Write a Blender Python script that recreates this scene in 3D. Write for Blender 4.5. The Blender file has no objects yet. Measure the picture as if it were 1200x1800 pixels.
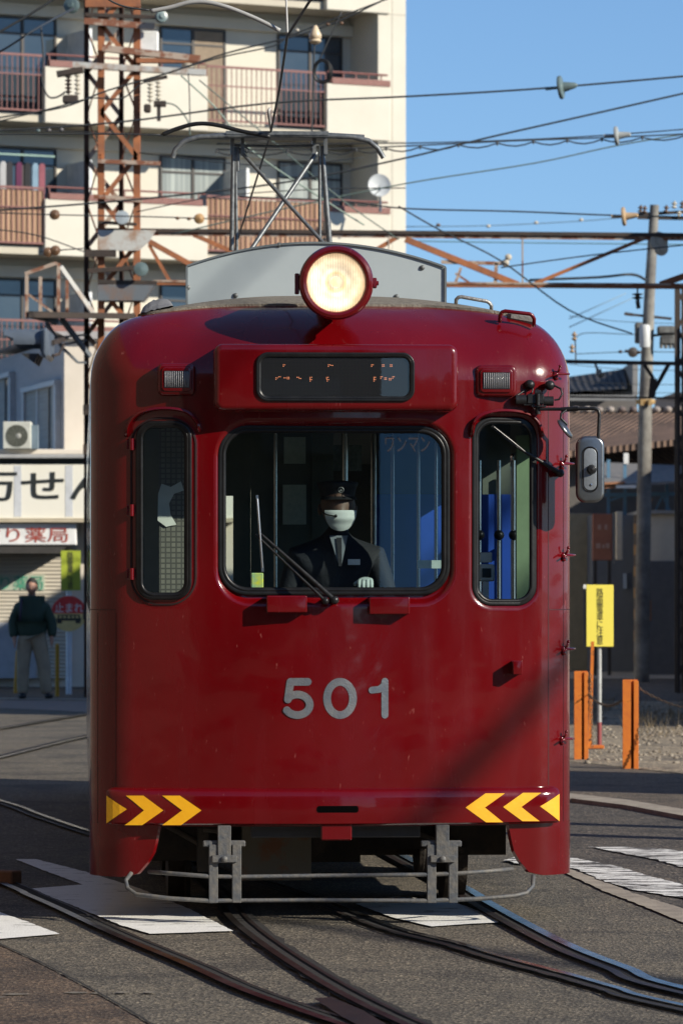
import bpy, math, random
from mathutils import Vector, Matrix, noise
random.seed(7)
R = math.radians
sc = bpy.context.scene
COL = sc.collection
# ------------------------------------------------------------ camera, sky, sun, exposure
F = 7500.0      # focal length in photo pixels (150 mm on a 24 mm wide portrait frame)
HZ = 1023.0     # photo row of the horizon
EYE = 1.65
cam = bpy.data.cameras.new('camera'); camo = bpy.data.objects.new('camera', cam); COL.objects.link(camo)
cam.sensor_fit = 'HORIZONTAL'; cam.sensor_width = 24; cam.lens = 150
cam.shift_y = (HZ - 900) / 1200.0
cam.clip_start = 0.5; cam.clip_end = 3000
camo.location = (0, 0, EYE); camo.rotation_euler = (R(90), 0, 0)
cam.dof.use_dof = True; cam.dof.focus_distance = 20.6; cam.dof.aperture_fstop = 8.0
sc.camera = camo
SUN_EL = 27.0; SUN_A = 31.0      # elevation; degrees from +X towards the camera
sd = Vector((math.cos(R(SUN_EL)) * math.cos(R(SUN_A)), -math.cos(R(SUN_EL)) * math.sin(R(SUN_A)), math.sin(R(SUN_EL))))
world = bpy.data.worlds.new('World'); sc.world = world; world.use_nodes = True
wn = world.node_tree; wn.nodes.clear()
sky = wn.nodes.new('ShaderNodeTexSky'); sky.sky_type = 'NISHITA'; sky.sun_disc = False
sky.sun_elevation = R(SUN_EL); sky.sun_rotation = math.atan2(sd.x, sd.y)
sky.altitude = 200; sky.air_density = 1.0; sky.dust_density = 0.0; sky.ozone_density = 6.0
stc = wn.nodes.new('ShaderNodeTexCoord'); sad = wn.nodes.new('ShaderNodeVectorMath'); sad.operation = 'ADD'; sad.inputs[1].default_value = (0, 0, .05)
snm = wn.nodes.new('ShaderNodeVectorMath'); snm.operation = 'NORMALIZE'
wn.links.new(stc.outputs['Generated'], sad.inputs[0]); wn.links.new(sad.outputs[0], snm.inputs[0]); wn.links.new(snm.outputs[0], sky.inputs[0])
bg = wn.nodes.new('ShaderNodeBackground'); bg.inputs[1].default_value = 0.106
wo = wn.nodes.new('ShaderNodeOutputWorld')
wn.links.new(sky.outputs[0], bg.inputs[0]); wn.links.new(bg.outputs[0], wo.inputs[0])
sl = bpy.data.lights.new('sun', 'SUN'); slo = bpy.data.objects.new('sun', sl); COL.objects.link(slo)
sl.energy = 5.0; sl.angle = R(0.5); sl.color = (1.0, 0.925, 0.79)
slo.rotation_euler = sd.to_track_quat('Z', 'Y').to_euler(); slo.location = (10, -10, 20)
sc.view_settings.view_transform = 'Standard'; sc.view_settings.look = 'None'
sc.view_settings.exposure = 0.40; sc.view_settings.gamma = 1.0
sc.cycles.max_bounces = 8; sc.cycles.transparent_max_bounces = 16
sc.cycles.sample_clamp_indirect = 6
sc.cycles.use_denoising = True

# ------------------------------------------------------------ measuring helpers (photo pixel + distance -> place)
def Wp(px, py, d):
    return Vector(((px - 600) * d / F, d, EYE - (py - HZ) * d / F))
def G(px, py, z=0.0):
    d = (EYE - z) * F / (py - HZ)
    return Vector(((px - 600) * d / F, d, z))
class Frame:
    def __init__(s, origin, rz):
        s.o = Vector(origin); s.rz = rz
        s.M = Matrix.Translation(s.o) @ Matrix.Rotation(rz, 4, 'Z'); s.I = s.M.inverted()
    def ray(s, px, py, ly):
        a = s.I @ Vector((0, 0, EYE)); b = s.I @ Wp(px, py, 1.0)
        t = (ly - a.y) / (b.y - a.y)
        return a + (b - a) * t

# ------------------------------------------------------------ materials
def nt(name):
    m = bpy.data.materials.new(name); m.use_nodes = True
    return m, m.node_tree.nodes, m.node_tree.links, m.node_tree.nodes['Principled BSDF']
def ramp(N, stops):
    r = N.new('ShaderNodeValToRGB'); e = r.color_ramp.elements
    e[0].position, e[0].color = stops[0][0], (*stops[0][1], 1)
    e[1].position, e[1].color = stops[-1][0], (*stops[-1][1], 1)
    for p, c in stops[1:-1]:
        q = e.new(p); q.color = (*c, 1)
    return r
def mat(name, c, rough=0.6, metal=0.0, c2=None, scale=6.0, bump=0.0, bscale=60.0, coat=0.0, detail=4, stretch=None, thr=(0.35, 0.65), spec=0.5):
    m, N, L, b = nt(name)
    b.inputs['Roughness'].default_value = rough; b.inputs['Metallic'].default_value = metal
    b.inputs['Coat Weight'].default_value = coat; b.inputs['Coat Roughness'].default_value = 0.06
    b.inputs['Specular IOR Level'].default_value = spec
    tc = N.new('ShaderNodeTexCoord'); src = tc.outputs['Object']
    if stretch:
        mp = N.new('ShaderNodeMapping'); mp.inputs['Scale'].default_value = stretch; L.new(src, mp.inputs[0]); src = mp.outputs[0]
    if c2 is None:
        c2 = tuple(v * 0.82 for v in c)
    n = N.new('ShaderNodeTexNoise'); n.inputs['Scale'].default_value = scale; n.inputs['Detail'].default_value = detail
    n.inputs['Roughness'].default_value = 0.65
    L.new(src, n.inputs['Vector'])
    r = ramp(N, [(thr[0], c), (thr[1], c2)]); L.new(n.outputs[0], r.inputs[0]); L.new(r.outputs[0], b.inputs['Base Color'])
    if bump:
        n2 = N.new('ShaderNodeTexNoise'); n2.inputs['Scale'].default_value = bscale; n2.inputs['Detail'].default_value = 3
        L.new(src, n2.inputs['Vector'])
        bp = N.new('ShaderNodeBump'); bp.inputs['Strength'].default_value = bump; bp.inputs['Distance'].default_value = 0.01
        L.new(n2.outputs[0], bp.inputs['Height']); L.new(bp.outputs[0], b.inputs['Normal'])
    return m
def glassmat(name, tint=(0.75, 0.82, 0.8), ior=1.6, rough=0.0, gain=1.0, dirt=0.0):
    m, N, L, b = nt(name); N.remove(b)
    out = [n for n in N if n.type == 'OUTPUT_MATERIAL'][0]
    tr = N.new('ShaderNodeBsdfTransparent'); tr.inputs[0].default_value = (*tint, 1)
    gl = N.new('ShaderNodeBsdfGlossy'); gl.inputs['Roughness'].default_value = rough; gl.inputs[0].default_value = (*(gain if isinstance(gain, tuple) else (gain,) * 3), 1)
    ge = N.new('ShaderNodeNewGeometry'); dt = N.new('ShaderNodeVectorMath'); dt.operation = 'DOT_PRODUCT'; L.new(ge.outputs['Normal'], dt.inputs[0]); L.new(ge.outputs['Incoming'], dt.inputs[1])
    ab = N.new('ShaderNodeMath'); ab.operation = 'ABSOLUTE'; L.new(dt.outputs['Value'], ab.inputs[0])
    om = N.new('ShaderNodeMath'); om.operation = 'SUBTRACT'; om.inputs[0].default_value = 1.0; om.use_clamp = True; L.new(ab.outputs[0], om.inputs[1])
    pw_ = N.new('ShaderNodeMath'); pw_.operation = 'POWER'; pw_.inputs[1].default_value = 5; L.new(om.outputs[0], pw_.inputs[0])
    f0 = ((ior - 1) / (ior + 1)) ** 2 * 1.3
    fr = N.new('ShaderNodeMath'); fr.operation = 'MULTIPLY_ADD'; fr.inputs[1].default_value = 1 - f0; fr.inputs[2].default_value = f0; L.new(pw_.outputs[0], fr.inputs[0])
    mx = N.new('ShaderNodeMixShader'); L.new(fr.outputs[0], mx.inputs[0]); L.new(tr.outputs[0], mx.inputs[1]); L.new(gl.outputs[0], mx.inputs[2])
    last = mx.outputs[0]
    if dirt:
        tc = N.new('ShaderNodeTexCoord'); n = N.new('ShaderNodeTexNoise'); n.inputs['Scale'].default_value = 2.2; n.inputs['Detail'].default_value = 8
        L.new(tc.outputs['Object'], n.inputs['Vector'])
        mr = N.new('ShaderNodeMapRange'); mr.inputs[1].default_value = 0.4; mr.inputs[2].default_value = 0.75; mr.inputs[3].default_value = 0.0; mr.inputs[4].default_value = dirt
        L.new(n.outputs[0], mr.inputs[0])
        df = N.new('ShaderNodeBsdfDiffuse'); df.inputs[0].default_value = (0.5, 0.5, 0.47, 1)
        m2 = N.new('ShaderNodeMixShader'); L.new(mr.outputs[0], m2.inputs[0]); L.new(last, m2.inputs[1]); L.new(df.outputs[0], m2.inputs[2]); last = m2.outputs[0]
    L.new(last, out.inputs[0])
    return m
def emis(name, c, s):
    m, N, L, b = nt(name); b.inputs['Base Color'].default_value = (*c, 1)
    b.inputs['Emission Color'].default_value = (*c, 1); b.inputs['Emission Strength'].default_value = s
    return m

# ------------------------------------------------------------ mesh builder
class MB:
    def __init__(s): s.v = []; s.f = []
    def add(s, vs, fs):
        k = len(s.v); s.v += [Vector(p) for p in vs]; s.f += [tuple(i + k for i in f) for f in fs]; return s
    def box(s, c, d, rot=None, bev=0.0):
        hx, hy, hz = d[0] / 2, d[1] / 2, d[2] / 2
        b = min(bev, hx * .9, hy * .9, hz * .9)
        if b <= 0:
            vs = [Vector((x, y, z)) for x in (-hx, hx) for y in (-hy, hy) for z in (-hz, hz)]
            fs = [(0, 1, 3, 2), (4, 6, 7, 5), (0, 4, 5, 1), (2, 3, 7, 6), (0, 2, 6, 4), (1, 5, 7, 3)]
        else:
            vs = []; idx = {}
            def vid(k, p):
                if k not in idx: idx[k] = len(vs); vs.append(Vector(p))
                return idx[k]
            for sx in (-1, 1):
                for sy in (-1, 1):
                    for sz in (-1, 1):
                        vid((sx, sy, sz, 0), (sx * hx, sy * (hy - b), sz * (hz - b)))
                        vid((sx, sy, sz, 1), (sx * (hx - b), sy * hy, sz * (hz - b)))
                        vid((sx, sy, sz, 2), (sx * (hx - b), sy * (hy - b), sz * hz))
            fs = []
            o = [(-1, -1), (1, -1), (1, 1), (-1, 1)]
            for a in (0, 1, 2):
                for sg in (-1, 1):
                    q = []
                    for (p, r_) in o:
                        k = [0, 0, 0]; k[a] = sg; oth = [i for i in range(3) if i != a]; k[oth[0]] = p; k[oth[1]] = r_
                        q.append(idx[(*k, a)])
                    fs.append(tuple(q))
            for a in (0, 1, 2):
                oth = [i for i in range(3) if i != a]
                for p in (-1, 1):
                    for q in (-1, 1):
                        k1 = [0, 0, 0]; k1[oth[0]] = p; k1[oth[1]] = q
                        k2 = list(k1); k1[a] = -1; k2[a] = 1
                        fs.append((idx[(*k1, oth[0])], idx[(*k2, oth[0])], idx[(*k2, oth[1])], idx[(*k1, oth[1])]))
            for sx in (-1, 1):
                for sy in (-1, 1):
                    for sz in (-1, 1):
                        fs.append(tuple(idx[(sx, sy, sz, a)] for a in (0, 1, 2)))
        if rot is not None: vs = [rot @ p for p in vs]
        return s.add([p + Vector(c) for p in vs], fs)
    def bx(s, x0, x1, y0, y1, z0, z1, bev=0.0):
        return s.box(((x0 + x1) / 2, (y0 + y1) / 2, (z0 + z1) / 2), (abs(x1 - x0), abs(y1 - y0), abs(z1 - z0)), None, bev)
    def bar(s, p0, p1, w, h=None, up=(0, 0, 1)):
        p0 = Vector(p0); p1 = Vector(p1); h = h or w; d = p1 - p0; l = d.length; d.normalize()
        u = Vector(up)
        if abs(d.dot(u)) > .98: u = Vector((0, 1, 0))
        a = d.cross(u).normalized(); b = a.cross(d)
        M = Matrix((a, d, b)).transposed()
        return s.box((p0 + p1) / 2, (w, l, h), M)
    def tube(s, pts, r, n=10, cap=True, closed=False):
        pts = [Vector(p) for p in pts]; m = len(pts); rs = r if isinstance(r, (list, tuple)) else [r] * m
        vs = []; prev = None
        for i, p in enumerate(pts):
            if closed: t = pts[(i + 1) % m] - pts[i - 1]
            else: t = pts[min(i + 1, m - 1)] - pts[max(i - 1, 0)]
            t.normalize()
            if prev is None:
                ref = Vector((0, 0, 1)) if abs(t.z) < .9 else Vector((1, 0, 0)); a = t.cross(ref).normalized()
            else:
                a = (prev - t * prev.dot(t)).normalized()
            prev = a; b = t.cross(a)
            for k in range(n):
                an = 2 * math.pi * k / n; vs.append(p + (a * math.cos(an) + b * math.sin(an)) * rs[i])
        fs = []
        for i in range(m if closed else m - 1):
            j = (i + 1) % m
            for k in range(n):
                fs.append((i * n + k, i * n + (k + 1) % n, j * n + (k + 1) % n, j * n + k))
        if cap and not closed: fs += [tuple(range(n - 1, -1, -1)), tuple((m - 1) * n + k for k in range(n))]
        return s.add(vs, fs)
    def cyl(s, p0, p1, r, r2=None, n=16): return s.tube([p0, p1], [r, r if r2 is None else r2], n)
    def lathe(s, prof, origin, axis=(0, 0, 1), n=24):
        ax = Vector(axis).normalized(); ref = Vector((1, 0, 0)) if abs(ax.x) < .9 else Vector((0, 1, 0))
        a = ax.cross(ref).normalized(); b = ax.cross(a); o = Vector(origin); vs = []; fs = []
        for (r, h) in prof:
            for k in range(n):
                an = 2 * math.pi * k / n; vs.append(o + ax * h + (a * math.cos(an) + b * math.sin(an)) * max(r, 1e-4))
        for i in range(len(prof) - 1):
            for k in range(n): fs.append((i * n + k, i * n + (k + 1) % n, (i + 1) * n + (k + 1) % n, (i + 1) * n + k))
        return s.add(vs, fs)
    def ball(s, c, r, n=12, sc3=(1, 1, 1)):
        prof = [(math.sin(math.pi * i / n), -math.cos(math.pi * i / n)) for i in range(n + 1)]
        t = MB().lathe(prof, (0, 0, 0), (0, 0, 1), n * 2)
        rr = r if isinstance(r, (tuple, list)) else (r * sc3[0], r * sc3[1], r * sc3[2])
        return s.add([Vector((p.x * rr[0], p.y * rr[1], p.z * rr[2])) + Vector(c) for p in t.v], t.f)
    def prism(s, poly, y0, y1, fn=None):
        """poly: (x,z) outline; extruded in y. fn(x,z,y) can remap."""
        n = len(poly); fn = fn or (lambda x, z, y: (x, y, z))
        vs = [fn(x, z, y0) for x, z in poly] + [fn(x, z, y1) for x, z in poly]
        fs = [tuple(range(n)), tuple(range(2 * n - 1, n - 1, -1))] + [(i, i + n, (i + 1) % n + n, (i + 1) % n) for i in range(n)]
        return s.add(vs, fs)
    def patch(s, q, nx, ny, fn):
        """bilinear quad q (4 2D points) mapped by fn"""
        vs = []
        for j in range(ny + 1):
            for i in range(nx + 1):
                u, v = i / nx, j / ny
                x = (1 - u) * (1 - v) * q[0][0] + u * (1 - v) * q[1][0] + u * v * q[2][0] + (1 - u) * v * q[3][0]
                z = (1 - u) * (1 - v) * q[0][1] + u * (1 - v) * q[1][1] + u * v * q[2][1] + (1 - u) * v * q[3][1]
                vs.append(fn(x, z))
        w = nx + 1
        return s.add(vs, [(j * w + i, j * w + i + 1, (j + 1) * w + i + 1, (j + 1) * w + i) for j in range(ny) for i in range(nx)])
    def poly(s, pts): return s.add(pts, [tuple(range(len(pts)))])
    def build(s, name, m, parent=None, smooth=None, local=False, origin=None):
        me = bpy.data.meshes.new(name)
        off = Vector((0, 0, 0))
        if parent is not None:
            root = parent
            while root.parent: root = root.parent
            if not root.get('_loc') and not local: off = root.location.copy()
        else:
            if origin is None and s.v:
                xs = [p.x for p in s.v]; ys = [p.y for p in s.v]; zs = [p.z for p in s.v]
                origin = Vector(((min(xs) + max(xs)) / 2, (min(ys) + max(ys)) / 2, min(zs)))
            off = Vector(origin or (0, 0, 0))
        me.from_pydata([p - off for p in s.v], [], s.f); me.update()
        if isinstance(m, (list, tuple)):
            for q in m: me.materials.append(q)
        elif m: me.materials.append(m)
        if smooth is not None:
            try: me.shade_auto_smooth
            except AttributeError: pass
            for p in me.polygons: p.use_smooth = True
            if smooth < 180:
                import bmesh
                bm = bmesh.new(); bm.from_mesh(me); ca = R(smooth)
                for e in bm.edges:
                    if len(e.link_faces) == 2 and e.calc_face_angle(0) > ca: e.smooth = False
                bm.to_mesh(me); bm.free()
        o = bpy.data.objects.new(name, me); COL.objects.link(o)
        if parent is not None: o.parent = parent
        else: o.location = off
        return o
def tag(o, label=None, cat=None, group=None, kind=None):
    if label: o['label'] = label
    if cat: o['category'] = cat
    if group: o['group'] = group
    if kind: o['kind'] = kind
    return o
def thing(name, label, cat, loc=(0, 0, 0), group=None, rz=None):
    o = bpy.data.objects.new(name, None); COL.objects.link(o); o.location = loc; o.empty_display_size = .2
    if rz is not None: o.rotation_euler = (0, 0, rz); o['_loc'] = 1
    return tag(o, label, cat, group)
def struct(o): o['kind'] = 'structure'; return o
KIDS = {}
def copy_tree(o, parent=None):
    c = o.copy(); COL.objects.link(c); c.parent = parent
    for ch in [q for q in bpy.data.objects if q.parent == o]: copy_tree(ch, c)
    return c
def text_shape(txt, x0, x1, z0, z1, bold=0.0, vertical=False, pad=True):
    """returns (verts2d, faces) of the writing scaled to the box"""
    cu = bpy.data.curves.new('t', 'FONT'); cu.body = txt if not vertical else '\n'.join(txt)
    if vertical: cu.space_line = 0.86; cu.align_x = 'CENTER'
    cu.offset = bold; cu.resolution_u = 4
    ob = bpy.data.objects.new('t', cu); COL.objects.link(ob)
    dg = bpy.context.evaluated_depsgraph_get(); dg.update()
    me = bpy.data.meshes.new_from_object(ob.evaluated_get(dg))
    vs = [(v.co.x, v.co.y) for v in me.vertices]; fs = [tuple(p.vertices) for p in me.polygons]
    bpy.data.objects.remove(ob); bpy.data.curves.remove(cu); bpy.data.meshes.remove(me)
    if not vs: print('TEXT EMPTY', txt); return [], []
    ax0, ax1 = min(v[0] for v in vs), max(v[0] for v in vs); ay0, ay1 = min(v[1] for v in vs), max(v[1] for v in vs)
    return [(x0 + (v[0] - ax0) / (ax1 - ax0) * (x1 - x0), z0 + (v[1] - ay0) / (ay1 - ay0) * (z1 - z0)) for v in vs], fs
def writing(txt, x0, x1, z0, z1, fn, **k):
    vs, fs = text_shape(txt, x0, x1, z0, z1, **k)
    return MB().add([fn(x, z) for x, z in vs], fs)
def rrect(x0, x1, z0, z1, r, n=8):
    pts = []
    for (cx, cz, a0) in ((x1 - r, z1 - r, 0), (x0 + r, z1 - r, 90), (x0 + r, z0 + r, 180), (x1 - r, z0 + r, 270)):
        for i in range(n + 1):
            a = R(a0 + 90 * i / n); pts.append((cx + r * math.cos(a), cz + r * math.sin(a)))
    return pts
def sdf_rr(x, z, q):
    x0, x1, z0, z1, r = q
    dx = abs(x - (x0 + x1) / 2) - (x1 - x0) / 2 + r; dz = abs(z - (z0 + z1) / 2) - (z1 - z0) / 2 + r
    return math.hypot(max(dx, 0), max(dz, 0)) + min(max(dx, dz), 0) - r
def sstep(a, b, x):
    t = max(0, min(1, (x - a) / (b - a))); return t * t * (3 - 2 * t)
def skin_mesh(name, nodes, edges, m, parent, sub=2, root=0):
    me = bpy.data.meshes.new(name); me.from_pydata([n[0] for n in nodes], edges, []); me.update()
    ob = bpy.data.objects.new(name, me); COL.objects.link(ob)
    md = ob.modifiers.new('s', 'SKIN')
    if not me.skin_vertices: pass
    lay = me.skin_vertices[0].data
    for i, n in enumerate(nodes):
        r = n[1]; lay[i].radius = r if isinstance(r, tuple) else (r, r); lay[i].use_root = (i == root)
    md.use_smooth_shade = True
    if sub: s2 = ob.modifiers.new('u', 'SUBSURF'); s2.levels = sub; s2.render_levels = sub
    dg = bpy.context.evaluated_depsgraph_get(); dg.update()
    me2 = bpy.data.meshes.new_from_object(ob.evaluated_get(dg)); me2.name = name
    bpy.data.objects.remove(ob); bpy.data.meshes.remove(me)
    if m:
        me2.materials.clear(); me2.materials.append(m)
    for p in me2.polygons: p.use_smooth = True
    o = bpy.data.objects.new(name, me2); COL.objects.link(o)
    if parent: o.parent = parent
    return o
# ------------------------------------------------------------ the tram
M = {}
def paint_mat():
    m, N, L, b = nt('maroon_paint')
    tc = N.new('ShaderNodeTexCoord')
    n = N.new('ShaderNodeTexNoise'); n.inputs['Scale'].default_value = 1.6; n.inputs['Detail'].default_value = 5
    L.new(tc.outputs['Object'], n.inputs['Vector'])
    r = ramp(N, [(0.3, (0.116, 0.0009, 0.0023)), (0.7, (0.092, 0.0007, 0.0018))]); L.new(n.outputs[0], r.inputs[0])
    # small chips and dust specks
    n3 = N.new('ShaderNodeTexNoise'); n3.inputs['Scale'].default_value = 38; n3.inputs['Detail'].default_value = 6
    mp = N.new('ShaderNodeMapping'); mp.inputs['Scale'].default_value = (1.6, 1, .5); L.new(tc.outputs['Object'], mp.inputs[0]); L.new(mp.outputs[0], n3.inputs['Vector'])
    r3 = ramp(N, [(0.69, (0, 0, 0)), (0.78, (1, 1, 1))]); L.new(n3.outputs[0], r3.inputs[0])
    mx = N.new('ShaderNodeMixRGB'); mx.inputs[2].default_value = (0.22, 0.05, 0.045, 1); L.new(r3.outputs[0], mx.inputs[0]); L.new(r.outputs[0], mx.inputs[1])
    L.new(mx.outputs[0], b.inputs['Base Color'])
    n4 = N.new('ShaderNodeTexNoise'); n4.inputs['Scale'].default_value = 3.0; n4.inputs['Detail'].default_value = 7
    mp4 = N.new('ShaderNodeMapping'); mp4.inputs['Scale'].default_value = (2.5, 1, .45); L.new(tc.outputs['Object'], mp4.inputs[0]); L.new(mp4.outputs[0], n4.inputs['Vector'])
    r4 = N.new('ShaderNodeMapRange'); r4.inputs[1].default_value = .35; r4.inputs[2].default_value = .7; r4.inputs[3].default_value = .13; r4.inputs[4].default_value = .34
    L.new(n4.outputs[0], r4.inputs[0]); L.new(r4.outputs[0], b.inputs['Roughness'])
    b.inputs['Specular IOR Level'].default_value = 0.38
    b.inputs['Coat Weight'].default_value = 0.45; b.inputs['Coat Roughness'].default_value = 0.05
    # hand painted sheet metal: large soft waves plus brush streaks
    n2 = N.new('ShaderNodeTexNoise'); n2.inputs['Scale'].default_value = 3.2; n2.inputs['Detail'].default_value = 2
    L.new(tc.outputs['Object'], n2.inputs['Vector'])
    bp = N.new('ShaderNodeBump'); bp.inputs['Strength'].default_value = 0.34; bp.inputs['Distance'].default_value = 0.02
    L.new(n2.outputs[0], bp.inputs['Height'])
    n5 = N.new('ShaderNodeTexNoise'); n5.inputs['Scale'].default_value = 60; n5.inputs['Detail'].default_value = 2
    L.new(tc.outputs['Object'], n5.inputs['Vector'])
    b2 = N.new('ShaderNodeBump'); b2.inputs['Strength'].default_value = 0.10; b2.inputs['Distance'].default_value = 0.004
    L.new(n5.outputs[0], b2.inputs['Height']); L.new(bp.outputs[0], b2.inputs['Normal']); L.new(b2.outputs[0], b.inputs['Normal'])
    L.new(bp.outputs[0], b.inputs['Coat Normal'])
    return m
M['red'] = paint_mat()
M['rubber'] = mat('black_rubber', (0.006, 0.006, 0.0065), .36, c2=(0.012, 0.012, 0.012), scale=14, bump=.05, spec=.3)
M['glass'] = glassmat('cab_glass', (0.80, 0.88, 0.87), 1.5, gain=(.30, .50, .80), dirt=.002)
M['sideglass'] = glassmat('side_glass', (0.84, 0.88, 0.85), 1.45, gain=(.3, .34, .36), dirt=.012)
M['black'] = mat('black_metal', (0.008, 0.008, 0.009), .38, c2=(0.018, 0.018, 0.018), scale=20, bump=.15, spec=.35)
M['dark'] = mat('grimy_underframe', (0.018, 0.015, 0.012), .85, c2=(0.04, 0.028, 0.018), scale=9, bump=.5, bscale=30)
M['fender'] = mat('worn_fender_grey', (0.06, 0.066, 0.075), .6, c2=(0.12, 0.11, 0.095), scale=22, bump=.3, bscale=60)
M['grey'] = mat('roof_box_grey', (0.34, 0.385, 0.40), .5, c2=(0.31, 0.355, 0.37), scale=2.5, bump=.1, bscale=8)
M['canvas'] = mat('roof_canvas', (0.20, 0.18, 0.145), .9, c2=(0.12, 0.105, 0.085), scale=40, bump=.9, bscale=120)
M['liner'] = mat('cab_lining', (0.10, 0.12, 0.10), .6, c2=(0.07, 0.085, 0.075), scale=3)
M['chrome'] = mat('steel_pole', (0.55, 0.56, 0.56), .25, metal=1.0)
M['yellow'] = mat('yellow_reflective', (0.86, 0.43, 0.01), .45, c2=(0.80, 0.37, 0.008), scale=7, bump=.1)
M['silver'] = mat('silver_film', (0.42, 0.41, 0.39), .38, metal=.85, c2=(0.22, 0.25, 0.28), scale=5, bump=.25, bscale=150)
M['alu'] = mat('mirror_shell', (0.26, 0.27, 0.27), .3, metal=.9, c2=(0.19, 0.20, 0.21), scale=5, bump=.05)
M['blue'] = mat('blue_partition', (0.012, 0.065, 0.40), .45, c2=(0.010, 0.055, 0.33), scale=4)
M['paper'] = mat('notice_paper', (0.42, 0.5, 0.46), .8, c2=(0.33, 0.41, 0.38), scale=30)
M['white'] = mat('white_plain', (0.75, 0.76, 0.74), .6)
M['green'] = mat('green_pillar', (0.18, 0.27, 0.16), .5)

TX, TY, TH = -0.030, 20.55, R(3.5)
TF = Frame((TX, TY, 0), TH)
tram = thing('tram', 'dark red single-car tram numbered 501 standing on the street track with its headlamp lit', 'tram', (TX, TY, 0), rz=TH)
K, XC, HW = 0.13, 0.97, 1.177
ang0 = math.atan(2 * K * XC); RC = (HW - XC) / (1 - math.sin(ang0)); AL = RC * (math.pi / 2 - ang0)
YS = K * XC * XC + RC * math.cos(ang0)     # y where the straight side starts
TL = 13.5
def outline(s):
    """arc length from the nose -> x, y, outward normal x, y"""
    sg = 1 if s >= 0 else -1; a = abs(s)
    if a <= XC:
        nx, ny = 2 * K * a, -1; l = math.hypot(nx, ny); return sg * a, K * a * a, sg * nx / l, ny / l
    if a <= XC + AL:
        t = ang0 + (a - XC) / RC
        cx = XC - RC * math.sin(ang0); cy = K * XC * XC + RC * math.cos(ang0)
        return sg * (cx + RC * math.sin(t)), cy - RC * math.cos(t), sg * math.sin(t), -math.cos(t)
    return sg * HW, YS + (a - XC - AL), float(sg), 0.0
def s_of_x(x):
    sg = 1 if x >= 0 else -1; a = abs(x)
    if a <= XC: return x
    cx = XC - RC * math.sin(ang0); t = math.asin(max(-1, min(1, (a - cx) / RC))); return sg * (XC + (t - ang0) * RC)
def ybase(x):
    return outline(s_of_x(x))[1]
def FP(px, py, prot=0.0):
    """photo pixel -> (x, z) on the tram's face"""
    y = 0.0
    for _ in range(6):
        p = TF.ray(px, py, y); y = ybase(max(-HW + .002, min(HW - .002, p.x))) - prot
    return p.x, p.z
def FR(px0, px1, py0, py1, r=0.0):
    a = FP(px0, py1); b = FP(px1, py0); return (a[0], b[0], a[1], b[1], r)
MAIN = FR(388, 786, 752, 1042, .13)
MREC = FR(379, 799, 742, 1062, .17)
LWIN = FR(243, 332, 744, 1050, .072)
LDOOR = FR(229, 346, 733, 1064, .135)
RWIN = FR(834, 939, 738, 1061, .088)
RREC = FR(826, 946, 728, 1069, .11)
YPL = 0.064
SDL = 0.012
def face_y(x, z):
    y = ybase(x)
    if abs(x) > 1.08: return y
    d = sdf_rr(x, z, MREC); y = y + (max(YPL, y + .012) - y) * (1 - sstep(-.028, .006, d))
    d = sdf_rr(x, z, RREC); y += 0.016 * (1 - sstep(-.022, .004, d))
    d = sdf_rr(x, z, LDOOR); y += -0.004 * (1 - sstep(-.006, .006, d))
    return y
ZB, ZS = 0.47, 2.63
RA, RB_ = .255, .20
ZA, ZBm = 0.235, 0.20
def frange(a, b, st):
    n = max(1, round(abs(b - a) / st)); return [a + (b - a) * i / n for i in range(n + 1)]
SIDEW = [(0.62 + 1.28 * i, 0.62 + 1.28 * i + 1.0) for i in range(10)]
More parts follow.
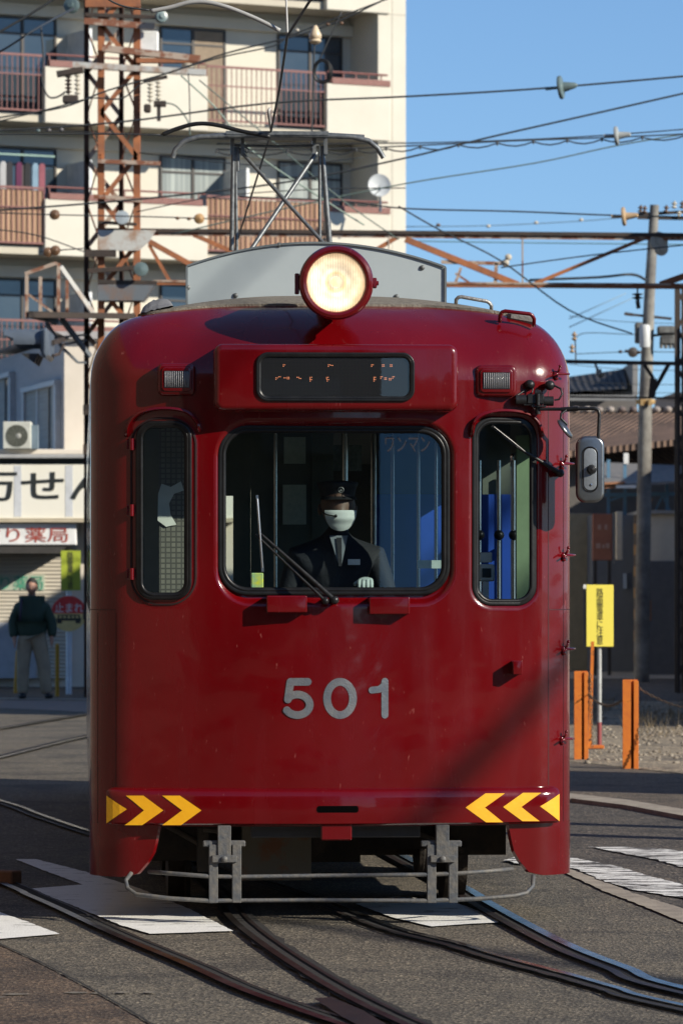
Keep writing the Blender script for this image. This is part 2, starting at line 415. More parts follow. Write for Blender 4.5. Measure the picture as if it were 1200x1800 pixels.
def shell(off, fine, hole_m, name, m, roof=True):
    # columns
    ss = frange(0, XC, .0085 if fine else .03)[:-1] + frange(XC, XC + AL, AL / (22 if fine else 6))[:-1]
    S0 = XC + AL
    side = sorted(set([0.0] + [round(v - YS, 4) for w in SIDEW for v in (w[0], w[1])] + [round(.3 * i, 4) for i in range(1, 44) if .3 * i < TL - 2 * YS - .02]))
    side = [v for v in side if v < TL - 2 * YS - .01]
    cols = [('f', s) for s in ss] + [('f', S0 + v) for v in side]
    back = [XC + AL - AL * i / 6 for i in range(7)] + frange(XC, 0, .06)[1:]
    cols += [('b', s) for s in back]
    right = cols                       # from nose to tail along the right
    left = [(k, -s) for k, s in reversed(cols[1:-1])] if True else []
    allc = right + left                # closed loop
    zr = [ZB] + frange(ZB, ZS, .011 if fine else .04)[1:]
    vs = []; pl = []
    for k, s in allc:
        x, y, nx, ny = outline(s)
        pl.append((k, s, x, y, nx, ny))
    nc = len(pl)
    def put(k, s, x, y, nx, ny, z):
        if k == 'f' and abs(s) < 1.1: y += face_y(x, z) - ybase(x) if abs(x) < 1.08 else 0
        x2 = x - nx * off; y2 = y - ny * off
        if k == 'b': y2 = TL - y2
        return (x2, y2, z)
    for z in zr:
        for c in pl: vs.append(put(*c, z))
    nr = len(zr); fs = []; rowcol = []
    def hole(c, c2, z):
        k, s, x, y, nx, ny = c; x2 = (x + c2[2]) / 2; sm = (s + c2[1]) / 2
        if abs(s) < 1.1:
            if k == 'f' and c2[0] == 'f':
                return min(sdf_rr(x2, z, MAIN), sdf_rr(x2, z, LWIN), sdf_rr(x2, z, RWIN)) < -hole_m
            return sdf_rr(x2, z, MAIN) < -hole_m
        if abs(s) > S0 - 1e-6 and k == 'f' and c2[0] == 'f':
            ym = (y + c2[3]) / 2
            return 1.50 < z < 2.36 and any(a < ym < b for a, b in SIDEW)
        return False
    for r in range(nr - 1):
        zm = (zr[r] + zr[r + 1]) / 2
        for c in range(nc):
            c2 = (c + 1) % nc
            if hole(pl[c], pl[c2], zm): continue
            fs.append((r * nc + c, r * nc + c2, (r + 1) * nc + c2, (r + 1) * nc + c))
    if roof:
        nv = 34
        for j in range(1, nv + 1):
            v = (j / nv) ** 1.6
            for (k, s, x, y, nx, ny) in pl:
                fr = 1 - sstep(.75, XC + AL, abs(s)) if True else 0
                w = .175 + .325 * fr
                q = math.sqrt(max(0, 1 - (1 - min(v / w, 1)) ** 2))
                z = ZS + RA * q + RB_ * (1 - (1 - v) ** 2) - off * .8
                x0, y0, _ = put(k, s, x, y, nx, ny, ZS)
                ty = min(max(y0, 1.1), TL - 1.1)
                vs.append((x0 * (1 - v), y0 + (ty - y0) * v, z))
            a = (nr - 2 + j) * nc
            for c in range(nc):
                c2 = (c + 1) % nc
                fs.append((a + c, a + c2, a + nc + c2, a + nc + c))
    return MB().add(vs, fs).build(name, m, tram, smooth=180)
body = shell(0, True, .012, 'body', M['red'])
lin = shell(.045, False, -.01, 'inner_lining', M['liner'])

# skirts at the corners
def skirt(sg):
    b = MB(); rows = 16; colsN = 34
    vs = []
    q = [FP(283, 1452)[0], FP(279, 1490)[0], FP(270, 1512)[0], FP(252, 1530)[0], FP(222, 1539)[0]]
    q = [(0.48, -.845), (.40, -.86), (.34, -.875), (.29, -.905), (.238, -.95), (.222, -1.02)]
    for j in range(rows + 1):
        z = .478 - (.478 - .222) * (1 - (1 - j / rows) ** 1.6)
        for a, c in zip(q, q[1:]):
            if c[0] <= z + 1e-9: break
        t = (a[0] - z) / (a[0] - c[0]); xin = a[1] + (c[1] - a[1]) * t
        s0 = abs(s_of_x(xin))
        for i in range(colsN + 1):
            s = s0 + (XC + AL - s0 + (1.5 * max(0, i - 28) / 6)) * min(1, i / 28) if i > 28 else s0 + (XC + AL - s0) * i / 28
            if i > 28: s = XC + AL + .7 * (i - 28) / 6
            x, y, nx, ny = outline(sg * s); vs.append((x + nx * .002, y + ny * .002, z))
    w = colsN + 1; n0 = len(vs)
    vs += [(v[0] * .985, v[1] + .014, v[2]) for v in vs]
    fs = [(j * w + i, j * w + i + 1, (j + 1) * w + i + 1, (j + 1) * w + i) for j in range(rows) for i in range(colsN)]
    fs += [tuple(n0 + k for k in reversed(f)) for f in fs]
    for j in range(rows): fs.append((j * w, (j + 1) * w, (j + 1) * w + n0, j * w + n0))
    for i in range(colsN): fs.append((rows * w + i, rows * w + i + 1, rows * w + i + 1 + n0, rows * w + i + n0))
    return b.add(vs, fs).build('skirt', M['red'], tram, smooth=50)
skirt(1); skirt(-1)

# bumper band
def bumper():
    prof = [(-.01, .476), (.040, .478), (.052, .488), (.054, .52), (.054, .61), (.050, .634), (.036, .646), (.004, .655), (-.01, .655)]
    S1 = XC + AL * .36
    ss = [-S1 + 2 * S1 * i / 140 for i in range(141)]
    vs = []; fs = []; np_ = len(prof)
    for i, s in enumerate(ss):
        x, y, nx, ny = outline(s); e = min((S1 - abs(s)) / .03, 1); e = math.sqrt(1 - (1 - e) ** 2)
        for (o, z) in prof:
            oo = -.01 + (o + .01) * e; zz = .565 + (z - .565) * (.92 + .08 * e)
            vs.append((x + nx * oo, y + ny * oo, zz))
    for i in range(140):
        xm = (vs[i * np_][0] + vs[(i + 1) * np_][0]) / 2
        for k in range(np_ - 1):
            fs.append((i * np_ + k, (i + 1) * np_ + k, (i + 1) * np_ + k + 1, i * np_ + k + 1))
    fs += [tuple(range(np_)), tuple(140 * np_ + k for k in range(np_))]
    return MB().add(vs, fs).build('bumper', M['red'], tram, smooth=40)
bump = bumper()
def on_bump(x, z, o=.0565):
    xx, y, nx, ny = outline(x); return (xx + nx * o, y + ny * o, z)
def on_bump_s(s, z, o=.0565):
    xx, y, nx, ny = outline(s); return (xx + nx * o, y + ny * o, z)
sl_ = FR(556, 628, 1416, 1428, .012)
MB().prism(rrect(*sl_), 0, .004, lambda x, z, y: on_bump(x, z, .0545 + y * .3)).build('bumper_slot', mat('slot_black', (.003, .003, .003), 1, spec=0), bump)
def BP(px, py):
    lo, hi = -XC - AL, XC + AL
    for _ in range(40):
        s = (lo + hi) / 2; x, y, nx, ny = outline(s); w = TF.M @ Vector((x + nx * .0565, y + ny * .0565, .5))
        if 600 + w.x / w.y * F < px: lo = s
        else: hi = s
    return s, EYE - (py - HZ) * w.y / F
def chev(pts_img, nm='chevron'):
    b = MB()
    for q in pts_img:
        b.patch([BP(*p) for p in q], 8, 3, on_bump)
    return b.build(nm, M['yellow'], bump)
chev([[(187, 1448), (187, 1399), (223, 1423), (223, 1423)]], 'yellow_triangle')
chev([[(221, 1399), (252, 1399), (287, 1425), (253, 1425)], [(253, 1425), (287, 1425), (250, 1451), (219, 1451)]])
chev([[(285, 1399), (316, 1399), (354, 1425), (320, 1425)], [(320, 1425), (354, 1425), (318, 1451), (285, 1451)]])
chev([[(983, 1396), (983, 1444), (949, 1418), (949, 1418)]], 'yellow_triangle')
chev([[(919, 1394), (951, 1394), (916, 1419), (884, 1419)], [(884, 1419), (916, 1419), (948, 1444), (918, 1444)]])
chev([[(853, 1395), (887, 1395), (852, 1420), (818, 1420)], [(818, 1420), (852, 1420), (884, 1446), (854, 1446)]])
c0, c1 = TF.ray(564, 1478, -.03), TF.ray(618, 1452, -.03)
MB().bx(c0.x, c1.x, -.035, .03, c0.z, .49, .006).build('coupler_cover', M['red'], tram, smooth=30)
MB().bx(-.40, .42, .12, .20, .41, .478, .005).build('coupler_beam', mat('underframe_grey', (.06, .06, .062), .7), tram)

# number on the front
def on_face(x, z, o): return (x, face_y(x, z) - o, z)
def stroke_band(pts, w, fn, n_sub=1):
    """flat rounded stroke along 2D points; returns MB"""
    b = MB(); L2 = []; 
    for i, p in enumerate(pts):
        a = Vector(pts[max(i - 1, 0)]); c = Vector(pts[min(i + 1, len(pts) - 1)]); d = (c - a).normalized(); n = Vector((-d.y, d.x))
        L2.append((Vector(p) + n * w / 2, Vector(p) - n * w / 2))
    vs = [fn(*q) for pr in L2 for q in pr]
    b.add(vs, [(2 * i, 2 * i + 1, 2 * i + 3, 2 * i + 2) for i in range(len(pts) - 1)])
    return b
def cap_disc(b, p, w, fn, n=14):
    b.add([fn(p[0] + w / 2 * math.cos(2 * math.pi * k / n), p[1] + w / 2 * math.sin(2 * math.pi * k / n)) for k in range(n)], [tuple(range(n))])
def digit(name, strokes, x0, x1, z0, z1, w, lab):
    b = MB(); lay = 0
    for st in strokes:
        pts = [(x0 + (x1 - x0) * a, z0 + (z1 - z0) * c) for a, c in st]
        lay += 1
        fn = lambda x, z, o=.0016 + .0004 * lay: on_face(x, z, o)
        q = stroke_band(pts, w, fn); b.add(q.v, q.f)
        for e in (pts[0], pts[-1]):
            lay += 1
            cap_disc(b, e, w, lambda x, z, o=.0016 + .0004 * lay: on_face(x, z, o))
    o = b.build(name, M['silver'], tram); o['label'] = lab
def arc(cx, cz, rx, rz, a0, a1, n=26):
    return [(cx + rx * math.cos(R(a0 + (a1 - a0) * i / n)), cz + rz * math.sin(R(a0 + (a1 - a0) * i / n))) for i in range(n + 1)]
n0 = FR(494, 550, 1192, 1264)
wS = .037
def inset(q): return (q[0] + wS / 2, q[1] - wS / 2, q[2] + wS / 2, q[3] - wS / 2)
digit('number_digit', [[(.92, 1), (.22, 1)], [(.22, 1), (.12, .47)], [(.12, .47)] + arc(.5, .31, .5, .31, 140, -148)], *inset(FR(494, 551, 1192, 1264)), wS, 'silver figure 5')
digit('number_digit', [arc(.5, .5, .5, .5, 90, 450, 48)], *inset(FR(568, 627, 1192, 1264)), wS, 'silver figure 0')
digit('number_digit', [[(1, .0), (1, 1)], [(1, .97), (.9, .86), (.55, .76), (0.0, .74)]], *inset(FR(647, 683, 1191, 1264)), wS * .9, 'silver figure 1')

# window glass, gaskets
def ring(q, w, t, yf, name, m, parent, back=.012):
    """rubber ring following rounded rect q, w wide, standing t proud"""
    outer = rrect(q[0] - w * .35, q[1] + w * .35, q[2] - w * .35, q[3] + w * .35, q[4] + w * .3, 10); n = len(outer); vs = []; fs = []
    sec = [(0, back), (0, -t * .7), (.18, -t), (.5, -t * .75), (.58, -t * .95), (.85, -t * .8), (1, -t * .3), (1, back + .01)]
    cx, cz = (q[0] + q[1]) / 2, (q[2] + q[3]) / 2
    inner = rrect(q[0] + w * .65, q[1] - w * .65, q[2] + w * .65, q[3] - w * .65, max(q[4] - w * .6, .01), 10)
    for (xo, zo), (xi, zi) in zip(outer, inner):
        for a, o in sec:
            x = xo + (xi - xo) * a; z = zo + (zi - zo) * a; vs.append((x, yf(x, z) + o, z))
    k = len(sec)
    for i in range(n):
        j = (i + 1) % n
        for a in range(k - 1): fs.append((i * k + a, j * k + a, j * k + a + 1, i * k + a + 1))
    return MB().add(vs, fs).build(name, m, parent, smooth=60)
def pane(q, yf, name, m, off=.006, nx=8):
    b = MB(); pts = rrect(q[0], q[1], q[2], q[3], q[4], 8)
    # fan strips: split into vertical slices so that it follows the curve
    xs = [q[0] + .008 + (q[1] - q[0] - .016) * i / nx for i in range(nx + 1)]
    def zr(x):
        r = q[4]; e = 0
        if x < q[0] + r: e = r - math.sqrt(max(0, r * r - (q[0] + r - x) ** 2))
        if x > q[1] - r: e = r - math.sqrt(max(0, r * r - (x - q[1] + r) ** 2))
        return q[2] + e + .006, q[3] - e - .006
    vs = []
    for x in xs:
        a, c = zr(x); ym = yf(x, (a + c) / 2) + off; vs += [(x, ym, a), (x, ym, c)]
    return b.add(vs, [(2 * i, 2 * i + 2, 2 * i + 3, 2 * i + 1) for i in range(nx)])
mainY = lambda x, z: max(YPL, ybase(x) + .012)
sideLY = lambda x, z: ybase(x) - .004
sideRY = lambda x, z: ybase(x) + .016
wf = ring(MAIN, .040, .016, mainY, 'window_seal', M['rubber'], tram)
g = pane(MAIN, lambda x, z: YPL, '', None, .008, 24).build('windscreen', M['glass'], tram)
ring(LWIN, .036, .016, sideLY, 'window_seal', M['rubber'], tram)
xa, xb = LWIN[0], LWIN[1]
def chordY(q, f):
    a, b = f(q[0], 0), f(q[1], 0); return lambda x, z: a + (b - a) * (x - q[0]) / (q[1] - q[0])
pane(LWIN, chordY(LWIN, sideLY), '', None, .008, 16).build('side_window_pane', M['glass'], tram)
ring(RWIN, .034, .014, sideRY, 'window_seal', M['rubber'], tram)
pane(RWIN, chordY(RWIN, sideRY), '', None, .008, 16).build('side_window_pane', M['glass'], tram)
# rear window
MB().patch([(MAIN[0], MAIN[2]), (MAIN[1], MAIN[2]), (MAIN[1], MAIN[3]), (MAIN[0], MAIN[3])], 1, 1, lambda x, z: (x, TL - YPL - .01, z)).build('rear_window_pane', M['sideglass'], tram)
# seal joints
for px, py in ((579, 757), (606, 1036), (668, 1036)):
    pass
# door seam round the left panel, three hinges
def seam(q, w, yf, name, m, parent, o=.002):
    outer = rrect(q[0], q[1], q[2], q[3], q[4], 12); inner = rrect(q[0] + w, q[1] - w, q[2] + w, q[3] - w, q[4] - w, 12); n = len(outer)
    vs = [(x, yf(x, z) - o, z) for x, z in outer] + [(x, yf(x, z) - o, z) for x, z in inner]
    # subdivide the long straight runs is unnecessary: they are vertical or short
    return MB().add(vs, [(i, (i + 1) % n, (i + 1) % n + n, i + n) for i in range(n)]).build(name, m, parent)
seam(LDOOR, .009, lambda x, z: min(face_y(x, z), ybase(x) - .001), 'panel_joint', mat('joint_shadow_gap', (.02, .004, .004), .9), tram, .0035)
for py in (781, 897, 1009):
    x, z = FP(231, py); y = ybase(x)
    b = MB().cyl((x, y - .012, z - .028), (x, y - .012, z + .028), .013, n=12)
    b.box((x - .006, y - .004, z), (.036, .01, .05), None, .003); b.box((x + .022, y - .006, z), (.03, .01, .045), None, .003)
    b.build('hinge', M['red'], tram, smooth=40)
sm = mat('paint_seam', (.030, .0006, .0012), .5)
def vseam(s, z0, z1, w=.0035):
    b = MB(); vs = []
    for i in range(25):
        z = z0 + (z1 - z0) * i / 24
        for q in (-w / 2, w / 2):
            x, y, nx, ny = outline(s + q); e = (face_y(x, z) - ybase(x)) if abs(x) < 1.08 else 0; vs.append((x + nx * .0014, y + e + ny * .0014, z))
    b.add(vs, [(2 * i, 2 * i + 1, 2 * i + 3, 2 * i + 2) for i in range(24)]).build('panel_joint', sm, tram)
def hseam(z, s0, s1, w=.0035):
    vs = []
    for i in range(41):
        x, y, nx, ny = outline(s0 + (s1 - s0) * i / 40)
        vs += [(x + nx * .0014, y + ny * .0014, z - w / 2), (x + nx * .0014, y + ny * .0014, z + w / 2)]
    MB().add(vs, [(2 * i, 2 * i + 2, 2 * i + 3, 2 * i + 1) for i in range(40)]).build('panel_joint', sm, tram)
vseam(1.055, .66, 2.58); vseam(-1.06, .66, 1.50); hseam(1.515, -1.06, -1.5); hseam(1.515, 1.06, 1.5); vseam(1.17, .25, 2.6); vseam(-1.19, .25, 1.5)
# drip hoods above the side windows
def hood(pts_px, name='drip_hood'):
    pts = []
    for px, py in pts_px:
        x, z = FP(px, py); pts.append((x, z))
    # smooth
    q = []
    for i in range(len(pts) - 1):
        p0 = pts[max(i - 1, 0)]; p1 = pts[i]; p2 = pts[i + 1]; p3 = pts[min(i + 2, len(pts) - 1)]
        for t in (0, .25, .5, .75):
            q.append(tuple(.5 * (2 * p1[k] + (p2[k] - p0[k]) * t + (2 * p0[k] - 5 * p1[k] + 4 * p2[k] - p3[k]) * t * t + (3 * p1[k] - p0[k] - 3 * p2[k] + p3[k]) * t ** 3) for k in (0, 1)))
    q.append(pts[-1])
    vs = []; fs = []; sec = [(0, 0.004), (.012, -.012), (.010, -.034), (0, -.040), (-.006, -.034), (-.006, .004)]
    for i, (x, z) in enumerate(q):
        a = Vector(q[max(i - 1, 0)]); c = Vector(q[min(i + 1, len(q) - 1)]); d = (c - a).normalized(); n = Vector((-d.y, d.x))
        e = min(1, i / 3 + .3, (len(q) - 1 - i) / 3 + .3)
        for o, yy in sec:
            vs.append((x + n.x * o, ybase(max(-1.15, min(1.15, x))) + yy * e, z + n.y * o))
    k = len(sec)
    for i in range(len(q) - 1):
        for a in range(k): fs.append((i * k + a, (i + 1) * k + a, (i + 1) * k + (a + 1) % k, i * k + (a + 1) % k))
    fs += [tuple(range(k)), tuple((len(q) - 1) * k + a for a in range(k))]
    return MB().add(vs, fs).build(name, M['red'], tram, smooth=50)
hood([(222, 768), (226, 748), (238, 732), (256, 723), (285, 719), (314, 721), (332, 728), (345, 743), (350, 760)])
hood([(829, 768), (832, 748), (840, 735), (856, 727), (880, 723), (912, 725), (935, 733), (947, 748), (951, 768)])
# rounded boxes standing on the face
def rbox(q, y_front, y_back, bev, name, m, parent, mm=None):
    vs = []; fs = []; rings_ = []
    steps = [(0, 0)] + [(bev * (1 - math.cos(R(a))), bev * (1 - math.sin(R(a)))) for a in (0, 22, 45, 67, 90)]
    layers = [(0, y_back)] + [(bev * (1 - math.cos(R(a))), y_front + bev * (1 - math.sin(R(a)))) for a in (0, 22, 45, 67, 90)]
    for ins, y in layers:
        rings_.append([(x, y, z) for x, z in rrect(q[0] + ins, q[1] - ins, q[2] + ins, q[3] - ins, max(q[4] - ins, .004), 8)])
    n = len(rings_[0])
    for r_ in rings_: vs += r_
    for i in range(len(rings_) - 1):
        for k in range(n): fs.append((i * n + k, i * n + (k + 1) % n, (i + 1) * n + (k + 1) % n, (i + 1) * n + k))
    fs.append(tuple((len(rings_) - 1) * n + k for k in range(n)))
    return MB().add(vs, fs).build(name, m, parent, smooth=50)
def FRy(px0, px1, py0, py1, ly, r):
    a = TF.ray(px0, py1, ly); b = TF.ray(px1, py0, ly); return (a.x, b.x, a.z, b.z, r)
DY = -.085
dbox = rbox(FRy(376, 805, 605, 722, DY, .045), DY, .55, .03, 'destination_box', M['red'], tram)
dq = FRy(453, 725, 623, 702, DY, .05)
ring((dq[0], dq[1], dq[2], dq[3], .05), .026, .012, lambda x, z: DY, 'display_seal', M['rubber'], dbox)
def led_mat():
    m, N, L, b = nt('led_panel')
    tc = N.new('ShaderNodeTexCoord'); br = N.new('ShaderNodeTexVoronoi'); br.inputs['Scale'].default_value = 150; br.inputs['Randomness'].default_value = 0
    L.new(tc.outputs['Object'], br.inputs['Vector'])
    r = ramp(N, [(0.25, (.018, .017, .016)), (0.5, (.004, .004, .004))]); L.new(br.outputs['Distance'], r.inputs[0]); L.new(r.outputs[0], b.inputs['Base Color'])
    b.inputs['Roughness'].default_value = .35
    return m
disp = pane((dq[0] + .006, dq[1] - .006, dq[2] + .006, dq[3] - .006, .04), lambda x, z: DY - .001, '', None, 0, 20).build('display', led_mat(), dbox)
lb = MB(); lm = emis('led_orange', (1, .36, .17), .25)
random.seed(3)
for (px, py, n) in ((485, 664, 3), (490, 662, 2), (499, 664, 2), (505, 663, 4), (522, 663, 2), (526, 665, 2), (545, 663, 3), (545, 667, 3), (498, 641, 3), (574, 663, 3), (575, 667, 3), (577, 641, 3), (582, 642, 2), (653, 641, 3), (657, 663, 3), (657, 667, 3), (669, 662, 3), (672, 641, 4), (686, 641, 4), (676, 664, 4), (684, 665, 4), (690, 662, 3)):
    for k in range(n):
        p = TF.ray(px + (k % 2) * 2.6, py + (k // 2) * 2.6, DY - .002); lb.bx(p.x - .0018, p.x + .0018, DY - .0022, DY - .0015, p.z - .0018, p.z + .0018)
lb.build('lit_dots', lm, disp)
pane((dq[0] + .004, dq[1] - .004, dq[2] + .004, dq[3] - .004, .04), lambda x, z: DY - .004, '', None, 0, 20).build('display_glass', glassmat('display_glass', (.9, .9, .9), 1.5), dbox)
# marker lamps
rib = mat('ribbed_lens', (.55, .55, .57), .2, c2=(.5, .5, .52), coat=.5)
for (a, b_, c, d) in ((277, 344, 638, 695), (836, 908, 641, 697)):
    xm = TF.ray((a + b_) / 2, c, .03).x; y0 = ybase(xm) - .035
    sk = (outline(s_of_x(xm)))
    q = FRy(a, b_, c, d, y0, .03)
    lampb = rbox(q, y0, y0 + .25, .016, 'marker_lamp', M['red'], tram)
    w = q[1] - q[0]; h = q[3] - q[2]; cx = (q[0] + q[1]) / 2; cz = (q[2] + q[3]) / 2
    rbox((cx - w * .40, cx + w * .40, cz - h * .38, cz + h * .38, .022), y0 - .008, y0 + .01, .006, 'lamp_rim', M['red'], lampb)
    MB().bx(cx - w * .33, cx + w * .33, y0 - .0105, y0 - .0080, cz - h * .26, cz + h * .26, .0005).build('lamp_recess', mat('lamp_recess', (.01, .01, .012), .4), lampb)
    bb = MB()
    for i in range(13):
        x = cx - w * .30 + w * .60 * i / 12
        bb.tube([(x, y0 - .011, cz - h * .24), (x, y0 - .014, cz), (x, y0 - .011, cz + h * .24)], .0011, 6)
    bb.build('ribbed_lens', rib, lampb, smooth=180)
# headlamp
hc = TF.ray(590, 497, -.02)
hl = MB(); ax = (0, -1, 0)
S = 1 / 363.0
hl.lathe([(.04, -.34), (.10, -.30), (.145, -.20), (.160, -.05), (.163, 0), (.178, .004), (.180, .03), (.172, .045), (.158, .050), (.146, .046), (.138, .03)], hc, ax, 64)
headl = hl.build('headlamp', M['red'], tram, smooth=35)
lens = MB().lathe([(.141, .036), (.12, .046), (.08, .055), (.04, .059), (0, .060)], hc, ax, 48).build('headlamp_lens', None, headl, smooth=180)
def lens_mat():
    m, N, L, b = nt('lit_lens')
    tc = N.new('ShaderNodeTexCoord'); sp = N.new('ShaderNodeSeparateXYZ'); L.new(tc.outputs['Object'], sp.inputs[0])
    # fluted glass: fine vertical ribs
    mu = N.new('ShaderNodeMath'); mu.operation = 'MULTIPLY'; mu.inputs[1].default_value = 520; L.new(sp.outputs[0], mu.inputs[0])
    sn = N.new('ShaderNodeMath'); sn.operation = 'SINE'; L.new(mu.outputs[0], sn.inputs[0])
    dx = N.new('ShaderNodeVectorMath'); dx.operation = 'DISTANCE'; dx.inputs[1].default_value = (hc.x - .004, hc.y - .05, hc.z); L.new(tc.outputs['Object'], dx.inputs[0])
    n = N.new('ShaderNodeTexNoise'); n.inputs['Scale'].default_value = 22; n.inputs['Detail'].default_value = 4; L.new(tc.outputs['Object'], n.inputs['Vector'])
    mr = N.new('ShaderNodeMapRange'); mr.inputs[1].default_value = 0.0; mr.inputs[2].default_value = .16; mr.inputs[3].default_value = 1.0; mr.inputs[4].default_value = .75
    L.new(dx.outputs['Value'], mr.inputs[0])
    a1 = N.new('ShaderNodeMath'); a1.operation = 'MULTIPLY_ADD'; a1.inputs[1].default_value = .16; L.new(sn.outputs[0], a1.inputs[0]); L.new(mr.outputs[0], a1.inputs[2])
    a2 = N.new('ShaderNodeMath'); a2.operation = 'MULTIPLY'; L.new(a1.outputs[0], a2.inputs[0])
    r = N.new('ShaderNodeMapRange'); r.inputs[1].default_value = .3; r.inputs[2].default_value = .7; r.inputs[3].default_value = .7; r.inputs[4].default_value = 1.25; L.new(n.outputs[0], r.inputs[0]); L.new(r.outputs[0], a2.inputs[1])
    b.inputs['Base Color'].default_value = (.3, .22, .12, 1); b.inputs['Roughness'].default_value = .12
    cr = ramp(N, [(0.0, (1, .45, .12)), (.07, (1, .84, .6)), (.13, (1, .60, .25)), (.2, (1, .86, .65)), (.30, (1, .68, .35)), (.42, (1, .86, .64)), (.7, (1, .78, .52)), (1.0, (1, .62, .34))])
    m3 = N.new('ShaderNodeMapRange'); m3.inputs[2].default_value = .15; L.new(dx.outputs['Value'], m3.inputs[0]); L.new(m3.outputs[0], cr.inputs[0])
    L.new(cr.outputs[0], b.inputs['Emission Color'])
    dg = N.new('ShaderNodeVectorMath'); dg.operation = 'DOT_PRODUCT'; dg.inputs[1].default_value = (-3.4, 0, -3.4)
    sb = N.new('ShaderNodeVectorMath'); sb.operation = 'SUBTRACT'; sb.inputs[1].default_value = tuple(hc); L.new(tc.outputs['Object'], sb.inputs[0]); L.new(sb.outputs[0], dg.inputs[0])
    ad = N.new('ShaderNodeMath'); ad.operation = 'ADD'; ad.inputs[1].default_value = 1.0; L.new(dg.outputs['Value'], ad.inputs[0])
    rr_ = ramp(N, [(0, (.9, .9, .9)), (.10, (1.5, 1.5, 1.5)), (.22, (.62, .62, .62)), (.36, (1.15, 1.15, 1.15)), (.5, (.8, .8, .8)), (.75, (1.25, 1.25, 1.25)), (1, (.55, .55, .55))]); L.new(m3.outputs[0], rr_.inputs[0])
    p1 = N.new('ShaderNodeMath'); p1.operation = 'MULTIPLY'; L.new(a2.outputs[0], p1.inputs[0]); L.new(ad.outputs[0], p1.inputs[1])
    p2 = N.new('ShaderNodeMath'); p2.operation = 'MULTIPLY'; L.new(p1.outputs[0], p2.inputs[0]); L.new(rr_.outputs[0], p2.inputs[1]); L.new(p2.outputs[0], b.inputs['Emission Strength'])
    return m
lens.data.materials.append(lens_mat())
MB().lathe([(.02, .0595), (.0, .0625)], hc, ax, 20).build('bulb', emis('bulb_glow', (1, .62, .25), 1.2), headl, smooth=180)
b = MB(); b.box((hc.x - .187, hc.y + .0, hc.z - .005), (.022, .03, .10), None, .004); b.box((hc.x + .187, hc.y, hc.z + .0), (.02, .03, .05), None, .004); b.cyl((hc.x + .197, hc.y, hc.z), (hc.x + .206, hc.y, hc.z), .011)
b.cyl((hc.x + .19, hc.y - .02, hc.z - .012), (hc.x + .19, hc.y + .03, hc.z - .012), .008)
b.build('lamp_clamp', M['red'], headl, smooth=40)
MB().cyl((hc.x, .22, hc.z - .02), (hc.x, .50, 2.90), .06, .09, 20).build('lamp_bracket', M['red'], headl, smooth=40)
# roof canvas strip and grey ventilation box
def roofz(x, y):
    v = 1 - abs(x) / HW; q = math.sqrt(max(0, 1 - (1 - min(v / .175, 1)) ** 2)); z = ZS + RA * q + RB_ * (1 - (1 - v) ** 2)
    return z
b = MB(); ring_ = []
for sgn in (1, -1):
    q_ = [(s_, 0) for s_ in frange(0, XC + AL, .03)] + [(XC + AL + v_, 0) for v_ in frange(.4, 11.6, .8)]
    if sgn == -1: q_ = list(reversed(q_[1:]))
    ring_ += [(sgn * s_) for s_, _ in q_]
m_ = (len(ring_) + 1) // 2
ring_ = ring_[m_:] + ring_[:m_]
nv = 14; vs = []
for j in range(-1, nv + 1):
    for s_ in ring_:
        x, y, nx_, ny_ = outline(s_); fr = 1 - sstep(.75, XC + AL, abs(s_)); v0 = .20 + .20 * fr
        v = v0 + (1 - v0) * max(0, j) / nv; w_ = .175 + .325 * fr
        q = math.sqrt(max(0, 1 - (1 - min(v / w_, 1)) ** 2)); z = ZS + RA * q + RB_ * (1 - (1 - v) ** 2) + (.012 if j >= 0 else -.01)
        ty = min(max(y, 1.1), TL - 1.1); vs.append((x * (1 - v), y + (ty - y) * v, z))
w = len(ring_)
b.add(vs, [(j * w + i, j * w + i + 1, (j + 1) * w + i + 1, (j + 1) * w + i) for j in range(nv + 1) for i in range(w - 1)]).build('roof_canvas', M['canvas'], tram, smooth=40)
RBY = .85
def rbz(x, xl, xr):
    t = (x - (xl + xr) / 2) / ((xr - xl) / 2); return 3.118 + .155 * (1 - t * t)
a = TF.ray(328, 470, RBY); c = TF.ray(783, 470, RBY)
ft = TF.ray(555, 427, RBY).z; fe = TF.ray(783, 470, RBY).z
n = 32; xl, xr = a.x, c.x
top = [(xl + (xr - xl) * i / n, fe + (ft - fe) * (1 - (2 * i / n - 1) ** 2)) for i in range(n + 1)]
poly = top + [(xr, 2.88), (xl, 2.88)]
rb = MB().prism(poly, RBY, 1.9, lambda x, z, y: (x * (1 if y < 1 else .9) + (0 if y < 1 else .02), y, z)).build('roof_box', M['grey'], tram, smooth=30)
b = MB()
for i in range(n):
    p, q = top[i], top[i + 1]
    b.add([(p[0], RBY - .012, p[1] - .003), (q[0], RBY - .012, q[1] - .003), (q[0], RBY - .012, q[1] + .007), (p[0], RBY - .012, p[1] + .007), (p[0], RBY + .05, p[1] + .007), (q[0], RBY + .05, q[1] + .007)], [(0, 1, 2, 3), (3, 2, 5, 4)])
b.bx(xl - .004, xl + .006, RBY - .012, RBY + .04, 2.95, fe); b.bx(xr - .006, xr + .004, RBY - .012, RBY + .04, 2.95, fe)
b.build('box_edge_trim', mat('trim_dark_grey', (.14, .16, .17), .5), rb)
rvm = mat('rivet_grey', (.12, .13, .13), .5)
for px, py in ((414, 519), (697, 521), (742, 470), (330, 505), (490, 430)):
    p = TF.ray(px, py, RBY); MB().lathe([(.013, 0), (.013, .006), (.006, .012), (0, .013)], (p.x, RBY, p.z), (0, -1, 0), 10).build('rivet', rvm, rb, smooth=40)
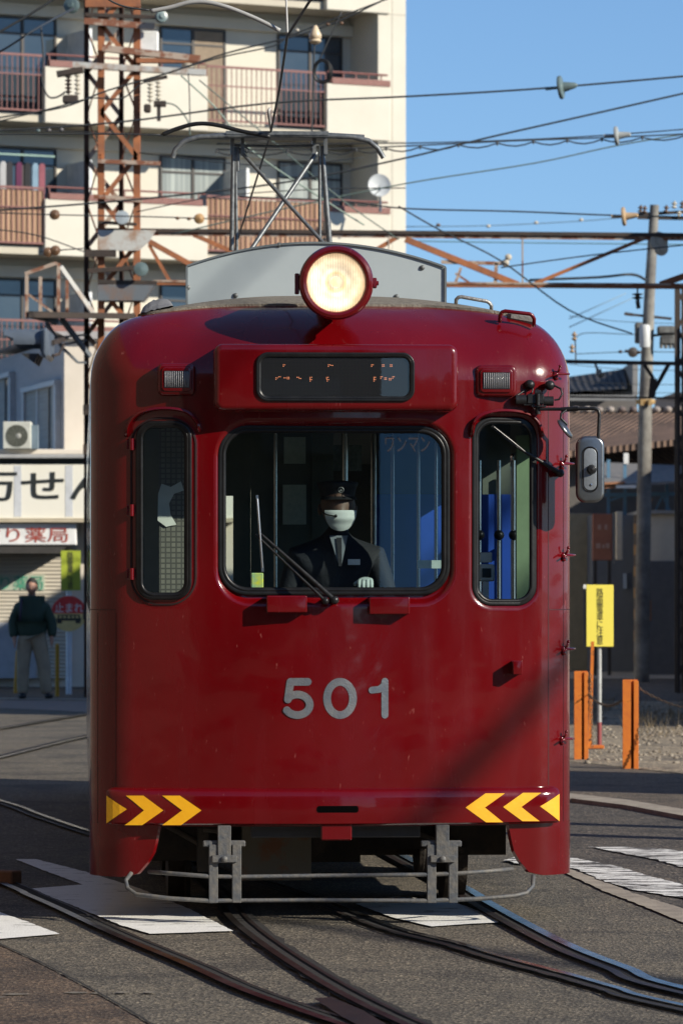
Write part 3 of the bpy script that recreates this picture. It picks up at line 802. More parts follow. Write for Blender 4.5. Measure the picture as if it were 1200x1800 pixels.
# grab handles on the roof edge, tarred patch
def handle(p0, p1, h, r, m, name, dy=0):
    p0 = Vector(p0); p1 = Vector(p1); up = Vector((0, -.02, h))
    pts = [p0, p0 + up * .7, p0 + up + (p1 - p0) * .06, p0 + (p1 - p0) * .14 + up * 1.12, p0 + (p1 - p0) * .86 + up * 1.12, p1 + up - (p1 - p0) * .06, p1 + up * .7, p1]
    return MB().tube(pts, r, 10).build(name, m, tram, smooth=180)
def hp(px, py, ly): return TF.ray(px, py, ly)
handle(hp(801, 537, .55), hp(863, 548, .55), .042, .0095, mat('galvanised_handle', (.35, .34, .32), .45, metal=.5, bump=.6), 'roof_handle')
handle(hp(878, 566, .30), hp(938, 573, .30), .050, .0095, M['red'], 'roof_handle')
b = MB(); pts = []
for i in range(13):
    for j in range(5):
        x = hp(246 + 58 * i / 12, 540, .6).x; y = .45 + .35 * j / 4
        e = math.sin(math.pi * min(1, max(0, i / 12))) ** .4 * math.sin(math.pi * j / 4) ** .5
        pts.append((x, y, roofz(x, y) + .01 + .06 * e + .010 * noise.noise(Vector((i * .9, j * .9, 0)))))
b.add(pts, [(i * 5 + j, (i + 1) * 5 + j, (i + 1) * 5 + j + 1, i * 5 + j + 1) for i in range(12) for j in range(4)]).build('roof_patch', mat('tarred_grey_patch', (.11, .11, .115), .55, c2=(.2, .2, .2), scale=9, bump=.8, bscale=25), tram, smooth=60)
b = MB(); p = hp(915, 560, .42); b.box(p, (.14, .12, .05), Matrix.Rotation(R(10), 3, 'Y'), .015)
b.build('roof_vent', mat('grey_vent', (.16, .15, .14), .7, bump=.5), tram, smooth=40)
# dark blocks below the windscreen, small bracket, wipers
for a, b_, c, d in ((468, 539, 1047, 1077), (648, 719, 1050, 1080)):
    q = FRy(a, b_, c, d, -.02, .007); rbox(q, face_y((q[0] + q[1]) / 2, q[2]) - .062, .08, .006, 'step_block', M['red'], tram)
q = FRy(902, 918, 1162, 1186, 0, .003); y0 = ybase(q[0]); rbox((q[0], q[1], q[2], q[3], .004), y0 - .085, y0 + .02, .003, 'lamp_socket', M['red'], tram)
def wiper(pv, tip, blade0, blade1, name='wiper', two=True, pr=.055, yoff=0):
    root = None
    px, pz = FP(*pv); y = ybase(px) - pr * .5
    P = lambda q, o: (lambda a: Vector((a[0], mainY(a[0], a[1]) - o if abs(a[0]) < .6 else ybase(a[0]) - o, a[1])))(FP(*q))
    b = MB(); b.cyl((px, ybase(px) + .06, pz), (px, ybase(px) - .055, pz), .017); b.ball((px, ybase(px) - .05, pz), .021, 8)
    p0 = Vector((px, ybase(px) - .05, pz)); p1 = P(tip, .035)
    b.tube([p0, p0.lerp(p1, .5) + Vector((0, -.01, 0)), p1], [.013, .009, .006], 8)
    if two:
        p2 = p0 + Vector((-.045, 0, -.004)); b.cyl((p2.x, ybase(px) + .05, p2.z), p2, .014); b.ball(p2, .018, 8)
        p3 = P((tip[0] - 8, tip[1] + 2), .03)
        b.tube([p2, p2.lerp(p3, .5), p3], [.008, .006, .006], 8)
    w = b.build(name, M['black'], tram, smooth=60)
    a0, a1 = P(blade0, .022), P(blade1, .022)
    bb = MB().bar(a0, a1, .012, .018, (0, 1, 0)); bb.tube([a0.lerp(a1, .05) + Vector((0, -.012, 0)), a0.lerp(a1, .5) + Vector((0, -.022, 0)), a0.lerp(a1, .95) + Vector((0, -.012, 0))], .0045, 8)
    bb.build('wiper_blade', M['chrome'] if two else M['rubber'], w, smooth=40)
    return w
wiper((587, 1055), (457, 937), (452, 870), (462, 1005))
wiper((982, 832), (905, 785), (863, 748), (928, 800), two=False)
# hooks at the right corner (rope cleats)
def cleat(px, py, sc_=1.0):
    x, z = FP(px - 4, py); s = s_of_x(x); xx, y, nx, ny = outline(s); o = Vector((xx, y, z)); nrm = Vector((nx, ny, 0)); tn = Vector((-ny, nx, 0))
    b = MB()
    b.ball(o, .016, 6); b.tube([o, o + nrm * .02 + Vector((0, 0, .012)), o + nrm * .03 + Vector((0, 0, .03))], .006, 8); b.ball(o + nrm * .03 + Vector((0, 0, .036)), .0085, 6)
    p = [o + nrm * .03 + tn * -.055 + Vector((0, 0, -.012)), o + nrm * .033 + tn * -.02, o + nrm * .034, o + nrm * .036 + tn * .03, o + nrm * .036 + tn * .06]
    b.tube(p, [.004, .006, .0075, .0065, .005], 8)
    b.ball(o + nrm * .004 + Vector((0, 0, -.02)), .012, 6)
    return b.build('rope_cleat', M['red'], tram, smooth=180)
for px, py in ((980, 657), (990, 815), (993, 976), (993, 1141), (990, 1299)): cleat(px, py)
# camera bracket and mirrors
b = MB(); yb = ybase(1.0)
def HP(px, py, o): 
    p = TF.ray(px, py, yb - o); return p
for k in range(3): pass
b.cyl(HP(906, 703, .06), HP(924, 703, .06), .026, n=14); b.box(HP(940, 702, .06), (.085, .05, .05), None, .006); b.cyl(HP(955, 705, .06), HP(972, 705, .06), .024, n=14)
b.cyl(HP(945, 712, .09), HP(945, 692, .09), .010); b.box(HP(946, 714, .06), (.07, .05, .008)); b.cyl(HP(945, 714, .06), HP(945, 728, .06), .013); b.cyl(HP(940, 690, .07), HP(950, 690, .07), .013)
b.bar(HP(930, 705, .0), HP(930, 705, .08), .05, .04)
br = b.build('mirror_bracket', M['black'], tram, smooth=40)
for px, py in ((931, 676), (966, 677)):
    p = HP(px, py, .03); MB().lathe([(.004, -.04), (.021, -.03), (.025, -.01), (.023, .012), (.012, .02), (0, .022)], p, (0, -1, 0), 16).build('camera_socket', M['black'], br, smooth=60)
b = MB()
b.tube([HP(973, 677, .04), HP(985, 683, .05), HP(988, 692, .06), HP(982, 702, .06), HP(974, 703, .06)], .005, 8)
b.build('bracket_cable', M['black'], br, smooth=60)
MB().tube([HP(936, 683, .04), HP(935, 690, .05), HP(925, 697, .06), HP(915, 700, .06)], .004, 8).build('bracket_cable', M['black'], br, smooth=60)
MB().tube([HP(925, 684, .02), HP(916, 690, .03), HP(905, 697, .05)], .005, 8).build('bracket_cable', M['black'], br, smooth=60)
b = MB(); b.tube([HP(948, 719, .07), HP(1000, 719, .10), HP(1043, 718, .14), HP(1051, 720, .14), HP(1053, 728, .14), HP(1051, 770, .14), HP(1048, 822, .14)], .0085, 10)
b.cyl(HP(986, 720, .09), HP(1016, 718, .115), .012); b.tube([HP(997, 719, .1), HP(986, 727, .12), HP(985, 735, .12), HP(997, 747, .12)], .006, 8)
arm = b.build('mirror_arm', M['black'], tram, smooth=60)
b = MB(); o = HP(992, 754, .12); Mr = Matrix.Rotation(R(-32), 3, 'Y')
pts = [Mr @ Vector((.018 * math.cos(R(a)), 0, .062 * math.sin(R(a)))) for a in range(0, 360, 15)]
b.lathe([(0, -.008), (.05, -.006), (.058, 0), (.05, .010), (0, .016)], o, Mr @ Vector((1, -.25, .1)), 24)
b.build('convex_mirror', M['alu'], arm, smooth=180)
ym = yb - .15
q = FRy(1014, 1062, 767, 883, ym, .045)
mir = rbox((q[0], q[1], q[2], q[3], .046), ym, ym + .035, .014, 'wing_mirror', M['alu'], tram)
ring((q[0], q[1], q[2], q[3], .046), .006, .006, lambda x, z: ym + .03, 'mirror_rim', M['rubber'], mir)
cx, cz = (q[0] + q[1]) / 2, (q[2] + q[3]) / 2; iw, ih = .036, .108
ring((cx - iw - .004, cx + iw - .004, cz - ih, cz + ih, .034), .008, .004, lambda x, z: ym, 'mirror_groove', M['rubber'], mir, back=.003)
rbox((cx - iw, cx + iw - .008, cz - ih + .006, cz + ih - .006, .03), ym - .007, ym + .002, .004, 'mirror_boss', mat('mirror_boss_grey', (.20, .22, .24), .45, metal=.3, bump=.1), mir)
p = HP(1040, 825, .175); MB().lathe([(.0, -.0), (.022, .0), (.024, .012), (.018, .026), (0, .03)], (p.x, ym - .006, p.z), (0, -1, 0), 12).build('mirror_clamp', M['black'], mir, smooth=50)
MB().lathe([(.005, 0), (.006, .003), (0, .004)], (cx, ym - .007, cz - .075), (0, -1, 0), 10).build('mirror_screw', M['chrome'], mir, smooth=50)
# pantograph
PY = 5.4
def PP(px, py, ly=PY): return TF.ray(px, py, ly)
panto = bpy.data.objects.new('pantograph', None); COL.objects.link(panto); panto.parent = tram
pm = mat('pantograph_steel', (.10, .11, .12), .45, metal=.5, c2=(.2, .21, .21), scale=30)
def px_part(name, b): return b.build(name, pm, panto, smooth=60)
b = MB()
b.tube([PP(303, 277, PY - .15), PP(308, 262, PY - .15), PP(325, 247, PY - .15), PP(350, 240, PY - .15), PP(408, 238, PY - .15), PP(490, 236, PY - .15), PP(570, 238, PY - .15), PP(620, 240, PY - .15), PP(648, 247, PY - .15), PP(664, 260, PY - .15), PP(674, 277, PY - .15)], .016, 8)
px_part('collector_horn', b)
b = MB(); b.tube([PP(350, 240, PY + .15), PP(400, 236, PY + .15), PP(570, 236, PY + .15), PP(640, 240, PY + .15)], .014, 8)
b.box((PP(485, 238).x, PY, PP(485, 238).z), (.62, .34, .022)); px_part('contact_shoe', b)
b = MB(); b.tube([PP(412, 255), PP(490, 257), PP(563, 255)], .008, 8)
for px in (408, 426, 552, 572): b.bar(PP(px, 240), PP(px, 272), .022, .05)
b.tube([PP(552, 258), PP(546, 264), PP(553, 268), PP(566, 266)], .005, 6); b.tube([PP(430, 258), PP(438, 262), PP(434, 268), PP(424, 262)], .005, 6)
b.cyl(PP(418, 258), PP(418, 300), .012); px_part('head_frame', b)
for (t0, t1, rr) in (((410, 258), (407, 440), .016), ((414, 258), (416, 440), .011), ((566, 256), (580, 440), .018), ((562, 256), (562, 440), .012)):
    px_part('upright_tube', MB().tube([PP(*t0), PP(*t1)], [rr * .8, rr], 10))
px_part('diagonal_brace', MB().tube([PP(420, 262), PP(573, 432, PY - .3)], .012, 8))
px_part('diagonal_brace', MB().tube([PP(556, 268), PP(440, 440, PY - .3)], .014, 8))
b = MB(); b.box((PP(490, 445, PY).x, PY, 3.22), (.9, 1.4, .06)); px_part('base_frame', b)

# under-gear, fender
fr = M['fender']
FY = -.05
def UP(px, py, ly=FY): return TF.ray(px, py, ly)
for (x0, x1, xc) in ((367, 424, 394), (750, 804, 777)):
    b = MB(); sgn = 1
    la = UP(x0, 1588); lb_ = UP(x1, 1588); w = .04
    ta = UP(x0, 1485)
    b.bx(la.x, la.x + .044, FY - .012, FY + .03, la.z, ta.z, .003); b.bx(lb_.x - .044, lb_.x, FY - .012, FY + .03, la.z, ta.z, .003)
    b.bx(la.x - .028, lb_.x + .02, FY + .0, FY + .035, ta.z - .012, ta.z + .018, .005)
    cz = UP(xc, 1510).z; cx = UP(xc, 1510).x
    b.bx(cx - .032, cx + .032, FY - .02, FY + .02, cz, .48, .003); b.bx(cx - .06, cx + .06, FY - .03, FY - .008, cz - .018, cz + .018, .004)
    b.lathe([(.016, 0), (.016, .01), (.008, .016), (0, .017)], (cx, FY - .03, cz), (0, -1, 0), 8)
    b.build('fender_hanger', fr, tram, smooth=40)
b = MB(); b.tube([UP(262, 1533, FY + .15), UP(300, 1536), UP(367, 1541), UP(420, 1542), UP(560, 1540), UP(750, 1538), UP(803, 1536), UP(860, 1532), UP(900, 1528, FY + .12)], .0105, 10)
b.build('fender_rail', fr, tram, smooth=180)
b = MB(); b.tube([UP(231, 1535, FY + .16), UP(221, 1548, FY + .13), UP(224, 1562, FY + .1), UP(240, 1573, FY + .06), UP(300, 1580), UP(367, 1584), UP(560, 1583), UP(750, 1584), UP(850, 1580), UP(905, 1575, FY + .03), UP(925, 1570, FY + .06), UP(936, 1558, FY + .1), UP(937, 1540, FY + .14)], .0105, 10)
b.build('fender_rail', fr, tram, smooth=180)
MB().bx(-.98, .9, .35, 12.9, .60, .86).build('floor_frame', M['dark'], tram)
MB().bx(UP(425, 0, .6).x, UP(547, 0, .6).x, .6, .66, .17, .46, .004).build('equipment_case', mat('dirty_beige_case', (.10, .085, .06), .8, c2=(.13, .055, .025), scale=7, bump=.3, thr=(.5, .62)), tram)
b = MB(); b.bx(UP(348, 0, .5).x, UP(366, 0, .5).x, .5, .8, .22, .44); b.bx(UP(545, 0, .7).x, UP(570, 0, .7).x, .7, 1.0, .30, .43)
b.bx(-.9, -.4, .9, 2.6, .25, .55); b.bx(.15, .75, 1.3, 3.6, .28, .58); b.bx(-.4, .2, 1.2, 3.4, .22, .5); b.bx(-.95, .95, 3.3, 3.8, .12, .6)
b.tube([(-.62, .45, .44), (-.55, .45, .43), (-.5, .45, .44)], .02); b.tube([(-.9, .7, .5), (-.5, .6, .28), (-.2, .9, .35), (.3, .8, .45), (.7, .9, .3)], .018)
b.build('bogie_frame', M['dark'], tram)
for xs_ in (-.7175, .7175):
    for yy in (1.75, 3.4, 10.1, 11.75):
        b = MB(); b.lathe([(0, -.06), (.28, -.06), (.33, -.055), (.33, .03), (.355, .035), (.355, .06), (0, .06)], (xs_, yy, .33), (-1 if xs_ > 0 else 1, 0, 0), 32)
        b.build('wheel', M['dark'], tram, smooth=40)
MB().bx(.60, .92, .95, 2.3, .27, .598).build('battery_case', M['dark'], tram); MB().bx(-.93, -.62, .95, 2.3, .27, .598).build('battery_case', M['dark'], tram)
MB().bx(-.9, .9, 9.3, 12.6, .2, .6).build('bogie_frame', M['dark'], tram)
# side window panes
for sg in (-1, 1):
    for a, b_ in SIDEW:
        MB().add([(sg * (HW - .01), a, 1.50), (sg * (HW - .01), b_, 1.50), (sg * (HW - .01), b_, 2.36), (sg * (HW - .01), a, 2.36)], [(0, 1, 2, 3)]).build('passenger_window_pane', M['sideglass'], tram)
# interior
MB().bx(-1.1, 1.1, .3, 13.2, .86, .90).build('floor', mat('cab_floor', (.05, .045, .04), .8), tram)
MB().bx(-1.12, 1.12, .35, 13.1, 2.58, 2.61).build('ceiling', mat('cab_ceiling', (.16, .17, .16), .7), tram)
def IP(px, py, ly): return TF.ray(px, py, ly)
# control desk and dark lower cab
b = MB(); b.bx(-.80, .80, .14, .42, .9, 1.50); b.build('control_desk', mat('desk_dark', (.03, .035, .035), .5), tram)
py_ = 1.75
b = MB()
x0 = IP(448, 0, py_).x; x1 = IP(662, 0, py_).x
b.bx(x0 - .02, x0 + .07, py_, py_ + .04, .9, 2.58); b.bx(x0 + .07, IP(548, 0, py_).x, py_ + .01, py_ + .03, .9, 2.58)
wx0, wx1 = IP(284, 0, py_).x, IP(322, 0, py_).x; b.bx(-1.1, wx0, py_, py_ + .04, .9, 2.58); b.bx(wx1, IP(397, 0, py_).x, py_, py_ + .04, .9, 2.58); b.bx(wx0, wx1, py_, py_ + .04, .9, IP(300, 925, py_).z); b.bx(wx0, wx1, py_, py_ + .04, IP(300, 850, py_).z, 2.58); b.bx(IP(410, 0, py_).x, x0 - .022, py_, py_ + .04, .9, 2.58); b.bx(IP(397, 0, py_).x, IP(410, 0, py_).x, py_, py_ + .04, 2.1, 2.58)
b.bx(IP(548, 0, py_).x, IP(552, 0, py_).x + .1, py_, py_ + .05, .9, 2.58)
b.build('cab_partition', M['liner'], tram)
for a, c, d, e in ((499, 537, 768, 815), (497, 538, 852, 922)):
    p = IP(a, d, py_ - .005); q_ = IP(c, e, py_ - .005); MB().bx(p.x, q_.x, py_ - .008, py_ - .002, q_.z, p.z).build('notice_sheet', M['paper'], tram)
p = IP(566, 780, py_ - .1); q_ = IP(640, 826, py_ - .1); MB().bx(p.x, q_.x, py_ + .1, py_ + .105, q_.z, p.z).build('notice_sheet', mat('notice_dim', (.2, .24, .22), .8, c2=(.12, .15, .14), scale=40), tram)
def meshmat():
    m, N, L, b = nt('added_screen'); tc = N.new('ShaderNodeTexCoord'); br = N.new('ShaderNodeTexBrick'); mp = N.new('ShaderNodeMapping'); mp.inputs['Rotation'].default_value = (R(90), 0, 0)
    L.new(tc.outputs['Object'], mp.inputs[0]); L.new(mp.outputs[0], br.inputs['Vector']); br.offset = 0; br.inputs['Scale'].default_value = 1; br.inputs['Brick Width'].default_value = .026; br.inputs['Row Height'].default_value = .026; br.inputs['Mortar Size'].default_value = .004
    br.inputs['Color1'].default_value = (.20, .185, .15, 1); br.inputs['Color2'].default_value = (.15, .14, .115, 1); br.inputs['Mortar'].default_value = (.07, .065, .055, 1); L.new(br.outputs[0], b.inputs['Base Color']); b.inputs['Roughness'].default_value = .8; return m
p = IP(280, 735, .5); q_ = IP(340, 1060, .5); MB().bx(p.x, q_.x, .5, .515, q_.z, p.z).build('added_screen', meshmat(), tram)  # made-up gridded panel that lightens the view into the left window
MB().add([tuple(IP(a, c, .49)) for a, c in ((278, 868), (284, 850), (300, 856), (318, 846), (323, 862), (306, 868), (297, 885), (300, 905), (310, 922), (292, 926), (277, 915))], [tuple(range(11))]).build('reflection_patch', mat('reflection_patch_white', (.75, .74, .68), .8), tram)  # pale cut-out standing in for a reflection in the left window
# blue partition bands seen to the right of the driver
b = MB(); xr0 = IP(655, 0, 2.3).x
b.bx(xr0, 1.08, 2.3, 2.33, .9, 2.12); b.build('blue_partition', M['blue'], tram)
MB().bx(xr0, 1.08, 2.32, 2.35, 2.12, 2.58).build('upper_partition', M['liner'], tram)
for px in (484, 606, 657, 690, 735, 766):
    p = IP(px, 900, 1.65 if px < 640 else 2.2); MB().cyl((p.x, p.y, .9), (p.x, p.y, 2.58), .0105 if px not in (606, 657) else .017, n=10).build('grab_pole', M['chrome'], tram, smooth=60)
for px in (842, 876, 902, 926):
    p = IP(px, 900, 2.2); MB().cyl((p.x, p.y, .9), (p.x, p.y, 2.3), .012, n=10).build('grab_pole', M['chrome'], tram, smooth=60)
    MB().ball((p.x, p.y - .02, 1.90), .028, 8).build('pole_joint', M['rubber'], tram, smooth=180)
p = IP(918, 900, 1.2); MB().bx(p.x - .03, p.x + .05, 1.2, 1.25, .9, 2.4).build('door_pillar', M['green'], tram)
# ticket reader behind the right window
b = MB(); p = IP(855, 1007, .45); b.box(p, (.075, .06, .085), None, .008); b.box(IP(853, 980, .45), (.06, .05, .05), None, .004); b.box(IP(853, 1040, .45), (.03, .04, .10)); tr_ = b.build('card_reader', M['white'], tram, smooth=30)
MB().box(IP(855, 1007, .415), (.045, .006, .045), None, .002).build('reader_screen', M['rubber'], tr_)
b = MB(); p = IP(452, 1018, .3); b.bx(p.x - .03, p.x + .03, p.y, p.y + .04, p.z - .05, p.z + .03, .004); b.build('yellow_can', mat('yellow_can', (.7, .65, .05), .5, c2=(.3, .5, .3), scale=30), tram)
p = IP(755, 992, .25); MB().bx(p.x - .06, p.x + .07, p.y, p.y + .01, p.z - .02, p.z + .02).build('notice_sheet', M['paper'], tram)
# strap handles in the saloon
b = MB()
for i in range(7):
    x = IP(700 + 12 * i, 0, 2.6).x; y = 2.6 + i * .35
    b.tube([(x + .04 * math.cos(R(a)), y, 2.12 + .05 * math.sin(R(a))) for a in range(0, 360, 30)], .006, 6, closed=True); b.bar((x, y, 2.17), (x, y, 2.4), .02, .004)
b.build('strap_handles', M['white'], tram)
# sticker on the windscreen: one-man operation
w = writing('ワンマン', FP(678, 800)[0], FP(757, 800)[0], FP(0, 797)[1], FP(0, 769)[1], lambda x, z: (x, YPL + .0055, z), bold=.01)
w.build('window_lettering', mat('lettering_dark_blue', (.006, .008, .02), .7), tram)
# ------------------------------------------------------------ driver (drawn in tram space, then placed)
def driver():
    D = .42
    H = TF.ray(594, 888, D)                     # face centre
    dx, dz = H.x, H.z
    def T(x, y, z): return TF.M @ Vector((dx + x, D + y, z))
    loc = TF.M @ Vector((dx, D + .1, .9))
    pr = thing('person', 'tram driver in dark uniform cap and white face mask behind the windscreen', 'person', loc)
    def rel(p): return Vector(p) - loc
    skin = mat('driver_skin', (.12, .065, .045), .55); uni = mat('navy_uniform', (.006, .007, .012), .8, bump=.3)
    z0 = dz
    N_ = [(T(0, .16, 1.38), .15), (T(0, .15, 1.52), .14), (T(0, .13, z0 - .38), .16), (T(0, .12, z0 - .24), .12), (T(0, .10, z0 - .15), .058), (T(0, .09, z0 - .09), .055),
          (T(-.19, .12, z0 - .26), .075), (T(-.25, .10, z0 - .48), .055), (T(-.24, -.0, z0 - .56), .043), (T(-.2, -.1, z0 - .58), .03),
          (T(.19, .12, z0 - .26), .075), (T(.25, .06, z0 - .46), .055), (T(.22, -.02, z0 - .46), .042), (T(.15, -.10, z0 - .42), .03),
          (T(-.1, .0, 1.32), .10), (T(-.12, -.16, 1.30), .07), (T(-.12, -.14, 1.0), .05), (T(-.12, -.20, .95), .04),
          (T(.1, .0, 1.32), .10), (T(.12, -.16, 1.30), .07), (T(.12, -.14, 1.0), .05), (T(.12, -.20, .95), .04)]
    E_ = [(0, 1), (1, 2), (2, 3), (3, 4), (4, 5), (3, 6), (6, 7), (7, 8), (8, 9), (3, 10), (10, 11), (11, 12), (12, 13), (0, 14), (14, 15), (15, 16), (16, 17), (0, 18), (18, 19), (19, 20), (20, 21)]
    skin_mesh('uniform', [(rel(p), r) for p, r in N_], E_, uni, pr)
    hd = head_mesh(.098, .235); Mh = Matrix.Translation(T(0, .02, z0 - .01)) @ Matrix.Rotation(TH + R(4), 4, 'Z')
    MB().add([Mh @ Vector(v) for v in hd.v], hd.f).build('head', skin, pr, smooth=180)
    eyes(Mh, pr)
    # cap with peak and badge
    capm = mat('cap_black', (.006, .006, .008), .7, bump=.2)
    b = MB(); vs = []
    t = MB().lathe([(.088, .0), (.090, .025), (.096, .045), (.106, .064), (.102, .074), (.06, .080), (0, .082)], (0, 0, 0), (0, 0, 1), 28)
    cz_ = Mh @ Vector((0, .005, .055))
    b.add([Mh @ Vector((v.x * .96, v.y * 1.12 + .01, v.z + .05)) for v in t.v], t.f)
    pk = []
    for i in range(13):
        a = R(200 + 140 * i / 12); pk.append((.088 * math.cos(a), .10 * math.sin(a), .052)); 
    pk2 = [(x * 1.12, y - .045 * abs(math.sin(R(200 + 140 * i / 12) )) ** 1.5, .036) for i, (x, y, z) in enumerate(pk)]
    b.add([Mh @ Vector(p) for p in pk + pk2], [(i, i + 1, i + 14, i + 13) for i in range(12)])
    b.build('cap', capm, pr, smooth=60)
    bd = MB().tube([Mh @ Vector((.0 + .013 * math.cos(R(a)), -.120, .083 + .013 * math.sin(R(a)))) for a in range(0, 360, 20)], .0018, 6, closed=True)
    bd.add([Mh @ Vector(p) for p in ((-.007, -.121, .077), (.007, -.121, .077), (0, -.122, .090))], [(0, 1, 2)])
    bd.build('cap_badge', mat('badge_silver', (.2, .2, .2), .5, metal=.5), pr)
    # mask with pleats
    mk = mat('white_mask', (.50, .53, .51), .8); vs = []; fs = []; nu, nv = 16, 12
    for j in range(nv + 1):
        v = j / nv; z = -.016 - .088 * v
        for i in range(nu + 1):
            u = i / nu * 2 - 1; wd = .070 * (1 - .42 * v ** 2.5)
            x = u * wd; rr = .125 + .014 * math.sin(math.pi * min(1, v * 1.15 + .1)) + (.0016 * math.sin(v * 17))
            y = -rr * math.sqrt(max(0, 1 - (x / .112) ** 2)) + .004 + (.018 * v ** 3)
            vs.append(Mh @ Vector((x * 1.12, y, z - .014 * (1 - u * u) * v ** 2)))
    w = nu + 1; fs = [(j * w + i, j * w + i + 1, (j + 1) * w + i + 1, (j + 1) * w + i) for j in range(nv) for i in range(nu)]
    MB().add(vs, fs).build('face_mask', mk, pr, smooth=180)
    # headset microphone, shirt, tie
    b = MB().tube([Mh @ Vector(p) for p in ((-.095, -.01, .0), (-.095, -.07, -.02), (-.07, -.115, -.038), (-.035, -.135, -.045))], .003, 6); b.ball(Mh @ Vector((-.028, -.137, -.045)), .008, 6)
    b.build('headset_mic', M['rubber'], pr, smooth=60)
    b = MB(); b.add([T(-.045, -.045, z0 - .15), T(.045, -.045, z0 - .15), T(.012, -.075, z0 - .30), T(-.0, -.075, z0 - .30)], [(0, 1, 2, 3)]); b.build('shirt', mat('shirt_white', (.16, .18, .20), .8), pr)
    b = MB(); b.add([T(-.012, -.055, z0 - .16), T(.014, -.055, z0 - .16), T(.014, -.082, z0 - .30), T(-.002, -.082, z0 - .30)], [(0, 1, 2, 3)]); b.build('tie', uni, pr)
    b = MB(); b.bx(-.03, .03, 0, .004, -.014, .014); p = T(.17, -.05, z0 - .34)
    b.v = [p + v for v in b.v]; p = TF.ray(622, 988, D - .03); b.v = [TF.M @ p + (v - T(.17, -.05, z0 - .34)) for v in b.v]
    b.build('name_badge', M['white'], pr)
    # gloved hands: right one rests on the controller (photo 640,1022)
    gl = mat('white_glove', (.45, .52, .50), .75)
    for (hp_, sgn) in ((TF.ray(642, 1024, D - .16), 1), (TF.ray(520, 1085, D - .14), -1)):
        W0 = TF.M @ hp_; nd = [(rel(W0 + Vector((0, .07, -.02))), .028), (rel(W0 + Vector((0, .02, .004))), (.036, .026)), (rel(W0 + Vector((0, -.02, .008))), (.036, .022))]
        ed = [(0, 1), (1, 2)]
        for k, (ox, ln) in enumerate(((-.030, .030), (-.011, .036), (.010, .033), (.029, .026))):
            i0 = len(nd); bx_ = W0 + Vector((ox, -.035, .006))
            nd += [(rel(bx_), .0115), (rel(bx_ + Vector((0, -ln * .7, -.012))), .0105), (rel(bx_ + Vector((0, -ln * .8, -.036))), .0095)]
            ed += [(2, i0), (i0, i0 + 1), (i0 + 1, i0 + 2)]
        i0 = len(nd); nd += [(rel(W0 + Vector((-sgn * .036, .0, .0))), .013), (rel(W0 + Vector((-sgn * .055, -.024, -.012))), .011)]; ed += [(1, i0), (i0, i0 + 1)]
        skin_mesh('gloved_hand', nd, ed, gl, pr)
    return pr
def head_mesh(rx, h):
    """head centred on the eyes' middle height; faces -y"""
    b = MB(); n = 28; m_ = 22; vs = []
    for j in range(m_ + 1):
        v = j / m_; ph = math.pi * v; z = math.cos(ph) * h / 2
        r = math.sin(ph)
        for i in range(n):
            a = 2 * math.pi * i / n; x = math.cos(a) * r * rx * .88; y = math.sin(a) * r * rx * 1.12
            zz = z
            if z < 0:                                   # jaw narrows, chin forward
                k = -z / (h / 2); x *= 1 - .28 * k; 
                if y > 0: y *= 1 - .55 * k
                else: y *= 1 - .12 * k
            fr = max(0, -math.sin(a)) ** 3
            nose = math.exp(-((math.cos(a) * 3.2) ** 2)) * fr * math.exp(-((z + .028) / .018) ** 2) * .022
            brow = fr * math.exp(-((z - .02) / .012) ** 2) * .004
            sock = math.exp(-((abs(math.cos(a)) - .33) / .14) ** 2) * fr * math.exp(-((z) / .014) ** 2) * .008
            lip = math.exp(-((math.cos(a) * 2.4) ** 2)) * fr * math.exp(-((z + .063) / .009) ** 2) * .006
            y -= nose + brow + lip - sock
            vs.append((x, y, zz))
    fs = [(j * n + i, j * n + (i + 1) % n, (j + 1) * n + (i + 1) % n, (j + 1) * n + i) for j in range(m_) for i in range(n)]
    b.add(vs, fs)
    for sg in (-1, 1):
        b.ball((sg * rx * .9, .012, -.012), (.010, .018, .030), 8)
    return b
def eyes(Mh, pr, ey=-.083, er=.0115):
    b = MB(); d = MB()
    for sg in (-1, 1):
        b.ball(Mh @ Vector((sg * .032, ey, .0)), er, 8); d.ball(Mh @ Vector((sg * .032, ey - er * .8, .0)), er * .45, 6)
    b.build('eyeball', mat('eye_white', (.6, .58, .55), .3), pr, smooth=180); d.build('iris', mat('iris_dark', (.02, .012, .01), .3), pr, smooth=180)
driver()
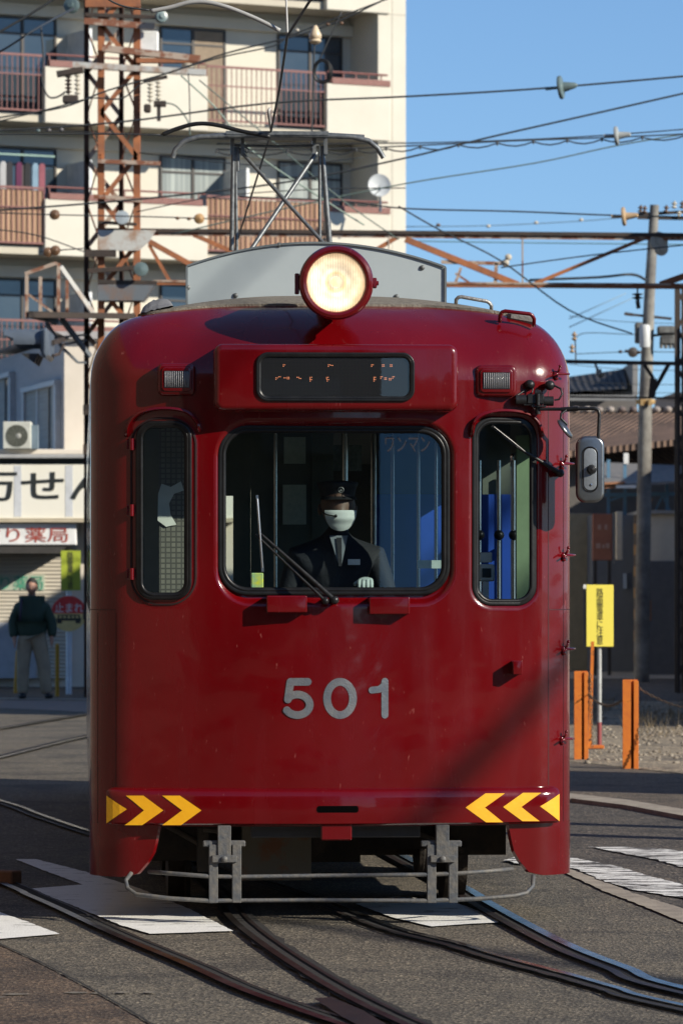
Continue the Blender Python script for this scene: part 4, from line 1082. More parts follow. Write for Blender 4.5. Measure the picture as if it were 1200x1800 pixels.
# ------------------------------------------------------------ ground, road surface, markings, rails
def ground_mat(name, c, c2, speck=(.30, .27, .22), amt=1.0, vs_=58):
    m, N, L, b = nt(name)
    tc = N.new('ShaderNodeTexCoord')
    n1 = N.new('ShaderNodeTexNoise'); n1.inputs['Scale'].default_value = .9; n1.inputs['Detail'].default_value = 7; n1.inputs['Roughness'].default_value = .7; L.new(tc.outputs['Object'], n1.inputs['Vector'])
    r1 = ramp(N, [(.35, c), (.65, c2)]); L.new(n1.outputs[0], r1.inputs[0])
    v = N.new('ShaderNodeTexVoronoi'); v.inputs['Scale'].default_value = vs_; L.new(tc.outputs['Object'], v.inputs['Vector'])
    r2 = ramp(N, [(0.0, (.22, .22, .22)), (.55, (.80, .79, .77)), (.85, (1.3, 1.26, 1.18)), (1.0, (2.3, 2.2, 2.0))]); L.new(v.outputs['Color'], r2.inputs[0])
    n2 = N.new('ShaderNodeTexNoise'); n2.inputs['Scale'].default_value = vs_ * 1.5; n2.inputs['Detail'].default_value = 4; L.new(tc.outputs['Object'], n2.inputs['Vector'])
    r3 = ramp(N, [(.50, (0, 0, 0)), (.68, (1, 1, 1))]); L.new(n2.outputs[0], r3.inputs[0])
    mx = N.new('ShaderNodeMixRGB'); mx.inputs[2].default_value = (*speck, 1); L.new(r3.outputs[0], mx.inputs[0]); L.new(r1.outputs[0], mx.inputs[1])
    mu0 = N.new('ShaderNodeMixRGB'); mu0.blend_type = 'MULTIPLY'; mu0.inputs[0].default_value = amt; L.new(mx.outputs[0], mu0.inputs[1]); L.new(r2.outputs[0], mu0.inputs[2])
    n4 = N.new('ShaderNodeTexNoise'); n4.inputs['Scale'].default_value = 1.3; n4.inputs['Detail'].default_value = 9; n4.inputs['Roughness'].default_value = .62; n4.inputs['Distortion'].default_value = .8; L.new(tc.outputs['Object'], n4.inputs['Vector'])
    r4 = ramp(N, [(.36, (.58, .58, .60)), (.50, (1, 1, 1)), (.66, (1.12, 1.10, 1.06))]); L.new(n4.outputs[0], r4.inputs[0])
    mu = N.new('ShaderNodeMixRGB'); mu.blend_type = 'MULTIPLY'; mu.inputs[0].default_value = 1; L.new(mu0.outputs[0], mu.inputs[1]); L.new(r4.outputs[0], mu.inputs[2])
    L.new(mu.outputs[0], b.inputs['Base Color']); b.inputs['Roughness'].default_value = .85
    bp = N.new('ShaderNodeBump'); bp.inputs['Strength'].default_value = .9; bp.inputs['Distance'].default_value = .008
    L.new(v.outputs['Distance'], bp.inputs['Height'])
    b3 = N.new('ShaderNodeBump'); b3.inputs['Strength'].default_value = .6; b3.inputs['Distance'].default_value = .02; L.new(n2.outputs[0], b3.inputs['Height']); L.new(bp.outputs[0], b3.inputs['Normal']); L.new(b3.outputs[0], b.inputs['Normal'])
    return m
asph = ground_mat('asphalt', (.122, .105, .080), (.078, .068, .054), speck=(.30, .26, .20))
asph2 = ground_mat('coarse_asphalt', (.072, .063, .053), (.046, .042, .036), speck=(.24, .20, .165), vs_=42)
asph3 = ground_mat('brown_asphalt', (.105, .066, .042), (.075, .05, .034), speck=(.28, .21, .145))
dirt = ground_mat('dry_dirt', (.30, .245, .17), (.20, .16, .115), speck=(.48, .41, .31), vs_=30)
ballast = ground_mat('ballast', (.07, .055, .045), (.05, .04, .034), speck=(.14, .11, .09), vs_=16)
paver = mat('pink_paver', (.26, .19, .155), .85, c2=(.20, .15, .125), scale=9, bump=.4)
conc = mat('concrete_strip', (.33, .285, .225), .85, c2=(.21, .18, .145), scale=5, bump=.5, bscale=80)
walk = ground_mat('footway', (.12, .093, .07), (.09, .072, .056), speck=(.25, .21, .16))
groove = mat('rail_groove_dark', (.006, .005, .0045), .95, c2=(.016, .013, .010), scale=20, bump=.8)  # flat strip: shade of the open rail groove is put into its colour
def railmat(name, c, rough, metal, c2):
    return mat(name, c, rough, metal=metal, c2=c2, scale=4, bump=.06, bscale=30, thr=(.4, .6))
polish = railmat('polished_rail', (.34, .34, .35), .24, 1.0, (.16, .14, .13))
rustlip = railmat('rusty_rail_lip', (.026, .015, .012), .55, .3, (.014, .010, .009))
def wpaint(t0=.30, nm='worn_white_paint'):
    m, N, L, b = nt(nm)
    tc = N.new('ShaderNodeTexCoord'); mp = N.new('ShaderNodeMapping'); mp.inputs['Scale'].default_value = (1, 3.2, 1); L.new(tc.outputs['Object'], mp.inputs[0])
    n = N.new('ShaderNodeTexNoise'); n.inputs['Scale'].default_value = 3.0; n.inputs['Detail'].default_value = 12; n.inputs['Roughness'].default_value = .72; L.new(mp.outputs[0], n.inputs['Vector'])
    r = ramp(N, [(t0, (.06, .053, .045)), (t0 + .03, (.78, .77, .73)), (.6, (.84, .83, .79))]); L.new(n.outputs[0], r.inputs[0])
    n2 = N.new('ShaderNodeTexNoise'); n2.inputs['Scale'].default_value = 90; L.new(tc.outputs['Object'], n2.inputs['Vector'])
    mu = N.new('ShaderNodeMixRGB'); mu.blend_type = 'MULTIPLY'; mu.inputs[0].default_value = .25; L.new(r.outputs[0], mu.inputs[1]); L.new(n2.outputs[0], mu.inputs[2]); L.new(mu.outputs[0], b.inputs['Base Color'])
    b.inputs['Roughness'].default_value = .75
    bp = N.new('ShaderNodeBump'); bp.inputs['Strength'].default_value = .4; bp.inputs['Distance'].default_value = .01; L.new(n2.outputs[0], bp.inputs['Height']); L.new(bp.outputs[0], b.inputs['Normal'])
    return m
wp = wpaint(.375); wp2 = wpaint(.475, 'heavily_worn_white_paint')
o = MB().add([(-900, -300, 0), (900, -300, 0), (900, 1500, 0), (-900, 1500, 0)], [(0, 1, 2, 3)]).build('ground', asph, origin=(0, 0, 0)); struct(o)
def rough_edge(pts, step=.05, amp=.008, seed=0):
    out = []; n = len(pts)
    for i in range(n):
        a, b = pts[i], pts[(i + 1) % n]; k = max(1, int((b - a).length / step))
        for j in range(k):
            p = a.lerp(b, j / k); w = Vector((noise.noise(p * 9 + Vector((seed, 0, 0))), noise.noise(p * 9 + Vector((0, seed + 5, 0))), 0)) * amp
            out.append(p + w)
    return out
def sheet(name, px, z, m, amp=.008, kind='structure', step=.05):
    pts = [G(x, y) for x, y in px]
    for p in pts: p.z = z
    pts = rough_edge(pts, step, amp)
    o = MB().poly(pts).build(name, m, origin=(0, 0, 0))
    import bmesh
    bm = bmesh.new(); bm.from_mesh(o.data); bmesh.ops.triangulate(bm, faces=bm.faces[:]); bmesh.ops.recalc_face_normals(bm, faces=bm.faces[:])
    for f in bm.faces:
        if f.normal.z < 0: f.normal_flip()
    bm.to_mesh(o.data); bm.free()
    if kind: o['kind'] = kind
    return o
def world_sheet(name, pts, z, m, kind='structure'):
    o = MB().poly([(x, y, z) for x, y in pts]).build(name, m, origin=(0, 0, 0)); o['kind'] = kind; return o
def smooth(pts, k=6):
    out = []
    for i in range(len(pts) - 1):
        p0 = pts[max(i - 1, 0)]; p1 = pts[i]; p2 = pts[i + 1]; p3 = pts[min(i + 2, len(pts) - 1)]
        for j in range(k):
            t = j / k; out.append(.5 * (2 * p1 + (p2 - p0) * t + (2 * p0 - 5 * p1 + 4 * p2 - p3) * t * t + (3 * p1 - p0 - 3 * p2 + p3) * t ** 3))
    out.append(pts[-1]); return out
# road surfaces
sheet('road_beyond_kerb', [(960, 1528), (1003, 1534), (1060, 1568), (1200, 1624), (1420, 1720), (1500, 1432), (1200, 1438), (1004, 1410), (960, 1404)], .004, asph2, .015)
sheet('brown_road_patch', [(-260, 1600), (-40, 1640), (0, 1663), (70, 1695), (165, 1745), (262, 1802), (330, 1850), (-420, 1850)], .004, asph3, .01)
pts = smooth([G(*p) for p in ((-40, 1640), (0, 1663), (70, 1695), (165, 1745), (262, 1802), (330, 1850))])
def strip(pts, off0, off1, z, jit=0.0, sd=1):
    vs = []
    for i, p in enumerate(pts):
        a = pts[max(i - 1, 0)]; c = pts[min(i + 1, len(pts) - 1)]; d = (c - a).normalized(); n = Vector((d.y, -d.x, 0))
        j0 = jit * noise.noise(Vector((i * .9, sd, 0))); j1 = jit * noise.noise(Vector((i * .9, sd + 7, 0)))
        vs += [(p.x + n.x * (off0 + j0), p.y + n.y * (off0 + j0), z), (p.x + n.x * (off1 + j1), p.y + n.y * (off1 + j1), z)]
    return vs, [(2 * i, 2 * i + 1, 2 * i + 3, 2 * i + 2) for i in range(len(pts) - 1)]
v_, f_ = strip(smooth(pts, 3), -.007, .006, .009, .008); struct(MB().add(v_, f_).build('road_crack', groove, origin=(0, 0, 0)))
sheet('footway', [(960, 1335), (1003, 1340), (1200, 1362), (1500, 1400), (1500, 1425), (1200, 1430), (1004, 1402), (960, 1396)], .004, walk, .01)
def slab(name, px_near, px_far, z0, z1, m):
    a = [G(*p) for p in px_near]; c = [G(*p) for p in px_far]; b = MB()
    n = len(a); vs = [(p.x, p.y, z1) for p in a] + [(p.x, p.y, z1) for p in c] + [(p.x, p.y, z0) for p in a] + [(p.x, p.y, z0) for p in c]
    fs = []
    for i in range(n - 1): fs += [(i, i + 1, n + i + 1, n + i), (2 * n + i, 2 * n + i + 1, i + 1, i), (3 * n + i, 3 * n + i + 1, n + i + 1, n + i)]
    fs += [(0, n, 3 * n, 2 * n), (n - 1, 2 * n - 1, 4 * n - 1, 3 * n - 1)]
    o = b.add(vs, fs).build(name, m, origin=(0, 0, 0)); o['kind'] = 'structure'; return o
slab('kerb', [(960, 1412), (1004, 1412), (1100, 1424), (1200, 1443), (1500, 1490)], [(960, 1404), (1004, 1403), (1100, 1414), (1200, 1431), (1500, 1474)], -.02, .035, conc)
sheet('concrete_strip', [(955, 1500), (1003, 1531), (1060, 1552), (1110, 1572), (1200, 1600), (1420, 1690), (1420, 1716), (1200, 1625), (1130, 1596), (1060, 1569), (992, 1537), (950, 1508)], .008, conc, .012)
sheet('dirt_verge', [(960, 1232), (1500, 1236), (1500, 1402), (1200, 1361), (1003, 1340), (960, 1337)], .006, dirt, .03)
sheet('ballast_bed', [(940, 1136), (1700, 1136), (1700, 1236), (1200, 1234), (940, 1231)], .008, ballast, .05, step=.4)
sheet('far_service_road', [(940, 1182), (1700, 1182), (1700, 1197), (940, 1195)], .02, conc, .01, step=.5)
sheet('far_pavement', [(-260, 1228), (260, 1232), (260, 1252), (155, 1253), (60, 1248), (-260, 1236)], .004, paver, .01)
slab('pavement_kerb', [(-260, 1229.5), (260, 1233.5)], [(-260, 1227.5), (260, 1231.5)], -.02, .022, conc)
sheet('pavement_behind', [(-400, 1180), (300, 1180), (300, 1231), (-260, 1227), (-400, 1224)], .012, walk, .01, step=.4)
# road paint
sheet('crossing_stripe', [(27, 1513), (63, 1513), (150, 1535), (240, 1563), (330, 1600), (410, 1640), (263, 1645), (208, 1628), (120, 1592), (55, 1565), (145, 1558), (85, 1536)], .008, wp, .010)
sheet('crossing_stripe', [(-150, 1560), (12, 1611), (60, 1628), (105, 1645), (0, 1654), (-150, 1668)], .008, wp, .010)
sheet('crossing_stripe', [(625, 1592), (700, 1578), (808, 1592), (850, 1608), (892, 1624), (830, 1627), (758, 1632), (690, 1616)], .008, wp, .008)
sheet('crossing_stripe', [(885, 1516), (905, 1510), (1010, 1512), (1080, 1526), (1200, 1560), (1420, 1620), (1420, 1655), (1200, 1583), (1110, 1568), (1060, 1553), (1012, 1531), (905, 1521)], .012, wp2, .02, step=.03)
sheet('crossing_stripe', [(1036, 1492), (1150, 1494), (1200, 1500), (1420, 1530), (1420, 1560), (1200, 1528), (1150, 1514), (1090, 1503)], .012, wp2, .03, step=.03)
scr = mat('faded_scrape', (.19, .165, .13), .85, c2=(.12, .105, .083), scale=30, thr=(.4, .6))
for i, (x, y, l) in enumerate(((0, 1752, 45), (115, 1749, 35), (160, 1750, 18), (200, 1748, 26), (250, 1748, 20), (-60, 1757, 60))):
    sheet('paint_scrape', [(x, y), (x + l * .5, y - 1.5), (x + l * 1.2, y - .5), (x + l * 1.1, y + .8), (x + l * .4, y + 1.6)], .0085, scr, .012, step=.02)
# rails
dull = railmat('dull_rail', (.055, .045, .040), .42, .7, (.028, .022, .019))
def rail(px, label, ext=None, cont=None, far=1, w=.050, z=.010, lipw=.035, gap=.16, hm=None, group='rails set in the street'):
    pts = [G(*p) for p in px]
    if ext: pts = [Vector(p) for p in ext] + pts
    if cont: pts = pts + [Vector(p) for p in cont]
    pts = smooth(pts, 7)
    t = thing('rail', label, 'rail', (pts[0].x, pts[0].y, 0), group)
    a_, b_ = (-gap * .78, gap * .22) if far < 0 else (-gap * .22, gap * .78)
    v, f = strip(pts, a_, b_, .013, .026, len(px)); MB().add(v, f).build('flangeway', groove, t)
    s0 = -.008 if far > 0 else .008
    v, f = strip(pts, s0 - w / 2, s0 + w / 2, .021); MB().add(v, f).build('rail_head', hm or polish, t)
    s1 = (w / 2 + .052) * far
    v, f = strip(pts, s1 - lipw / 2, s1 + lipw / 2, .019, .003); MB().add(v, f).build('rail_lip', rustlip, t)
    return t
rail([(0, 1556), (50, 1579), (100, 1601), (200, 1648), (330, 1703), (430, 1748), (560, 1795), (700, 1842)], 'curved street rail crossing the lower left corner of the road', ext=[(-5.2, 36, 0), (-3.4, 29.3, 0)], far=-1, gap=.11, w=.042, hm=railmat('half_dull_rail', (.22, .20, .18), .32, 1.0, (.09, .07, .06)), lipw=.012)
rail([(0, 1412), (70, 1437), (155, 1466), (300, 1510), (480, 1560), (600, 1603), (700, 1640), (800, 1665), (880, 1690), (1000, 1722), (1080, 1745), (1200, 1777)], 'street rail running from under the tram to the right edge, nearer of two', ext=[(-6.4, 46, 0), (-4.2, 38, 0)], cont=[(2.6, 13.2, 0)], far=1, gap=.085, w=.036, lipw=.016)
rail([(367, 1568), (410, 1622), (470, 1671), (560, 1730), (640, 1774), (720, 1812), (800, 1846)], 'dark rail under the left wheels of the tram', ext=[(-1.95, 35, 0), (-1.25, 27.5, 0)], far=-1, gap=.15, w=.035, lipw=.02, hm=dull)
rail([(815, 1567), (850, 1590), (930, 1635), (1010, 1675), (1100, 1710), (1200, 1746)], 'rail under the right wheels of the tram, its top shining blue', ext=[(-.5, 35, 0), (.15, 27.5, 0)], cont=[(2.3, 14.6, 0)], far=1, w=.052, gap=.12, lipw=.04)
rail([(-160, 1378), (0, 1335), (155, 1297), (330, 1262)], 'street rail behind the tram at the left, nearer of two', far=-1, gap=.16)
rail([(-160, 1312), (0, 1284), (155, 1258), (330, 1232)], 'street rail behind the tram at the left, farther of two', far=-1, gap=.16)
sheet('track_crossing_plate', [(552, 1766), (582, 1763), (640, 1788), (700, 1825), (660, 1830), (598, 1797)], .0225, rustlip, .004, None)['label'] = 'reddish steel plate between the crossing rails in the foreground'
o = bpy.data.objects['track_crossing_plate']; o['category'] = 'rail plate'
MB().box(G(5, 1556) + Vector((0, 0, .04)), (.20, .09, .08), Matrix.Rotation(R(-35), 3, 'Z'), .008).build('rail_block', mat('rust_block', (.20, .085, .035), .8, bump=.5))
tag(bpy.data.objects['rail_block'], 'small rusty steel block beside the rail at the left edge of the road', 'rail block')
# dry grass on the verge
random.seed(11); b = MB()
for i in range(2600):
    x = random.uniform(1012, 1240); y = 1240 + 62 * random.random() ** 1.5 if random.random() < .8 else random.uniform(1262, 1330)
    if noise.noise(Vector((x * .02, y * .03, 0))) < -.12: continue
    p = G(x, y); h = random.uniform(.02, .16) * (1.4 if y < 1285 else .45); a = random.uniform(0, 6.28); l = Vector((math.cos(a), math.sin(a), 0))
    q = p + l * h * random.uniform(.2, 1.1) + Vector((0, 0, h)); w = Vector((-l.y, l.x, 0)) * .004
    b.add([p - w, p + w, q], [(0, 1, 2)])
tag(b.build('dry_grass', mat('dry_grass', (.22, .165, .09), .9, c2=(.13, .10, .06), scale=3), origin=(0, 0, 0)), None, None, None, 'stuff')
random.seed(12); b = MB()
for i in range(420):
    x = random.uniform(1010, 1260); y = random.uniform(1238, 1345); p = G(x, y); r = random.uniform(.008, .03)
    b.ball(p + Vector((0, 0, r * .4)), (r, r * .8, r * .6), 4)
tag(b.build('gravel', mat('pebble', (.30, .26, .2), .9, c2=(.16, .13, .1), scale=2), origin=(0, 0, 0), smooth=180), None, None, None, 'stuff')
# ------------------------------------------------------------ street furniture near the kerb
orange = mat('orange_paint', (.62, .17, .02), .5, c2=(.46, .12, .02), scale=6, bump=.4, bscale=60)
def orange_chip():
    m, N, L, b = nt('chipped_orange'); tc = N.new('ShaderNodeTexCoord'); n = N.new('ShaderNodeTexNoise'); n.inputs['Scale'].default_value = 14; n.inputs['Detail'].default_value = 6; L.new(tc.outputs['Object'], n.inputs['Vector'])
    r = ramp(N, [(.30, (.10, .03, .02)), (.36, (.62, .18, .02)), (.7, (.52, .13, .02))]); L.new(n.outputs[0], r.inputs[0]); L.new(r.outputs[0], b.inputs['Base Color']); b.inputs['Roughness'].default_value = .5; return m
oc = orange_chip()
def H_post(px, by, ty, label, wpx):
    g = G(px, by); d = g.y; h = EYE - (ty - HZ) * d / F; w = wpx * d / F
    b = MB(); b.bx(g.x - w / 2, g.x - w / 2 + w * .52, d - .06, d - .045, 0, h, .002); b.bx(g.x + w / 2 - w * .30, g.x + w / 2, d - .065, d + .06, 0, h - .01, .002)
    b.bx(g.x - w / 2 + .01, g.x - w / 2 + .025, d - .045, d + .06, 0, h, .002); b.bx(g.x - w / 2 + .02, g.x + w / 2, d + .05, d + .062, 0, h, 0)
    o = b.build('barrier_post', oc, origin=(g.x, d, 0)); tag(o, label, 'post', 'orange steel posts on the verge'); return g, h
p1, h1 = H_post(1020.5, 1336, 1180, 'orange steel post against the right side of the tram', 25)
p2, h2 = H_post(1107, 1352, 1195, 'orange steel post standing alone right of the yellow sign', 28)
g = G(1036, 1318); d = g.y
b = MB(); b.bar((g.x, d, 0), Wp(1041, 1128, d), .03, .05); b.bx(g.x - .03, g.x + .14, d - .04, d + .04, .01, .045, .004)
tag(b.build('thin_barrier_post', oc, origin=(g.x, d, 0)), 'thin leaning orange bar in front of the yellow sign', 'post')
def chain(a, c, sag, label):
    b = MB(); n = int((c - a).length / .032); 
    P = [a.lerp(c, i / n) + Vector((0, 0, -sag * 4 * (i / n) * (1 - i / n))) for i in range(n + 1)]
    for i in range(n):
        p, q = P[i], P[i + 1]; m_ = (p + q) / 2; dr = (q - p).normalized(); u = Vector((0, 0, 1)) if i % 2 else Vector((0, 1, 0)); s_ = dr.cross(u).normalized()
        b.tube([m_ + dr * .022 * math.cos(R(t)) + s_ * .010 * math.sin(R(t)) for t in range(0, 360, 60)], .0035, 5, closed=True)
    tag(b.build('chain', mat('chain_rusty', (.16, .11, .07), .6, metal=.5), smooth=60), label, 'chain')
chain(Vector((p1.x + .06, p1.y, h1 - .2)), Vector((p2.x - .07, p2.y, h2 - .18)), .08, 'rusty chain hanging between the two orange posts')
chain(Vector((p2.x + .07, p2.y, h2 - .07)), Vector((p2.x + 1.1, p2.y - .8, h2 - .12)), .16, 'rusty chain running from the lone orange post out of the picture at right')
chain(Vector((p1.x + .085, p1.y - .07, h1 - .03)), Vector((p1.x + .10, p1.y - .07, .12)), .0, 'loose rusty chain hanging down beside the thin orange bar')
# yellow warning sign
g = G(1053, 1312); d = g.y
t = thing('warning_sign', 'bright yellow upright sign with a column of black characters on a grey pole', 'sign', (g.x, d, 0))
MB().cyl((g.x, d, 0), Wp(1053, 1040, d), .022, n=12).build('pole', mat('pole_grey', (.42, .43, .42), .5, c2=(.3, .3, .28), scale=10, bump=.2), t, smooth=40)
MB().cyl((g.x, d - .001, 0), Wp(1053, 1270, d) + Vector((0, -.001, 0)), .0235, n=12).build('pole_foot_paint', mat('dull_red_paint', (.25, .05, .05), .6), t, smooth=40)
ysign = mat('yellow_sign', (.86, .74, .11), .5, c2=(.82, .69, .10), scale=2)
a = Wp(1030, 1137, d - .03); c = Wp(1077.5, 1028, d - .03)
pan = MB().bx(a.x, c.x, d - .045, d - .03, a.z, c.z, .003).build('sign_panel', ysign, t)
writing('路面電車に注意', Wp(1047.5, 0, d).x, Wp(1059.5, 0, d).x, Wp(0, 1133, d).z, Wp(0, 1034, d).z, lambda x, z: (x, d - .048, z), vertical=True).build('sign_characters', mat('sign_ink', (.03, .03, .02), .6), pan)
a2 = Wp(1025, 1137, d + .02); MB().bx(a2.x, c.x - .04, d + .02, d + .03, a2.z, c.z - .002, .002).build('rear_panel', mat('panel_back_grey', (.13, .14, .16), .6), t)
p = Wp(1027.5, 1032, d + .01); MB().box(p, (.03, .01, .05)).build('panel_corner', M['white'], t)
# left: tram warning signs on one pole
g = G(121, 1222); d = g.y
t = thing('tram_stop_sign', 'white pole with round red and yellow sign below a green-yellow board', 'sign', (g.x, d, 0))
MB().cyl((g.x, d, 0), Wp(121, 985, d), .044, n=14).build('pole', mat('white_pole', (.8, .86, .9), .5), t, smooth=40)
cxw = Wp(121, 1079, d - .06); rr = 31 * d / F
dc = MB().lathe([(0, -.01), (rr, -.01), (rr, .01), (0, .01)], cxw, (0, -1, 0), 40).build('round_plate', mat('sign_cream_yellow', (.85, .66, .27), .5), t)
b = MB(); pts = [(rr * math.cos(R(a)), rr * math.sin(R(a))) for a in range(0, 181, 6)]
b.poly([(cxw.x + x, cxw.y - .013, cxw.z + z + .004) for x, z in pts]); b.build('red_half', mat('sign_red', (.75, .05, .05), .5), dc)
writing('止まれ', cxw.x - rr * .78, cxw.x + rr * .82, cxw.z + rr * .08, cxw.z + rr * .62, lambda x, z: (x, cxw.y - .016, z), bold=.008).build('white_characters', M['white'], dc)
b = MB(); q = cxw + Vector((0, -.013, -rr * .33)); ink = mat('pictogram_ink', (.05, .05, .04), .6)
b.bx(q.x - .18, q.x + .18, q.y - .003, q.y, q.z - .015, q.z + .02); b.bx(q.x - .16, q.x + .16, q.y - .003, q.y, q.z + .055, q.z + .07)
for i in range(6): b.bx(q.x - .16 + .06 * i, q.x - .14 + .06 * i, q.y - .003, q.y, q.z + .02, q.z + .055)
b.bx(q.x - .17, q.x - .10, q.y - .003, q.y, q.z - .055, q.z - .015); b.bx(q.x + .10, q.x + .17, q.y - .003, q.y, q.z - .055, q.z - .015)
b.build('tram_pictogram', ink, dc)
a = Wp(107, 1038, d - .06); c = Wp(141.5, 968, d - .06)
pan = MB().bx(a.x, c.x, d - .07, d - .05, a.z, c.z, .003).build('sign_panel', mat('green_yellow_board', (.42, .50, .05), .5), t)
writing('路面電車に注意', Wp(118.5, 0, d).x, Wp(129.5, 0, d).x, Wp(0, 1035, d).z, Wp(0, 970, d).z, lambda x, z: (x, d - .076, z), vertical=True).build('sign_characters', ink, pan)
for (x0, y0, x1, y1, lab) in ((27, 1220, 31, 1146, 'slim yellow-orange post leaning beside the standing man at his right leg'), (100.5, 1226, 100.5, 1135, 'slim yellow-orange post between the standing man and the round sign')):
    g = G(x0, y0); b = MB(); b.tube([g, Wp(x1, y1, g.y)], .03, 12); b.ball(Wp(x1, y1, g.y), .031, 8)
    tag(b.build('marker_post', mat('marker_post_yellow', (.60, .30, .02), .5), smooth=50), lab, 'post')
# man on the pavement
def man():
    g = G(56, 1229, .012); loc = Vector((g.x, g.y, .012))
    pr = thing('person', 'man in dark green jacket and beige trousers standing on the pavement at the left', 'person', loc)
    S_ = 1.70 / 1.75; rel = lambda x, y, z: Vector((x * S_ * 1.06, y * S_, z * S_))
    sk = mat('man_skin', (.42, .23, .16), .6)
    nodes = [(rel(0, 0, .95), .10), (rel(0, 0, 1.12), .12), (rel(0, .01, 1.28), .13), (rel(0, .01, 1.40), .085), (rel(0, 0, 1.48), .056), (rel(0, -.01, 1.55), .058),
             (rel(-.17, .01, 1.35), .062), (rel(-.245, .02, 1.10), .05), (rel(-.235, -.06, .88), .036), (rel(-.225, -.09, .82), .03),
             (rel(.17, .01, 1.35), .062), (rel(.25, .02, 1.10), .05), (rel(.275, -.04, .89), .036), (rel(.275, -.07, .83), .03),
             (rel(-.09, 0, .86), .075), (rel(-.115, -.02, .50), .055), (rel(-.115, .0, .10), .042), (rel(-.12, -.10, .045), .038),
             (rel(.09, 0, .86), .075), (rel(.17, -.02, .50), .055), (rel(.20, .0, .10), .042), (rel(.24, -.10, .045), .038)]
    E_ = [(0, 1), (1, 2), (2, 3), (3, 4), (4, 5), (3, 6), (6, 7), (7, 8), (8, 9), (3, 10), (10, 11), (11, 12), (12, 13), (0, 14), (14, 15), (15, 16), (16, 17), (0, 18), (18, 19), (19, 20), (20, 21)]
    for hi, sg in ((9, -1), (13, 1)):
        base = nodes[hi][0]
        for k, ox in enumerate((-.024, -.008, .008, .023)):
            i0 = len(nodes); nodes.append((base + Vector((0, ox, -.05)), .009)); nodes.append((base + Vector((0, ox - .004, -.085)), .008)); E_ += [(hi, i0), (i0, i0 + 1)]
        i0 = len(nodes); nodes.append((base + Vector((-sg * .012, -.032, -.03)), .010)); E_.append((hi, i0))
    skin_mesh('body', nodes, E_, sk, pr)
    jk = mat('dark_green_jacket', (.030, .058, .036), .75, c2=(.020, .042, .028), scale=4, bump=.5, bscale=9)
    jn = [(rel(0, 0, .86), (.20, .16)), (rel(0, 0, .96), (.23, .19)), (rel(0, -.01, 1.12), (.22, .19)), (rel(0, .01, 1.30), (.20, .17)), (rel(0, .01, 1.39), .125), (rel(0, 0, 1.45), .085), (rel(0, 0, 1.50), .066)]
    jn += [(rel(-.175, .01, 1.32), .085), (rel(-.255, .02, 1.10), .088), (rel(-.24, -.06, .87), .062), (rel(.175, .01, 1.32), .085), (rel(.265, .02, 1.10), .088), (rel(.28, -.04, .88), .062)]
    skin_mesh('jacket', jn, [(0, 1), (1, 2), (2, 3), (3, 4), (4, 5), (5, 6), (4, 7), (7, 8), (8, 9), (4, 10), (10, 11), (11, 12)], jk, pr, root=3)
    tr = mat('beige_trousers', (.36, .30, .205), .85, c2=(.27, .22, .155), scale=5, bump=.6, bscale=8)
    tn = [(rel(0, 0, 1.06), (.17, .14)), (rel(-.095, 0, .80), .125), (rel(-.118, -.02, .48), .098), (rel(-.122, .0, .05), .088), (rel(.10, 0, .80), .125), (rel(.165, -.02, .48), .098), (rel(.20, .0, .05), .088)]
    skin_mesh('trousers', tn, [(0, 1), (1, 2), (2, 3), (0, 4), (4, 5), (5, 6)], tr, pr)
    for x0, dx in ((-.118, -.01), (.21, .05)):
        b = MB(); c = loc + rel(x0 + dx * .5, -.10, .045); b.ball(c, (.06, .15, .05), 10); b.build('shoe', mat('black_shoe', (.015, .013, .012), .6), pr, smooth=180)
    hd = head_mesh(.090, .25); Mh = Matrix.Translation(loc + rel(0, -.02, 1.615)) @ Matrix.Rotation(R(-6), 4, 'Z')
    MB().add([Mh @ Vector(v) for v in hd.v], hd.f).build('head', sk, pr, smooth=180); eyes(Mh, pr, -.086, .009)
    b = MB(); vs = []
    for j in range(9):
        ph = R(6 + 74 * j / 8)
        for i in range(28):
            a = 2 * math.pi * i / 28; back = (math.sin(a) + 1) / 2; k = ph * (.72 + .55 * back)
            vs.append(Mh @ Vector((math.cos(a) * math.sin(k) * .090 * .97, math.sin(a) * math.sin(k) * .090 * 1.2, math.cos(k) * .133)))
    b.add(vs, [(j * 28 + i, j * 28 + (i + 1) % 28, (j + 1) * 28 + (i + 1) % 28, (j + 1) * 28 + i) for j in range(8) for i in range(28)]); b.build('hair', mat('dark_hair', (.02, .016, .013), .7), pr, smooth=180)
    b = MB(); b.tube([loc + rel(-.13, -.11, 1.44), loc + rel(-.14, -.175, 1.30), loc + rel(-.15, -.16, 1.1)], .016, 8); b.build('bag_strap', mat('purple_strap', (.05, .03, .06), .7), pr, smooth=180)
man()
tag(MB().bx(5.0, 5.25, 31.6, 35.2, 0, 2.4, .02).build('shade_wall', mat('shade_wall_grey', (.3, .29, .27), .9, bump=.3)), 'unseen grey wall added beyond the right edge to shade the footway', 'wall')  # unseen wall, added only to throw shade on the footway
